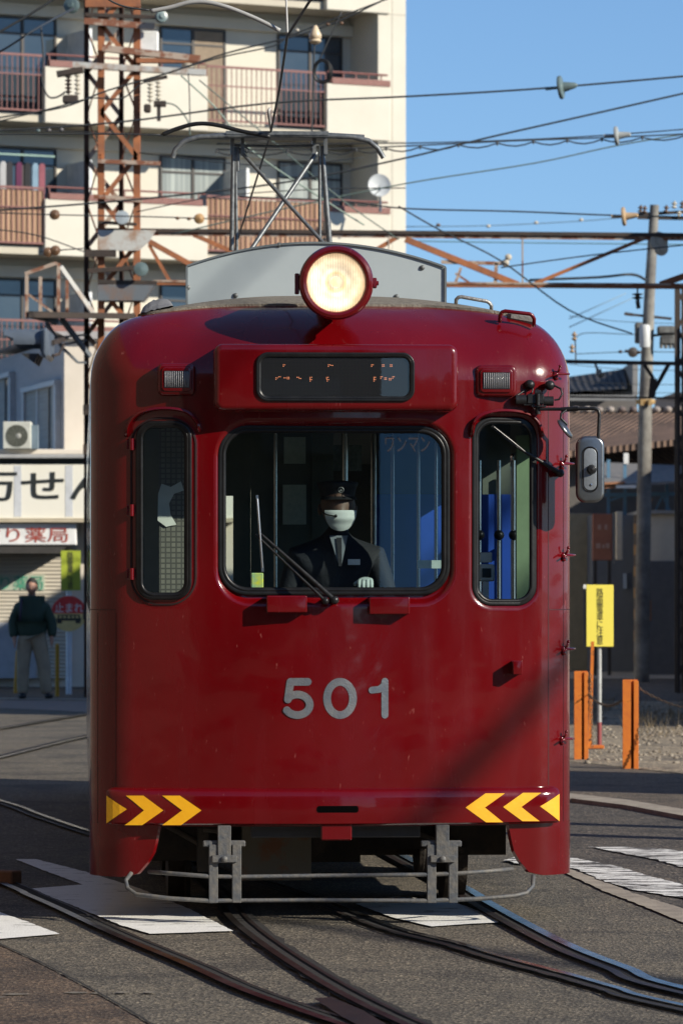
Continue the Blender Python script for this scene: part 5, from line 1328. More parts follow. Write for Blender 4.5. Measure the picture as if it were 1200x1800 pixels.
# ------------------------------------------------------------ apartment block
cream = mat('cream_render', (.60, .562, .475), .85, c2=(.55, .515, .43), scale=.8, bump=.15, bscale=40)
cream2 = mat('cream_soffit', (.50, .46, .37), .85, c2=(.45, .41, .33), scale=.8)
brick = None
def brickmat():
    m, N, L, b = nt('brown_red_tile'); tc = N.new('ShaderNodeTexCoord'); br = N.new('ShaderNodeTexBrick')
    mp = N.new('ShaderNodeMapping'); mp.inputs['Rotation'].default_value = (R(90), 0, 0); L.new(tc.outputs['Object'], mp.inputs[0]); L.new(mp.outputs[0], br.inputs['Vector'])
    br.inputs['Scale'].default_value = 7; br.inputs['Color1'].default_value = (.22, .085, .07, 1); br.inputs['Color2'].default_value = (.17, .065, .055, 1); br.inputs['Mortar'].default_value = (.28, .18, .15, 1)
    L.new(br.outputs[0], b.inputs['Base Color']); b.inputs['Roughness'].default_value = .7; return m
brick = brickmat()
railm = mat('red_brown_railing', (.20, .075, .065), .6)
frame_dark = mat('bronze_window_frame', (.035, .028, .024), .5)
wing = mat('window_glass_dark', (.03, .045, .06), .06, c2=(.045, .06, .075), scale=.7, spec=.9)
curtain = mat('white_curtain', (.40, .44, .42), .9, c2=(.22, .25, .25), scale=1.2, stretch=(9, 1, .05), thr=(.4, .6))
bamboo = mat('bamboo_screen', (.42, .27, .17), .9, c2=(.24, .14, .085), scale=2.2, stretch=(22, 22, .25), thr=(.40, .62))
inwall = mat('balcony_wall', (.60, .54, .42), .85, c2=(.55, .49, .38), scale=.8)
AC = Wp(713, HZ, 89.3); AF = Frame((AC.x, AC.y, 0), R(27.4))
apt = thing('apartment_building', 'tall cream apartment block with brown-railed balconies behind the tram', 'building', (AC.x, AC.y, 0), rz=R(27.4))
def ax(px, y=0.0): return AF.ray(px, 500, y).x
LW = 13.5; PIT = 2.66; Z0 = 10.88
xs = dict(par=[(ax(77), ax(363)), (ax(572), ax(683)), (ax(77) - 4.9 - 0, ax(77) - 1.6)], rail=[(ax(77) - 1.6, ax(77)), (ax(363), ax(572)), (-LW, ax(77) - 4.9)])
xr = ax(683); DEP = 1.25
wl = MB(); wl.bx(-LW, xr - .25, DEP, DEP + 8, 0, Z0 + PIT * 3 + .6); wl.bx(xr - .25, 0, 0.0, DEP + 8, 0, Z0 + PIT * 3 + .6)
wl.build('main_wall', cream, apt)
MB().bx(-LW, 0, -.02, DEP + 8.1, Z0 + PIT * 3 + .61, Z0 + PIT * 3 + .9).build('roof_parapet', cream, apt)
wins = [(-60, 98), (280, 395), (487, 600)]
for k in range(-4, 3):
    zb = Z0 + PIT * k
    if zb < .3: continue
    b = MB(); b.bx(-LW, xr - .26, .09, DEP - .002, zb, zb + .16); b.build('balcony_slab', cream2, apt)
    for i, (a, c) in enumerate(xs['par']):
        p = MB(); p.bx(a, c, -.06, .085, zb - .02, zb + 1.11, .012); p = p.build('balcony_parapet', cream, apt)
        s = MB(); s.bx(a + (.10 if i == 0 else .12), c - (.12 if i == 0 else .0), -.075, .06, zb + 1.112, zb + 1.34 - .1, 0); s.build('tile_coping', brick, p)
        r = MB(); r.tube([(a + .05, -.0, zb + 1.36), (c - .03, -.0, zb + 1.36)], .022, 6)
        for q in range(5): r.bx(a + .12 + (c - a - .3) * q / 4 - .012, a + .12 + (c - a - .3) * q / 4 + .012, -.012, .012, zb + 1.24, zb + 1.35)
        r.build('top_rail', railm, p)
    for i, (a, c) in enumerate(xs['rail']):
        r = MB(); r.bx(a, c, -.02, .02, zb + 1.30, zb + 1.345); r.bx(a, c, -.02, .02, zb + .20, zb + .235); r.bx(a, c, -.015, .015, zb + .92, zb + .945)
        n = int((c - a) / .11)
        for q in range(n + 1): x = a + (c - a) * q / n; r.bx(x - .008, x + .008, -.008, .008, zb + .235, zb + 1.30)
        ro = r.build('balcony_railing', railm, apt)
        if k in (-1,) and i in (0, 1, 2): MB().bx(a + .02, c - (.0 if i == 0 else .05), .03, .05, zb + .18, zb + 1.28).build('bamboo_blind', bamboo, ro)
    wp_ = [(ax(a, DEP), ax(c, DEP)) for a, c in wins]; w0 = wp_[0]; wp_ += [(w0[0] - 2.9, w0[0] - 1.0), (w0[0] - 5.5, w0[0] - 3.6)]
    for i, (a, c) in enumerate(wp_):
        if a < -LW + .1: continue
        f = MB(); z0, z1 = zb + .2, zb + 2.25; t_ = .045
        f.bx(a, a + t_, DEP - .05, DEP - .003, z0, z1); f.bx(c - t_, c, DEP - .05, DEP - .003, z0, z1); f.bx(a + t_, c - t_, DEP - .05, DEP - .003, z1 - t_, z1); f.bx(a + t_, c - t_, DEP - .05, DEP - .003, z0, z0 + t_)
        mid = (a + c) / 2 if i != 0 else a + (c - a) * .62
        f.bx(mid - .03, mid + .03, DEP - .05, DEP - .003, z0 + t_, z1 - t_); f.bx(a + t_, c - t_, DEP - .045, DEP - .006, z1 - .36, z1 - .32)
        fo = f.build('window', frame_dark, apt)
        curt = (k == -1 and i in (1, 2)) or (k == 1 and i == 0)
        MB().bx(a + t_, c - t_, DEP - .02, DEP - .012, z0 + t_, z1 - t_).build('pane', curtain if curt else wing, fo)
        if curt: pass
        if k == 0 and i == 1: MB().bx(mid, c - .05, DEP - .028, DEP - .022, z0 + .05, z1 - .05).build('brown_blind', mat('brown_blind', (.26, .20, .14), .8), fo)
    MB().bx(-LW, xr - .26, DEP - .16, DEP - .002, zb + 2.27, zb + 2.50).build('lintel_beam', cream, apt)
    # partition fins between the flats, air conditioners
    for px in (137, 412):
        x = ax(px, DEP * .6)
        if k != 0 or px == 137: MB().bx(x - .03, x + .03, .12, DEP - .004, zb + .16, zb + 1.95).build('partition_screen', M['white'], apt)
jm = mat('render_joint', (.42, .39, .32), .9)
b = MB(); xj = ax(689); b.bx(xj - .008, xj + .008, -.004, .002, .3, Z0 + PIT * 3 + .5)
for k in range(-4, 4): b.bx(xr + .002, -.002, -.0035, .002, Z0 + PIT * k - .03, Z0 + PIT * k - .012)
b.build('render_joint_lines', jm, apt)
dp = ax(622, DEP); MB().cyl((dp, DEP - .07, .3), (dp, DEP - .07, Z0 + PIT * 3 + .5), .045, n=10).build('downpipe', mat('downpipe_cream', (.5, .46, .37), .6), apt, smooth=60)
zb = Z0 - PIT
pole_z = zb + 2.0
MB().tube([(ax(-40), .25, pole_z), (ax(105), .25, pole_z)], .018, 6).build('laundry_pole', mat('pale_green_pole', (.35, .5, .42), .5), apt)
cols = [(.4, .4, .4), (.03, .03, .035), (.10, .02, .06), (.02, .02, .022), (.2, .3, .38), (.25, .08, .1)]
for i, px in enumerate((4, 16, 33, 48, 62, 74)):
    x = ax(px, .25); b = MB(); n = 5
    b.prism([(x - .07, pole_z - .80), (x + .06, pole_z - .86), (x + .065, pole_z - .20), (x + .035, pole_z - .15), (x - .03, pole_z - .15), (x - .065, pole_z - .21)], .20 + .01 * i, .26 + .01 * i)
    b.build('laundry_item', mat('cloth_%d' % i, cols[i], .9, bump=.6, bscale=8), apt)
# satellite dish on the corner balcony (a thing of its own)
d = 88.0; c = Wp(666, 326, d); rr = 20.5 * d / F
t = thing('satellite_dish', 'pale round satellite dish on the balcony corner of the cream block', 'satellite dish', Wp(668, 372, d))
MB().lathe([(0, -.03), (rr * .5, -.012), (rr * .85, .02), (rr, .05), (rr * .98, .055), (rr * .8, .03), (rr * .4, 0), (0, -.012)], c, (.15, -1, .15), 32).build('dish', mat('dish_grey', (.52, .54, .54), .5, c2=(.4, .42, .43), scale=2), t, smooth=60)
b = MB(); b.tube([c + Vector((0, .02, 0)), c + Vector((.02, .12, -.2)), Wp(668, 372, d)], .03, 8); b.tube([c + Vector((-.1, -.02, -.2)), c + Vector((0, -.35, -.12))], .01, 6); b.box(c + Vector((0, -.36, -.11)), (.06, .08, .06)); b.build('dish_arm', M['alu'], t, smooth=40)

# ------------------------------------------------------------ pharmacy building at the left
phd = 66.0
pw = mat('pharmacy_wall', (.74, .665, .56), .85, c2=(.67, .60, .50), scale=1.5, bump=.1)
def tilewall():
    m, N, L, b = nt('ribbed_shutter'); tc = N.new('ShaderNodeTexCoord'); w = N.new('ShaderNodeTexWave'); w.bands_direction = 'Z'; w.inputs['Scale'].default_value = 5.2; L.new(tc.outputs['Object'], w.inputs['Vector'])
    r = ramp(N, [(0, (.46, .41, .33)), (.5, (.60, .545, .44))]); L.new(w.outputs[0], r.inputs[0]); L.new(r.outputs[0], b.inputs['Base Color']); b.inputs['Roughness'].default_value = .7
    bp = N.new('ShaderNodeBump'); bp.inputs['Strength'].default_value = .6; bp.inputs['Distance'].default_value = .02; L.new(w.outputs[0], bp.inputs['Height']); L.new(bp.outputs[0], b.inputs['Normal']); return m
shut = tilewall()
xL, xRr = Wp(-420, 0, phd).x, Wp(420, 0, phd).x
zT = Wp(0, 806, phd).z
ph = thing('pharmacy_building', 'low cream pharmacy building with wide lettered fascia at the left', 'building', (Wp(75, 0, phd).x, phd, 0))
def zz(py, d=phd): return Wp(0, py, d).z
def xx(px, d=phd): return Wp(px, 0, d).x
MB().bx(xL, xRr, phd + .6, phd + 11, 0, zT - .02).build('wall', pw, ph)
sh = MB().bx(xL, xx(112), phd + .50, phd + .597, .15, zz(975)).build('shutter', shut, ph)
fas = MB().bx(xL, xRr, phd, phd + .58, zz(912), zz(816), .01).build('fascia', mat('fascia_cream', (.88, .85, .74), .6, c2=(.84, .81, .69), scale=1), ph)
b = MB(); b.bx(xL, xRr, phd - .10, phd + .62, zz(806), zz(799), .01); b.build('roof_ledge', mat('ledge_grey', (.45, .45, .44), .7), ph)
MB().bx(xL, xRr, phd + .05, phd + .56, zz(816) + .002, zz(806) - .002).build('dark_gutter', mat('gutter_dark', (.05, .055, .05), .7), ph)
for a, c in ((25, 38), (115, 128), (205, 218)): MB().bx(xx(a), xx(c), phd - .004, phd + .01, zz(908), zz(818)).build('fascia_divider', mat('divider_pale', (.66, .68, .70), .6), fas)
writing('万せん', xx(-48), xx(198), zz(881), zz(829), lambda x, z: (x, phd - .010, z), bold=.012).build('black_characters', mat('sign_black', (.02, .025, .025), .6), fas)
MB().bx(xL, xRr, phd - .05, phd + .4, zz(918), zz(912) - .003).build('lower_ledge', mat('ledge_cream', (.58, .50, .36), .7), ph)
sg_ = MB().bx(xx(-230), xx(133.5), phd + .05, phd + .49, zz(958), zz(920), .01).build('sign_board', mat('board_white', (.86, .86, .84), .6), ph)
writing('くすり薬局', xx(-69), xx(119), zz(953), zz(927), lambda x, z: (x, phd + .042, z), bold=.004).build('red_characters', mat('sign_red_brown', (.42, .07, .045), .6), sg_)
MB().prism([(xL, zz(973)), (xx(105), zz(973)), (xx(116), zz(961)), (xL, zz(961))], phd - .35, phd + .49).build('awning_box', mat('awning_dark', (.055, .05, .045), .7), ph)
MB().bx(xx(-120), xx(75), phd + .485, phd + .4985, zz(1038), zz(1010)).build('green_band', mat('faded_green_band', (.52, .56, .44), .8), sh)
writing('くすり薬局', xx(-60), xx(72), zz(1037), zz(1012), lambda x, z: (x, phd + .475, z), bold=.004).build('green_characters', mat('faded_green', (.10, .40, .26), .8), sh)
MB().bx(xx(-300), xx(60), phd + .40, phd + .492, .15, zz(1095)).build('lower_shutter_box', mat('lower_pale_panel', (.45, .47, .50), .7), ph)
# upper storey: shaded side wall turning back from the corner at photo column 113
ud = 68.2; uc = Wp(113, 0, ud); ub = Vector((Wp(-12, 0, 75.0).x, 75.0, 0)); zU = zz(596, ud)
sid = mat('shade_grey_siding', (.40, .385, .38), .8, c2=(.36, .345, .34), scale=1.2, stretch=(1, 1, 6), bump=.1)  # shade of the side wall is put into this grey; front stays cream
b = MB(); n_ = Vector((uc.y - ub.y, -(uc.x - ub.x), 0)).normalized()
far_ = Vector((xRr, ud, 0)); fb = Vector((xRr, 75, 0))
def wallq(p, q, z0, z1): return [(p.x, p.y, z0), (q.x, q.y, z0), (q.x, q.y, z1), (p.x, p.y, z1)]
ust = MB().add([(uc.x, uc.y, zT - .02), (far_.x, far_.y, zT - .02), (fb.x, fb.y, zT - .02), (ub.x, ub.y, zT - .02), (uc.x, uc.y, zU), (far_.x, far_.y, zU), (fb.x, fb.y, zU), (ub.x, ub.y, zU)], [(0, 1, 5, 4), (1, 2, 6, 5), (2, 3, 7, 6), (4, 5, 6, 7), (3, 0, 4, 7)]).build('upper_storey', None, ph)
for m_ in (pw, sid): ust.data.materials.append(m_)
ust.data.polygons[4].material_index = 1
b = MB(); dlt = (ub - uc); nn = Vector((-1, -.1, 0))
def on_side(t, z, o=0): p = uc + dlt * t + n_ * 0; return Vector((p.x - .02 - o, p.y - .03 - o, z))
b.add([Vector((uc.x + .1, uc.y - .12, zU)), Vector((far_.x, uc.y - .12, zU)), Vector((far_.x, uc.y - .12, zU + .12)), Vector((uc.x + .0 - .15, uc.y - .12, zU + .12)), Vector((ub.x - .15, ub.y, zU + .12)), Vector((far_.x, ub.y, zU + .12))], [(0, 1, 2, 3), (3, 2, 5, 4)])
b.build('roof_edge', mat('pale_roof_edge', (.45, .43, .42), .7), ph)
def side_t(px):
    # photo column -> parameter along the side wall
    k = (px - 600) / F; return (uc.x - k * uc.y) / (k * dlt.y - dlt.x)
for (a, c, y0a, y0c, y1a, y1c) in ((50, 106, 690, 675, 775, 768), (-20, 26, 675, 659, 765, 762)):
    ta, tc_ = side_t(a), side_t(c); za, zc = EYE - (y0a - HZ) * (uc + dlt * ta).y / F, EYE - (y0c - HZ) * (uc + dlt * tc_).y / F
    z1 = (za + zc) / 2; z0 = zT + .12 if y1a < 770 else zT + .22
    pa, pc = uc + dlt * ta, uc + dlt * tc_
    fr_ = MB(); N_ = -n_ if n_.x > 0 else n_
    def Q(t, z, o): p = pa.lerp(pc, t) + N_ * o; return (p.x, p.y, z)
    def sl(t0, t1, za_, zb_, o0, o1, b): 
        vs = [Q(t0, za_, o0), Q(t1, za_, o0), Q(t1, zb_, o0), Q(t0, zb_, o0), Q(t0, za_, o1), Q(t1, za_, o1), Q(t1, zb_, o1), Q(t0, zb_, o1)]
        b.add(vs, [(0, 1, 2, 3), (4, 5, 6, 7), (0, 1, 5, 4), (3, 2, 6, 7), (0, 3, 7, 4), (1, 2, 6, 5)])
    sl(-.03, 1.03, z1 - .01, z1 + .07, 0, .12, fr_); sl(-.03, 1.03, z0 - .07, z0, 0, .16, fr_); sl(-.03, .02, z0, z1 - .01, 0, .10, fr_); sl(.97, 1.03, z0, z1 - .01, 0, .10, fr_); sl(.36, .40, z0, z1 - .01, 0, .06, fr_)
    fo = fr_.build('window', mat('alu_frame', (.40, .43, .46), .5), ph)
    g_ = MB(); sl(.70, .80, z0, z1, .005, .02, g_); g_.build('pane', wing, fo)
    g_ = MB(); sl(.02, .36, z0, z1, .01, .05, g_); sl(.40, .70, z0, z1, .01, .04, g_); sl(.80, .97, z0, z1, .01, .04, g_); g_.build('louvre', mat('louvre_grey', (.34, .34, .31), .8, c2=(.26, .26, .24), scale=1, stretch=(1, 1, 40)), fo)
# parapet of the terrace in sun
MB().bx(xL, xRr, phd + .15, phd + .30, zT + .07, zz(789), .01).build('terrace_parapet', pw, ph)
# air conditioner
d = 65.9; t = thing('air_conditioner', 'cream outdoor air conditioning unit on the ledge above the lettered fascia', 'air conditioner', (xx(31), phd + .1, zz(790)))
a, c = Wp(5, 790, phd), Wp(54.5, 741, phd)
z0_, z1_ = zz(789) + .002, zz(741)
MB().bx(a.x, c.x, phd - .02, phd + .28, z0_, z1_, .01).build('casing', mat('ac_cream', (.60, .61, .54), .6), t)
MB().bx(c.x + .002, c.x + .10, phd + .06, phd + .27, z0_, z1_ - .05).build('side_panel', mat('ac_side_blue', (.16, .22, .27), .7), t)
fc = Vector(((a.x + c.x) / 2 - .0, phd - .025, (z0_ + z1_) / 2 - .01)); b = MB()
for k in range(1, 9): b.tube([fc + Vector((.168 * k / 8 * math.cos(R(q)), 0, .168 * k / 8 * math.sin(R(q)))) for q in range(0, 360, 15)], .003, 4, closed=True)
for q in range(0, 360, 30): b.tube([fc, fc + Vector((.168 * math.cos(R(q)), 0, .168 * math.sin(R(q))))], .003, 4)
MB().lathe([(0, 0), (.172, 0), (.172, .004), (0, .004)], fc + Vector((0, .004, 0)), (0, -1, 0), 32).build('fan_opening', mat('ac_dark', (.06, .065, .05), .8), t)
b.build('fan_grille', mat('ac_grille', (.16, .17, .14), .6), t)
b = MB(); b.lathe([(0, .01), (.04, .0)], fc + Vector((.03, -.004, 0)), (0, -1, 0), 16); b.build('fan_hub', mat('ac_hub', (.4, .4, .36), .6), t)
# ------------------------------------------------------------ houses on the right
tile = None
def rooftile(name, c, c2, sc_=6.0, rot=0):
    m, N, L, b = nt(name); tc = N.new('ShaderNodeTexCoord'); w = N.new('ShaderNodeTexWave'); w.bands_direction = 'X'; w.inputs['Scale'].default_value = sc_; w.inputs['Distortion'].default_value = .6
    mp = N.new('ShaderNodeMapping'); mp.inputs['Rotation'].default_value = (0, 0, R(rot)); L.new(tc.outputs['Object'], mp.inputs[0]); L.new(mp.outputs[0], w.inputs['Vector'])
    r = ramp(N, [(.2, c2), (.7, c)]); L.new(w.outputs[0], r.inputs[0]); n = N.new('ShaderNodeTexNoise'); n.inputs['Scale'].default_value = 1.5; n.inputs['Detail'].default_value = 6; L.new(tc.outputs['Object'], n.inputs['Vector'])
    mu = N.new('ShaderNodeMixRGB'); mu.blend_type = 'MULTIPLY'; mu.inputs[0].default_value = .8; L.new(r.outputs[0], mu.inputs[1]); r2 = ramp(N, [(.3, (.45, .45, .45)), (.6, (1, 1, 1))]); L.new(n.outputs[0], r2.inputs[0]); L.new(r2.outputs[0], mu.inputs[2]); L.new(mu.outputs[0], b.inputs['Base Color'])
    bp = N.new('ShaderNodeBump'); bp.inputs['Strength'].default_value = .8; bp.inputs['Distance'].default_value = .05; L.new(w.outputs[0], bp.inputs['Height']); L.new(bp.outputs[0], b.inputs['Normal']); b.inputs['Roughness'].default_value = .75; return m
hd_ = 82.0
h = thing('tiled_house', 'old low house with a wide brown tiled roof right of the tram', 'house', (Wp(1105, 0, hd_).x, hd_, 0))
X0, X1 = Wp(880, 0, hd_).x, Wp(1290, 0, hd_).x
zr_, ze_ = zz(722, hd_ + 3), zz(806, hd_)
b = MB(); n = 30
b.add([(X0, hd_, ze_), (X1 - .4, hd_, ze_ + .45), (X1, hd_ + 3.2, zr_), (X0, hd_ + 3.2, zr_), (X0, hd_, ze_ - .12), (X1 - .4, hd_, ze_ + .33)], [(0, 1, 2, 3), (4, 5, 1, 0)]); b.add([(X0, hd_ + 3.2, zr_), (X1, hd_ + 3.2, zr_), (X1, hd_ + 6.4, ze_), (X0, hd_ + 6.4, ze_)], [(0, 1, 2, 3)])
rf = b.build('roof', rooftile('brown_roof_tile', (.20, .125, .085), (.10, .06, .042), 3.0, 30), h)
b = MB()
random.seed(5); x = X0
while x < X1: b.ball((x, hd_ + 3.15, zr_ + .03), (.09, .12, .07), 5); x += .23
b.build('ridge_tiles', mat('ridge_tile', (.30, .26, .23), .7, c2=(.12, .09, .08), scale=3, thr=(.45, .55)), rf, smooth=180)
MB().bx(X0 + .3, X1 - .6, hd_ + .7, hd_ + 5.8, 0, ze_ - .1).build('wall', mat('house_wall_dark', (.13, .12, .11), .9), h)
b = MB(); 
h2d = 100.0
h = thing('dark_roofed_house', 'house with a black sloping roof on the skyline beyond the brown tiled roof', 'house', (Wp(1050, 0, h2d).x, h2d, 0))
q = [Wp(930, 672, h2d), Wp(1098, 648, h2d), Wp(1102, 683, h2d - 3), Wp(930, 692, h2d - 3)]
b = MB().add(q + [q[0] + Vector((0, 4, -1)), q[1] + Vector((0, 4, -1))], [(0, 1, 2, 3), (0, 1, 5, 4)]); b.build('roof', rooftile('black_roof_tile', (.028, .028, .032), (.014, .014, .016), 2, 0), h)
zt = q[3].z
MB().bx(q[0].x + .3, Wp(1106, 0, h2d).x, h2d - 2.6, h2d + 3.5, 0, zt - .02).build('wall', mat('house_wall_grey', (.11, .10, .10), .9, c2=(.17, .16, .15), scale=.5), h)
MB().bx(Wp(1098, 0, h2d).x, Wp(1107, 0, h2d).x, h2d - 2.7, h2d + 3.5, zt - .02, q[1].z + .05).build('gable_wall', mat('gable_grey', (.24, .235, .23), .9), h)
MB().bx(q[0].x, Wp(1100, 0, h2d).x, h2d - 3.1, h2d - 3.0, zt - .16, zt - .03).build('gutter', mat('gutter_grey', (.2, .2, .2), .6), h)
h = thing('distant_house', 'low dark-roofed house at the right edge behind the lattice mast', 'house', (Wp(1230, 0, 96).x, 96, 0))
q = [Wp(1150, 702, 96), Wp(1186, 690, 96), Wp(1300, 690, 96), Wp(1300, 716, 95)]
MB().add([Wp(1150, 716, 95), q[3], q[2], q[1], q[0]], [(0, 1, 2, 3, 4)]).build('roof', mat('dark_roof', (.04, .035, .035), .8), h)
MB().bx(Wp(1155, 0, 96).x, Wp(1290, 0, 96).x, 96.2, 101, 0, Wp(0, 712, 96).z).build('wall', mat('house_wall_brown', (.16, .12, .10), .9), h)
# carport with blue frame in front of the house
cd = 79.0; blue_f = mat('blue_steel', (.10, .22, .34), .6)
t = thing('carport', 'grey sheet carport on blue steel posts below the brown roof', 'carport', (Wp(1110, 0, cd).x, cd, 0))
q = [Wp(1062, 852, cd - 1), Wp(1196, 845, cd - 1), Wp(1200, 818, cd + 2.2), Wp(1050, 812, cd + 2.2)]
MB().add(q + [p - Vector((0, 0, .05)) for p in q], [(0, 1, 2, 3), (4, 5, 6, 7), (0, 1, 5, 4), (1, 2, 6, 5), (3, 0, 4, 7)]).build('roof_sheet', mat('carport_sheet', (.13, .13, .13), .7, c2=(.18, .17, .16), scale=2, stretch=(6, 1, 1)), t)
b = MB()
for px in (1069, 1098, 1141, 1172): b.bar(Vector((Wp(px, 0, cd).x, cd, 0)), Wp(px, 808 if px < 1100 else 850, cd), .06)
b.build('post', blue_f, t)
b = MB(); b.bar(Wp(1062, 870, cd), Wp(1190, 868, cd), .07); b.bar(Wp(1148, 905, cd), Wp(1165, 868, cd), .04); b.bar(Wp(1180, 905, cd), Wp(1163, 868, cd), .04); b.bar(Wp(1070, 880, cd), Wp(1100, 870, cd), .04); b.build('cross_rail', blue_f, t)
MB().box(Wp(1100, 806, cd), (.09, .1, .2)).build('post_cap', M['white'], t)
b = MB(); 
w_ = thing('orange_awning', 'short orange-brown awning board under the mirror of the tram', 'awning', Wp(1085, 848, 78)); a = Wp(1062, 858, 78); c = Wp(1098, 846, 78)
MB().prism([(a.x, a.z), (c.x, a.z + .02), (c.x, c.z), (a.x, c.z - .02)], 78, 78.5).build('board', mat('orange_brown', (.36, .17, .09), .8), w_)
MB().bx(Wp(1082, 0, 78).x, Wp(1117, 0, 78).x, 77.9, 78.2, zz(858, 78) , zz(853, 78)).build('white_edge', M['white'], w_)
# sheds and boards in half shade
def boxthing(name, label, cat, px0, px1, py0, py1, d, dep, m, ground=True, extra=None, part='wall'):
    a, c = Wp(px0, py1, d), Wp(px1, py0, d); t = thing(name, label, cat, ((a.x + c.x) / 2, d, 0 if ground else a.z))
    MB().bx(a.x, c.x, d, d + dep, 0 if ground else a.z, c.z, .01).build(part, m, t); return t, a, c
t, a, c = boxthing('storage_shed', 'cream-walled shed with a sun patch on its top behind the crossing sign', 'shed', 1128, 1189, 903, 985, 76, 3.5, mat('shed_cream', (.55, .50, .40), .85, c2=(.46, .42, .34), scale=2), True)
MB().bx(a.x - .05, c.x + .05, 75.9, 79.6, c.z, c.z + .06).build('roof', mat('shed_roof', (.3, .29, .27), .7), t)
t, a, c = boxthing('notice_board', 'rust-brown board with faded white writing standing beside the tram', 'board', 1041, 1076, 903, 985, 74.4, .12, mat('rust_brown_board', (.30, .12, .07), .8, c2=(.24, .09, .055), scale=3), False, part='panel')
b = MB()
for (x0, x1, y0, y1) in ((1050, 1056, 922, 931), (1062, 1067, 922, 931), (1047, 1055, 955, 964), (1058, 1062, 957, 964), (1064, 1071, 955, 964)): b.bx(Wp(x0, 0, 74.4).x, Wp(x1, 0, 74.4).x, 74.388, 74.395, zz(y1, 74.4), zz(y0, 74.4))
b.build('faded_marks', mat('faded_white', (.42, .26, .20), .8), t)
MB().bx(Wp(1078, 0, 74.4).x, Wp(1080, 0, 74.4).x, 74.39, 74.5, zz(990, 74.4), zz(901, 74.4)).build('frame_post', M['alu'], t)
b = MB(); b.bar(Vector((a.x + .05, 74.46, 0)), Vector((a.x + .05, 74.46, a.z)), .06); b.bar(Vector((c.x - .05, 74.46, 0)), Vector((c.x - .05, 74.46, a.z)), .06); b.build('leg', frame_dark, t)
boxthing('cream_panel', 'narrow cream upright panel just right of the rust-brown board', 'panel', 1083, 1094, 899, 984, 75, .3, mat('cream_panel', (.55, .49, .38), .8), False, part='board')[0]
bpy.data.objects['cream_panel']
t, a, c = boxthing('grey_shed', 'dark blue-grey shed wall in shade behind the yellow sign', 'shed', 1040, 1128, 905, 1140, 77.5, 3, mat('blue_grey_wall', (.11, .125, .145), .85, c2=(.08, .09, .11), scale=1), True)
MB().bx(Wp(1095, 0, 77.4).x, Wp(1101, 0, 77.4).x, 77.4, 77.49, zz(1035, 77.4), zz(1008, 77.4)).build('door_strip', mat('pale_blue', (.25, .32, .42), .7), t)
boxthing('olive_wall', 'dull olive wall directly beside the tram at mirror height', 'wall', 960, 1040, 902, 1125, 79, 2, mat('olive_wall', (.26, .23, .16), .9), True)
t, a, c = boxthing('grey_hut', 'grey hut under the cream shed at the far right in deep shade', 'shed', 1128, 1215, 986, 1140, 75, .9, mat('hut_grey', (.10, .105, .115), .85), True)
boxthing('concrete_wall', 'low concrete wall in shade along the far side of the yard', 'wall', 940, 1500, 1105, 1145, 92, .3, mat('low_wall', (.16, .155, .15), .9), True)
bpy.data.objects['concrete_wall']
# unseen blocks added: right ones shade yard and pavement, others dim sky and reflections
def block(name, label, x0, x1, y0, y1, h, m, wz=2.8):
    t = thing(name, label, 'building', ((x0 + x1) / 2, (y0 + y1) / 2, 0)); MB().bx(x0, x1, y0, y1, 0, h).build('wall', m, t)
    MB().bx(x0 - .2, x1 + .2, y0 - .2, y1 + .2, h + .002, h + .25).build('roof', mat('flat_roof', (.2, .2, .19), .9), t)
    nF = int(h // wz)
    for f in range(nF):
        z = .9 + f * wz
        for (fa, fb, horiz, pos) in ((x0, x1, True, y1 + .02), (x0, x1, True, y0 - .02)):
            n = max(1, int((fb - fa) / 2.6))
            for i in range(n):
                c = fa + (fb - fa) * (i + .5) / n
                w = MB().bx(c - .7, c + .7, pos - .03, pos + .03, z, z + 1.3).build('window', frame_dark, t)
                MB().bx(c - .64, c + .64, pos + (.032 if pos > y1 else -.04), pos + (.04 if pos > y1 else -.032), z + .06, z + 1.24).build('pane', wing, w)
    return t
block('shade_block', 'unseen block added beyond the right edge to shade the far pavement', 6.1, 18, 47, 60.5, 7.4, pw)
block('yard_shade_block', 'unseen block added beyond the right edge to shade the yard', 8.6, 20, 64, 92, 5.2, sid)
block('sky_block', 'unseen dark brown block added behind the viewer to darken reflections and sky light', -64, 6.6, -46, -28, 24, mat('dark_brown_wall', (.085, .06, .045), .8, c2=(.06, .045, .035), scale=.5))
block('left_sky_block', 'unseen brown block added beyond the left edge to darken the side of the tram', -22, -9.5, -10, 46, 17, mat('brown_block_wall', (.13, .09, .07), .8, c2=(.09, .065, .05), scale=.5))
block('sky_block', 'unseen grey block added behind the viewer to deepen the tram paint', 15, 75, -46, -28, 9.5, mat('dark_grey_wall', (.09, .085, .08), .8, c2=(.06, .058, .055), scale=.5))
# ------------------------------------------------------------ lattice tower, gantry, poles, wires
rust = mat('rusty_steel', (.40, .145, .055), .8, c2=(.22, .09, .048), scale=3.5, bump=.5, bscale=40, detail=6)
rustp = mat('rust_and_pale_paint', (.42, .33, .26), .75, c2=(.22, .085, .045), scale=4, bump=.4, thr=(.48, .56), detail=7)
drust = mat('dark_rust', (.10, .045, .028), .8, c2=(.045, .028, .022), scale=4, bump=.4)
dkst = mat('dark_steel', (.035, .028, .024), .7, c2=(.06, .04, .03), scale=5, bump=.3)
bluegrey = mat('blue_grey_paint', (.13, .15, .17), .7, c2=(.20, .12, .08), scale=3, thr=(.45, .7), bump=.3)
palep = mat('pale_gusset', (.50, .50, .47), .7, c2=(.34, .22, .15), scale=2.5, thr=(.5, .66), bump=.3)
porc = mat('brown_porcelain', (.10, .055, .03), .3, c2=(.16, .09, .05), scale=9)
porcw = mat('cream_porcelain', (.55, .50, .40), .35)
porcg = mat('grey_green_porcelain', (.13, .18, .18), .35)
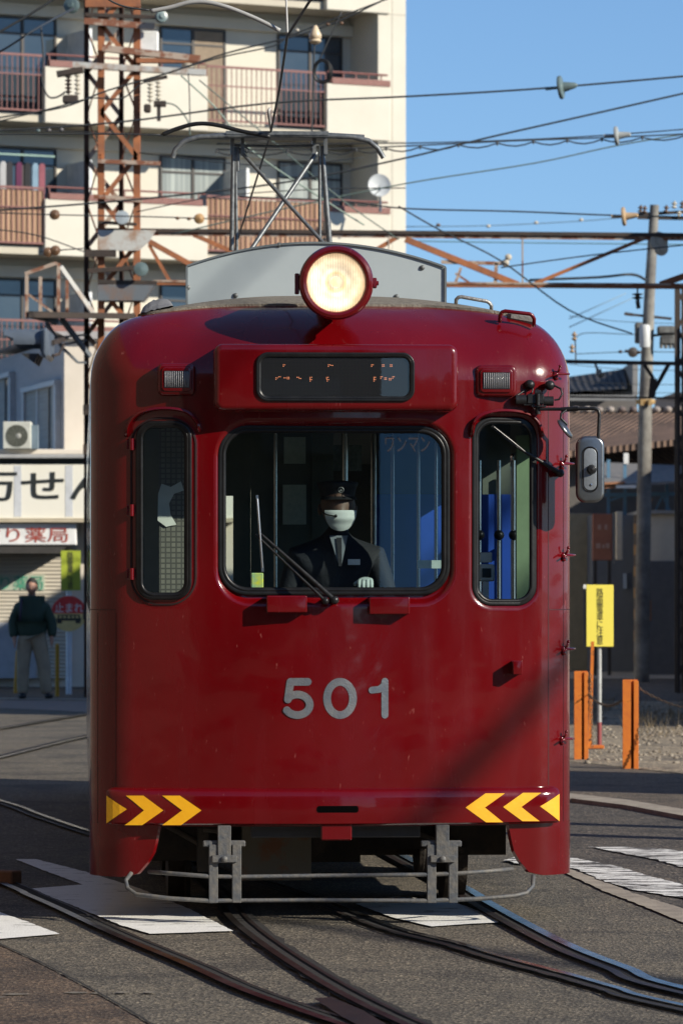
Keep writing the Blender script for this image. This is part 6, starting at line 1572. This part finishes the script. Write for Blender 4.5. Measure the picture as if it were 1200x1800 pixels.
td = 60.0
base = Vector((Wp(197, 0, td).x, td + .25, 0))
tw = thing('lattice_tower', 'rusty square lattice tower carrying wires in front of the apartment block', 'tower', base)
HT = 11.6
legs = {'fl': (178, td), 'fr': (240, td), 'bl': (152.5, td + .5), 'br': (213, td + .5)}
LP = {}
for k, (px, d) in legs.items():
    x = (px - 600) * d / F; LP[k] = Vector((x, d, 0))
    b = MB(); w = .09 if k[0] == 'f' else .062
    b.bx(x - w / 2, x + w / 2, d - .006, d + .006, 0, HT); sx = -1 if k[1] == 'l' else 1
    b.bx(x + sx * w / 2 - .006, x + sx * w / 2 + .006, d, d + (w if k[0] == 'f' else -w), 0, HT)
    b.build('leg', rust if k[0] == 'f' else drust, tw)
faces = [('fl', 'fr'), ('bl', 'br'), ('bl', 'fl'), ('br', 'fr')]
st = .62
for fi, (a, c) in enumerate(faces):
    n = int(HT / st)
    for i in range(n):
        z0, z1 = .2 + i * st, .2 + (i + 1) * st; p, q = (LP[a], LP[c]) if (i + fi) % 2 else (LP[c], LP[a])
        if i == 99: break
        b = MB().bar(p + Vector((0, 0, z0)), q + Vector((0, 0, z1)), .065, .012, (0, 1, 0) if fi < 2 else (1, 0, 0)); b.build('lattice_bar', rust if fi != 1 else rustp, tw)
def tarm(name, x0, y0, x1, y1, hpx, m, d=td - .08, dep=.09):
    a, c = Wp(x0, y0, d), Wp(x1, y1, d); return MB().bar(a, c, dep, hpx * td / F).build(name, m, tw)
tarm('cross_arm', 150, 25, 282, 30, 6, dkst); tarm('cross_arm', 148, 36, 272, 46, 11, rustp, td - .1, .06)
tarm('cross_arm', 180, 84, 352, 103, 11, rustp, td - .12, .12); tarm('cross_arm', 240, 106, 350, 106, 8, rust, td - .1, .14)
tarm('cross_arm', 128, 113, 362, 127, 10, palep, td - .2, .08); tarm('cross_arm', 100, 130, 146, 122, 9, dkst, td - .15, .2); tarm('cross_arm', 252, 143, 294, 134, 5, dkst, td - .15)
tarm('cross_arm', 172, 283, 282, 287, 7, rustp); tarm('cross_arm', 165, 345, 250, 352, 7, rustp); tarm('cross_arm', 172, 390, 240, 394, 5, dkst)
MB().bx(Wp(150, 0, td).x, Wp(246, 0, td).x, td - .05, td + .02, Wp(0, 12, td).z, Wp(0, -14, td).z).build('top_plate', rust, tw)
a, c = Wp(172, 440, td - .1), Wp(262, 404, td - .1)
MB().prism([(a.x, a.z), (c.x - .15, a.z), (c.x, a.z + .13), (c.x + .1, c.z), (a.x, c.z)], td - .11, td - .06).build('gusset_plate', palep, tw)
a, c = Wp(172, 528, td - .1), Wp(272, 500, td - .1)
MB().prism([(a.x, a.z), (Wp(252, 0, td).x, a.z), (c.x, c.z), (a.x, c.z)], td - .12, td + .3).build('equipment_box', bluegrey, tw)
tarm('cross_arm', 172, 495, 276, 497, 7, dkst)
tarm('cross_arm', 155, 476, 250, 470, 8, dkst)
for (x, y) in ((155, 445), (182, 445)): tarm('bracket', x - 5, y, x + 22, y, 12, dkst)
# platform with railing
pl = MB(); A_ = Wp(50, 560, td - .4); B_ = Wp(205, 551, td); zp = Wp(0, 556, td).z
pl.add([(Wp(50, 0, td - .6).x, td - .9, zp + .02), (Wp(240, 0, td).x, td - .55, zp), (Wp(240, 0, td).x, td + .6, zp), (Wp(95, 0, td).x, td + .6, zp + .02)], [(0, 1, 2, 3)])
pl.bar((Wp(50, 0, td - .9).x, td - .9, zp - .03), (Wp(240, 0, td).x, td - .55, zp - .03), .06, .08); pl.bar((Wp(50, 0, td - .9).x, td - .9, zp - .03), (Wp(95, 0, td).x, td + .6, zp - .03), .06, .08)
pl.build('platform', dkst, tw)
b = MB()
for (x, y0, y1, m_) in ((47, 560, 480, 0), (71, 556, 486, 0), (103, 556, 462, 1), (118, 552, 492, 0)): b.bar(Wp(x, y0, td - .5), Wp(x, y1, td - .5), .045)
b.bar(Wp(44, 481, td - .5), Wp(100, 462, td - .5), .05); b.bar(Wp(47, 515, td - .5), Wp(92, 548, td - .5), .03)
b.build('platform_railing', rustp, tw)
b = MB(); b.bar(Wp(106, 468, td - .4), Wp(165, 553, td - .2), .06); b.build('platform_stay', palep, tw)
b = MB(); b.bar(Wp(108, 560, td - .4), Wp(158, 626, td), .06); b.bar(Wp(82, 566, td - .4), Wp(112, 615, td - .2), .035); b.bar(Wp(112, 592, td - .2), Wp(152, 588, td), .03); b.bar(Wp(113, 614, td - .2), Wp(136, 636, td), .03); b.bar(Wp(136, 637, td), Wp(152, 637, td), .03); b.bar(Wp(112, 605, td - .2), Wp(152, 598, td), .03); b.build('lower_stay', bluegrey, tw)
for (x, y) in ((152, 720), (152, 790), (152, 1080)): b = MB().box(Wp(x, y, td - .02), (.09, .12, .14)).build('leg_clamp', dkst, tw)
def insul(b, p, ax_, n, r, l):
    """stack of sheds along axis from p"""
    a = Vector(ax_).normalized(); prof = [(.3 * r, 0)]
    for i in range(n): prof += [(r, (i + .25) * l / n), (r * .96, (i + .45) * l / n), (.4 * r, (i + .6) * l / n), (.4 * r, (i + 1) * l / n)]
    b.lathe([(0, -.01)] + prof + [(0, l)], p, a, 14)
def hung(x, y0, y1, r, m, n=5, d=td - .2, par=None):
    b = MB(); p = Wp(x, y0, d); l = (y1 - y0) * d / F; insul(b, p, (0, 0, -1), n, r, l); b.build('insulator', m, par or tw, smooth=60)
hung(120, 132, 165, .05, dkst); hung(136, 130, 168, .045, porcw); hung(264, 145, 180, .045, porcw); hung(278, 142, 178, .045, porcw)
MB().box(Wp(124, 174, td - .2), (.22, .1, .12), None, .02).build('switch_gear', dkst, tw); MB().box(Wp(259, 190, td - .2), (.1, .1, .12), None, .02).build('switch_gear', dkst, tw); b = MB(); b.box(Wp(281, 182, td - .2), (.17, .1, .08)); b.box(Wp(279, 198, td - .2), (.05, .1, .22)); b.build('switch_gear', dkst, tw)
hung(330, 108, 128, .09, porcw, 1, td - .1)
b = MB(); b.box(Wp(262, 77, td + .1), (.27, .15, .36), None, .02); b.build('white_box', M['white'], tw)
b = MB(); insul(b, Wp(128, 10, td - .2), (-.3, -.9, .1), 2, .11, .12); b.build('insulator', porcg, tw, smooth=60)
b = MB(); insul(b, Wp(282, 30, td - .2), (.3, -.9, .1), 2, .085, .12); b.build('insulator', porcg, tw, smooth=60)
b = MB(); b.lathe([(0, -.02), (.095, -.02), (.10, 0), (.095, .02), (0, .03)], Wp(215, 382, td - .25), (0, -1, .1), 24); b.build('round_lamp', mat('lamp_grey_blue', (.40, .45, .48), .35), tw, smooth=40)
b = MB(); b.lathe([(0, -.02), (.10, -.02), (.10, .03), (0, .05)], Wp(248, 473, td - .25), (0, -1, .1), 20); b.build('round_insulator', porcg, tw, smooth=40)
# traffic signal facing left
sd_ = td - 2.5
ts = thing('traffic_signal', 'dark three-lamp traffic signal with long hoods turned to the left', 'traffic signal', Wp(88, 640, sd_))
hs = mat('signal_blue_grey', (.10, .125, .16), .45); hk = mat('signal_hood_inside', (.02, .02, .022), .6)
cen = Wp(84, 606, sd_)
MB().box(cen, (.10, 1.25, .40), None, .04).build('housing', hs, ts, smooth=40)
for i in range(3):
    c = cen + Vector((-.05, -.40 + .40 * i, .03)); vs = []; n = 14
    L_ = .50
    for j, xx_ in enumerate((0, -L_)):
        for k in range(n + 1):
            a = R(-20 + 220 * k / n); vs.append((c.x + xx_ * (1.0 if k in range(3, 12) else .75), c.y + .155 * math.cos(a), c.z + .155 * math.sin(a)))
    fs = [(k, k + 1, n + 2 + k, n + 1 + k) for k in range(n)]
    hb = MB().add(vs, fs); hb.add([(v[0], c.y + (v[1] - c.y) * .95, c.z + (v[2] - c.z) * .95) for v in vs], fs)
    hb.build('hood', hs, ts, smooth=60)
    MB().lathe([(0, .0), (.15, 0), (.15, .02), (0, .035)], c + Vector((.0, 0, 0)), (-1, 0, 0), 20).build('lens', mat('signal_lens', (.05, .05, .045), .25), ts, smooth=40)
    MB().prism([(c.x - .04, c.z - .17), (c.x - .28, c.z - .17), (c.x - .10, c.z - .30)], c.y - .1, c.y + .1).build('lower_louvre', hk, ts)
b = MB(); b.bar(Wp(92, 602, sd_), Wp(112, 596, td - .3), .06); b.tube([Wp(92, 625, sd_), Wp(104, 622, sd_ + .5), Wp(112, 605, td - .3)], .02, 6); b.build('mounting_arm', dkst, ts)
# gantry beam
gd = 60.4
ga = thing('gantry_beam', 'rusty steel truss beam spanning from the lattice tower to the right edge', 'gantry', Wp(720, 505, gd))
def gp(x, y): return Wp(x, y, gd)
MB().bar(gp(170, 404), gp(1330, 414), .14, .05).build('top_chord', dkst, ga)
MB().bar(gp(170, 409) + Vector((0, -.03, 0)), gp(1330, 420) + Vector((0, -.03, 0)), .012, .065, (0, 0, 1)).build('chord_web', rustp, ga)
MB().bar(gp(270, 497), gp(1330, 505), .10, .055).build('bottom_chord', rust, ga)
MB().bar(gp(270, 494) + Vector((0, -.06, 0)), gp(1330, 501) + Vector((0, -.06, 0)), .008, .03).build('chord_flange', rustp, ga)
for (x0, y0, x1, y1, w, m_) in ((262, 424, 345, 470, .075, rust), (712, 420, 910, 500, .085, rust), (935, 500, 1148, 412, .05, rust), (1160, 500, 1330, 440, .09, rust), (300, 497, 262, 430, .05, rust), (340, 412, 540, 500, .06, rust), (560, 500, 700, 415, .06, rust)):
    MB().bar(gp(x0, y0), gp(x1, y1), w).build('truss_diagonal', m_, ga)
for x in (918, 683, 440): MB().bar(gp(x, 412), gp(x, 503), .085, .02, (1, 0, 0)).build('truss_post', rustp, ga)
b = MB(); b.bar(gp(775, 460), gp(890, 463), .05); b.bar(gp(800, 497), gp(810, 470), .04); b.bar(gp(870, 500), gp(872, 462), .05); b.bar(gp(800, 480), gp(830, 500), .03); b.build('side_bracket', rustp, ga)
b = MB(); insul(b, gp(888, 462), (0, -1, 0), 1, .055, .08); insul(b, gp(893, 452), (0, -1, 0), 1, .05, .08); b.build('insulator', porcw, ga, smooth=40)
b = MB(); insul(b, gp(1157, 424), (.35, -1, .0), 1, .14, .06); b.build('insulator', porcw, ga, smooth=40)
b = MB(); insul(b, gp(1161, 436), (.35, -1, -.0), 1, .11, .06); b.build('insulator', porcw, ga, smooth=40)
b = MB(); b.tube([gp(1120, 500), gp(1120, 515)], .012); insul(b, gp(1120, 515), (0, 0, -1), 2, .08, .10); b.cyl(gp(1120, 528), gp(1122, 542), .03); b.build('hanging_insulator', dkst, ga, smooth=60)
# right hand concrete pole
pd = 70.0; concp = mat('concrete_pole', (.27, .26, .23), .85, c2=(.11, .10, .09), scale=2.5, bump=.3)
pb = Vector((Wp(1127, 0, pd).x, pd, 0))
up = thing('utility_pole', 'tall concrete utility pole with transformer behind the gantry at right', 'utility pole', pb)
MB().tube([pb, Wp(1134, 700, pd), Wp(1141, 520, pd), Wp(1150, 360, pd)], [.13, .11, .09, .075], 18).build('shaft', concp, up, smooth=60)
b = MB(); b.bar(Wp(1095, 378, pd), Wp(1205, 372, pd), .06, .05); b.bar(Wp(1120, 382, pd), Wp(1215, 384, pd), .05, .05); b.bar(Wp(1097, 551, pd), Wp(1112, 553, pd), .05); b.bar(Wp(1112, 553, pd), Wp(1180, 560, pd), .05, .04); b.build('cross_arm', dkst, up)
for (x, y, m_) in ((1184, 366, porcw), (1170, 373, porc), (1192, 383, porcw), (1125, 373, porc), (1132, 374, porc), (1198, 366, porc)):
    b = MB(); insul(b, Wp(x, y, pd - .05), (.1, 0, 1), 2, .05, .12); b.build('insulator', m_, up, smooth=60)
b = MB(); c = Wp(1133, 590, pd - .3); b.lathe([(0, -.19), (.085, -.19), (.09, -.17), (.09, .15), (.07, .18), (0, .19)], c, (0, 0, 1), 18); b.build('transformer', mat('transformer_white', (.55, .56, .55), .5), up, smooth=40)
b = MB(); b.box(Wp(1122, 585, pd - .1), (.12, .2, .34), None, .02); b.box(Wp(1171, 580, pd - .1), (.30, .22, .13), None, .02); b.box(Wp(1173, 598, pd - .1), (.25, .2, .16), None, .03); b.bar(Wp(1140, 590, pd), Wp(1190, 586, pd), .04)
for x in (1162, 1170, 1178, 1185): b.cyl(Wp(x, 600, pd - .15), Wp(x, 612, pd - .15), .03)
b.build('transformer_gear', mat('gear_grey', (.18, .18, .165), .7, c2=(.05, .05, .05), scale=8), up, smooth=40)
b = MB(); b.lathe([(.15, -.04), (.165, 0), (.15, .04)], Wp(1134, 706, pd), (0, 0, 1), 14); b.box(Wp(1128, 707, pd - .16), (.05, .05, .1)); b.box(Wp(1142, 707, pd - .16), (.05, .05, .1)); b.build('pole_band', mat('ochre_band', (.42, .28, .12), .7), up)
# dark steel frame mast at the right edge with its beams
md = 63.0
ms = thing('frame_mast', 'dark steel mast with two thin horizontal beams at the right edge', 'mast', Vector((Wp(1196, 0, md).x, md, 0)))
for x, dd in ((1192, 0), (1204, .0), (1192, .4), (1204, .4)): MB().bar(Vector((Wp(x, 0, md).x, md + dd, 0)), Wp(x, 500, md) + Vector((0, dd, 0)), .05).build('leg', dkst, ms)
b = MB(); y = 510
while y < 1180: b.bar(Wp(1192, y, md), Wp(1204, y + 34, md), .03); b.bar(Wp(1204, y + 34, md), Wp(1192, y + 68, md), .03); y += 68
b.build('lattice_bars', dkst, ms)
MB().bar(Wp(985, 635, md), Wp(1300, 641, md), .07, .055).build('beam', dkst, ms)
MB().bar(Wp(985, 697, md), Wp(1300, 701, md), .03, .025).build('thin_beam', dkst, ms)
b = MB(); b.bar(Wp(1147, 690, md), Wp(1176, 638, md), .06); b.bar(Wp(1145, 700, md), Wp(1148, 665, md), .10); b.bar(Wp(1148, 665, md), Wp(1132, 641, md), .05); b.build('beam_brace', dkst, ms)
b = MB(); b.box(Wp(1052, 655, md - .2), (.08, .08, .1)); b.cyl(Wp(1046, 640, md), Wp(1052, 655, md - .2), .02); b.lathe([(.02, 0), (.05, .06), (0, .07)], Wp(1054, 655, md - .2), (.3, -.6, -.6), 12); b.build('loudspeaker', mat('speaker_grey', (.35, .34, .3), .6), ms)
# two insulators on a stub left of the pole
t = thing('insulator_stub', 'two tan insulators on a thin upright rod beside the tram roof', 'insulator', Wp(1011, 640, 65)); MB().bar(Wp(1012, 640, 65), Wp(1010, 585, 65), .02).build('rod', dkst, t)
for y in (598, 620): b = MB(); insul(b, Wp(1009 if y == 598 else 1005, y, 65), (0, 0, 1), 2, .045, .13); b.build('insulator', mat('tan_porcelain', (.42, .28, .16), .4), t, smooth=60)
# railway crossing post with crossbuck
xd = 71.5; xp = Vector((Wp(1121, 0, xd).x, xd, 0))
cr = thing('crossing_signal', 'shaded railway crossing post with crossed arms and orange box', 'crossing signal', xp)
b = MB(); b.cyl(xp, Wp(1121, 905, xd), .07, n=14); b.build('post', dkst, cr, smooth=40)
ye = mat('ochre_stripe', (.30, .16, .05), .7)
for i in range(7):
    z = .3 + i * .36; MB().cyl(xp + Vector((0, 0, z)), xp + Vector((0, 0, z + .17)), .073, n=14).build('post_stripe', ye, cr, smooth=40)
MB().bar(Wp(1117, 885, xd - .12), Wp(1143, 925, xd - .12), .03, .10, (0, 1, 0)).build('crossed_arm', mat('arm_dark_brown', (.06, .035, .02), .7), cr)
MB().bar(Wp(1146, 878, xd - .16), Wp(1120, 900, xd - .16), .03, .10, (0, 1, 0)).build('crossed_arm', mat('arm_ochre', (.28, .17, .07), .7), cr)
MB().box(Wp(1131, 1073, xd - .15), (.24, .16, .36), None, .015).build('control_box', mat('orange_box', (.36, .12, .03), .7), cr)
for (x, y) in ((1128, 950), (1128, 962)): MB().lathe([(0, 0), (.05, 0), (.055, -.05), (0, -.06)], Wp(x, y, xd - .12), (0, -1, 0), 14).build('warning_lamp', mat('lamp_pale', (.5, .5, .5), .4), cr)
# two poles beyond the right edge whose shadows cross the road
for (x, y, lab) in ((3.55, 26.5, 'bare wooden pole beyond the right edge near the kerb, nearer'), (3.9, 27.6, 'bare wooden pole beyond the right edge near the kerb, farther')):
    tag(MB().cyl((x, y, 0), (x, y, 8), .13, .09, 16).build('wooden_pole', mat('pole_wood', (.12, .09, .07), .9, bump=.4), smooth=40), lab, 'pole')
# ------------------------------------------------------------ wires
wm = mat('wire_dark', (.03, .034, .038), .6); wg = mat('wire_green', (.12, .17, .15), .6)
def wire(name, label, pts, r=.012, m=wm, cat='wire', k=5, group=None, ins=None, loops=None):
    P = [Wp(*p) if len(p) == 3 else Vector(p[:3]) for p in pts]; S_ = smooth(P, k) if len(P) > 2 else P
    t = thing(name, label, cat, S_[0], group); MB().tube(S_, r, 6).build('strand', m, t, smooth=180)
    if loops:                                   # lashed second strand below
        n = loops; b = MB(); q = []
        L_ = len(S_) - 1
        for i in range(n * 4 + 1):
            f = i / (n * 4) * L_; j = min(int(f), L_ - 1); p = S_[j].lerp(S_[j + 1], f - j); q.append(p + Vector((0, 0, -.02 - .05 * abs(math.sin(math.pi * i / 4)))))
            if i % 4 == 0: b.cyl(p, p + Vector((0, 0, -.05)), .014, n=6)
        b.tube(q, r, 5); b.build('lashed_strand', m, t)
    for (x, y, d, kind, ml) in (ins or []):
        p = Wp(x, y, d); b = MB(); s = d / F
        if kind == 'cone':     # big disc and tapered body to the right
            b.lathe([(0, -.03), (.02, -.03), (20 * s, -.02), (21 * s, .0), (20 * s, .02), (9 * s, .04), (8 * s, 12 * s), (5 * s, 26 * s), (2 * s, 30 * s), (0, 30 * s)], p, (1, -.25, .12), 24); b.cyl(p + Vector((-14 * s * 1.9, 0, -.02)), p, 2.5 * s)
        elif kind == 'cone_small':
            b.lathe([(0, -.03), (.02, -.03), (16 * s, -.02), (17 * s, .0), (16 * s, .02), (7 * s, .03), (6 * s, 10 * s), (4 * s, 24 * s), (0, 26 * s)], p, (1, -.2, .08), 24); b.cyl(p + Vector((-22 * s, 0, -.0)), p, 3 * s)
        elif kind == 'disc': b.lathe([(0, -.03), (9 * s, -.02), (9 * s, .02), (4 * s, .05), (0, .06)], p, (.35, -1, 0), 16)
        elif kind == 'small': b.ball(p, (4 * s, 3 * s, 3 * s), 6)
        elif kind == 'bell': b.lathe([(0, -18 * s), (3 * s, -18 * s), (5 * s, -14 * s), (11 * s, -2 * s), (11 * s, 4 * s), (9 * s, 6 * s), (11 * s, 10 * s), (7 * s, 14 * s), (0, 16 * s)], p, (0, 0, -1), 20)
        b.build('insulator', ml, t, smooth=50)
    return t
wire('overhead_wire', 'wire with a large grey disc insulator crossing the blue sky highest at right', [(-60, 232, 52), (200, 215, 52), (470, 181, 52), (713, 169, 52), (960, 154, 52), (1260, 128, 52)], .013, ins=[(985, 153, 52, 'cone', porcg)])
wire('overhead_wire', 'thin single wire rising to the right edge between two insulated wires', [(-40, 372, 56), (240, 350, 56), (500, 320, 56), (713, 277, 56), (850, 243, 56), (1040, 200, 56), (1260, 150, 56)], .014)
wire('overhead_wire', 'lashed double cable with a white disc insulator right of the roof box', [(380, 262, 55), (560, 262, 55), (713, 256, 55), (900, 247, 55), (1070, 241, 55), (1260, 232, 55)], .010, loops=14, ins=[(1083, 238, 55, 'cone_small', mat('grey_porcelain', (.35, .37, .36), .4))])
wire('overhead_wire', 'upper companion wire of the lashed double cable in the blue sky', [(380, 252, 55.5), (713, 251, 55.5), (1000, 241, 55.5), (1260, 222, 55.5)], .009)
wire('overhead_wire', 'stranded wire climbing from the apartment corner to the right edge', [(300, 412, 57), (500, 366, 57), (713, 322, 57), (940, 286, 57), (1090, 254, 57), (1260, 226, 57)], .010, wg)
wire('overhead_wire', 'wire with a tan disc insulator just above the gantry beam', [(420, 345, 58), (600, 353, 58), (713, 366, 58), (900, 371, 58), (1080, 378, 58), (1260, 382, 58)], .012, ins=[(1096, 380, 58, 'cone_small', mat('tan_porcelain2', (.50, .36, .22), .4))])
wire('overhead_wire', 'stay wire slanting down to the right under the gantry beam', [(700, 362, 58), (775, 405, 58), (880, 458, 58), (1000, 545, 58), (1110, 586, 60)], .012)
wire('overhead_wire', 'thin wire passing through the gantry truss near its middle', [(880, 470, 58), (1040, 448, 58), (1260, 424, 58)], .010)
wire('overhead_wire', 'thick cable sagging behind the gantry truss towards the pole', [(930, 492, 66), (1050, 487, 66), (1110, 482, 66), (1135, 492, 68)], .022)
wire('overhead_wire', 'faint wire right under the top of the gantry beam', [(713, 423, 72), (900, 426, 72), (1260, 430, 72)], .010, mat('wire_teal', (.10, .2, .2), .6))
wire('overhead_wire', 'faint far wire with small spacers above the gantry beam', [(713, 398, 80), (860, 396, 80), (1020, 388, 80), (1110, 380, 80)], .010, mat('wire_pale', (.16, .25, .33), .6), ins=[(858, 397, 80, 'small', porcw), (942, 391, 80, 'small', porcw), (1021, 386, 80, 'small', porcw), (770, 395, 80, 'small', porc)])
wire('overhead_wire', 'faint far wire descending left of the pole, upper', [(1000, 560, 90), (1100, 515, 90)], .012, mat('wire_pale2', (.2, .3, .38), .6))
wire('overhead_wire', 'faint far wire descending left of the pole, lower', [(1000, 575, 90), (1130, 515, 90)], .012, mat('wire_pale3', (.2, .3, .38), .6))
wire('overhead_wire', 'far wire left of the transformer, upper of two', [(1010, 597, 75), (1030, 585, 75), (1120, 588, 75), (1260, 590, 75)], .008)
wire('overhead_wire', 'far wire left of the transformer, lower of two', [(1010, 622, 75), (1120, 618, 75), (1260, 620, 75)], .008, ins=[(1090, 618, 75, 'small', dkst), (1101, 617, 75, 'small', dkst), (1112, 619, 75, 'disc', dkst), (1123, 619, 75, 'small', dkst)])
for i, (ya, yb_) in enumerate(((555, 570), (640, 652), (668, 676), (684, 690))):
    wire('overhead_wire', 'very thin far wire beside the tram roof at right, %s' % ('level with the roof handles', 'just under the dark beam', 'across the small black roof', 'lowest above the brown roof')[i], [(1000, ya, 78), (1100, (ya + yb_) / 2 + 3, 78), (1260, yb_, 78)], .006)
# left group
wire('overhead_wire', 'twisted pair of wires crossing the top of the apartment block', [(-60, 222, 50), (0, 206, 50), (110, 188, 50), (190, 158, 50), (300, 126, 50), (400, 92, 50), (520, 62, 50), (600, 34, 50), (700, -14, 50)], .011, ins=[(576, 42, 50, 'small', porc), (522, 52, 50, 'small', porcw), (600, 40, 50, 'small', porc)])
wire('overhead_wire', 'lower strand of the twisted pair crossing the apartment block', [(-60, 226, 49.6), (0, 212, 49.6), (90, 190, 49.6), (160, 172, 49.6), (215, 172, 49.6), (260, 140, 49.6), (380, 102, 49.6), (480, 80, 49.6), (520, 58, 49.6), (700, -10, 49.6)], .009)
wire('overhead_wire', 'thick black wire cutting the top left corner', [(-50, 85, 40), (0, 55, 40), (60, 20, 40), (110, -12, 40)], .012)
wire('overhead_wire', 'second black wire under the one in the top left corner', [(-50, 112, 45), (0, 90, 45), (70, 46, 45), (130, 14, 58)], .012)
wire('overhead_wire', 'loop of black cable hanging from the top left insulator', [(72, 45, 58), (76, 100, 58), (74, 140, 58), (84, 168, 58), (100, 170, 58), (116, 160, 58)], .014)
wire('overhead_wire', 'thin level wire with small clips above the laundry balcony', [(-40, 229, 57), (90, 230, 57), (290, 238, 57), (470, 248, 57)], .009, ins=[(67, 229, 57, 'small', porcg), (86, 228, 57, 'small', bluegrey), (108, 227, 57, 'small', bluegrey)])
wire('overhead_wire', 'level wire carrying a dark disc insulator over the bamboo balcony screen', [(-40, 372, 57), (95, 377, 57), (240, 380, 57), (340, 383, 57), (460, 388, 57)], .009, ins=[(96, 377, 57, 'disc', porc), (312, 383, 57, 'small', porc), (332, 384, 57, 'small', porc), (350, 384, 57, 'disc', mat('tan_clip', (.4, .24, .1), .5))])
wire('overhead_wire', 'slanting wire with a pair of dark disc insulators left of the tower', [(-40, 400, 57), (60, 412, 57), (150, 443, 57)], .009)
t = wire('overhead_wire', 'short strand holding two dark discs beside the platform railing', [(70, 442, 57), (96, 440, 57), (150, 436, 57)], .009, ins=[(84, 443, 57, 'disc', porc), (97, 440, 57, 'disc', porc)])
wire('overhead_wire', 'pale green stay rope running down across the balconies', [(318, 132, 57), (380, 190, 57), (440, 262, 57), (560, 345, 57), (640, 395, 57)], .012, mat('rope_green', (.30, .38, .32), .8))
wire('overhead_wire', 'dark cable drooping from the tower arm past the railing', [(290, 180, 57), (310, 186, 57), (330, 212, 57), (334, 238, 57)], .011, wg)
wire('overhead_wire', 'thin vertical cable under the tower arm insulator', [(331, 128, 57), (333, 170, 57), (334, 232, 57)], .009)
wire('overhead_wire', 'thin wire crossing behind the pantograph uprights', [(240, 372, 57), (380, 345, 57), (560, 332, 57), (713, 330, 57)], .008)
wire('overhead_wire', 'cable from the tower sagging behind the collector horn', [(245, 268, 57), (400, 286, 57), (500, 290, 57), (640, 276, 57)], .008)
wire('overhead_wire', 'cross span wire sloping down behind the roof box', [(350, 140, 57), (470, 240, 57), (600, 350, 57), (700, 420, 58)], .009, wg)
# contact wire towards the viewer, pull-off arms
cw = [Wp(475, 236, 26.0), Wp(492, 150, 23.2), Wp(505, 62, 21.45), Wp(545, 0, 20.3)]
d_ = (cw[3] - cw[2]).normalized(); cw += [cw[3] + Vector((1.2, -6, 0.0)), cw[3] + Vector((6.5, -32, .0))]
P = [Wp(402, 690, 60), Wp(413, 436, 35)] + cw
t = thing('contact_wire', 'dark contact wire rising from the pantograph towards the viewer', 'wire', P[0]); MB().tube(P, .007, 8).build('strand', wm, t, smooth=180)
wire('pull_off_arm', 'grey curved insulated arm reaching from upper left to the contact wire', [(265, 19, 21.45), (300, 12, 21.45), (330, 4, 21.45), (362, 3, 21.45), (400, 12, 21.45), (450, 32, 21.45), (492, 53, 21.45)], .012, mat('arm_grey_plastic', (.35, .35, .34), .5), cat='arm')
wire('pull_off_arm', 'black curved arm just above the left collector horn', [(286, 236, 25.5), (310, 226, 25.5), (345, 217, 25.5), (380, 219, 25.5), (425, 230, 25.5), (475, 240, 25.5)], .014, M['black'], cat='arm')
wire('overhead_wire', 'thin pale rod dropping from the top edge onto the contact wire', [(502, -20, 21.4), (504, 30, 21.4), (505, 58, 21.4)], .006, mat('pale_rod', (.5, .5, .48), .4))
wire('overhead_wire', 'wire from the top edge meeting the grey arm at the contact wire', [(158, -22, 21.45), (210, 8, 21.45), (262, 17, 21.45)], .005)
wire('overhead_wire', 'wire leaving the black curved arm towards the left edge', [(-40, 236, 25.5), (150, 235, 25.5), (286, 236, 25.5)], .004)
wire('overhead_wire', 'short pale bracket rod above the contact shoe', [(474, 190, 25.6), (472, 200, 25.6), (478, 234, 25.8)], .010, mat('pale_rod2', (.5, .49, .46), .4))
wire('overhead_wire', 'hanging cable with a cream bell insulator and black coil beneath', [(553, 70, 44), (552, 90, 44), (551, 140, 44), (549, 200, 44), (547, 262, 44)], .010, ins=[(554, 62, 44, 'bell', mat('cream_bell', (.62, .5, .34), .35))])
wire('overhead_wire', 'slanting feeder wire passing the black cable coil', [(600, 20, 44), (575, 75, 44), (555, 120, 44), (552, 150, 44)], .008)
b = MB(); c = Wp(566, 126, 43.8)
for i, (r, ox) in enumerate(((.088, 0), (.094, .01), (.083, -.006), (.098, .004), (.079, .008))):
    b.tube([c + Vector((ox + r * math.cos(R(a)), .01 * i, r * 1.28 * math.sin(R(a)) + .004 * i)) for a in range(0, 360, 12)], .007, 6, closed=True)
tag(b.build('cable_coil', M['black'], smooth=180), 'black coil of spare cable hanging in front of the apartment windows', 'cable coil')
# unseen cables added beyond the right edge to cast soft bands on the tram's face
def add_shadow_cable(px, py, t_, r, label):
    p = TF.M @ Vector((TF.ray(px, py, .02).x, .02, TF.ray(px, py, .02).z)) + sd * t_
    u = Vector((-.247, .459, 0)).normalized()
    tag(MB().tube([p - u * 34, p, p + u * 40], r, 8).build('shadow_cable', M['black'], smooth=180), label, 'cable')
add_shadow_cable(935, 1235, 20, .025, 'unseen shadow-casting cable added beyond the right edge, lowest')
add_shadow_cable(850, 1345, 20, .03, 'unseen shadow-casting cable added beyond the right edge, middle')
add_shadow_cable(560, 470, 20, .02, 'unseen shadow-casting cable added beyond the right edge, highest')

GR = {'overhead_wire': 'overhead wires', 'pull_off_arm': 'curved pull-off arms', 'marker_post': 'slim yellow-orange posts on the far pavement', 'chain': 'rusty chains on the orange posts', 'shadow_cable': 'unseen cables added to cast shadow on the tram', 'wooden_pole': 'wooden poles near the kerb', 'sky_block': 'unseen blocks added behind the viewer to dim sky light'}
for o in bpy.data.objects:
    if o.parent is None and o.get('label'):
        g = GR.get(o.name.split('.')[0])
        if g and not o.get('group'): o['group'] = g
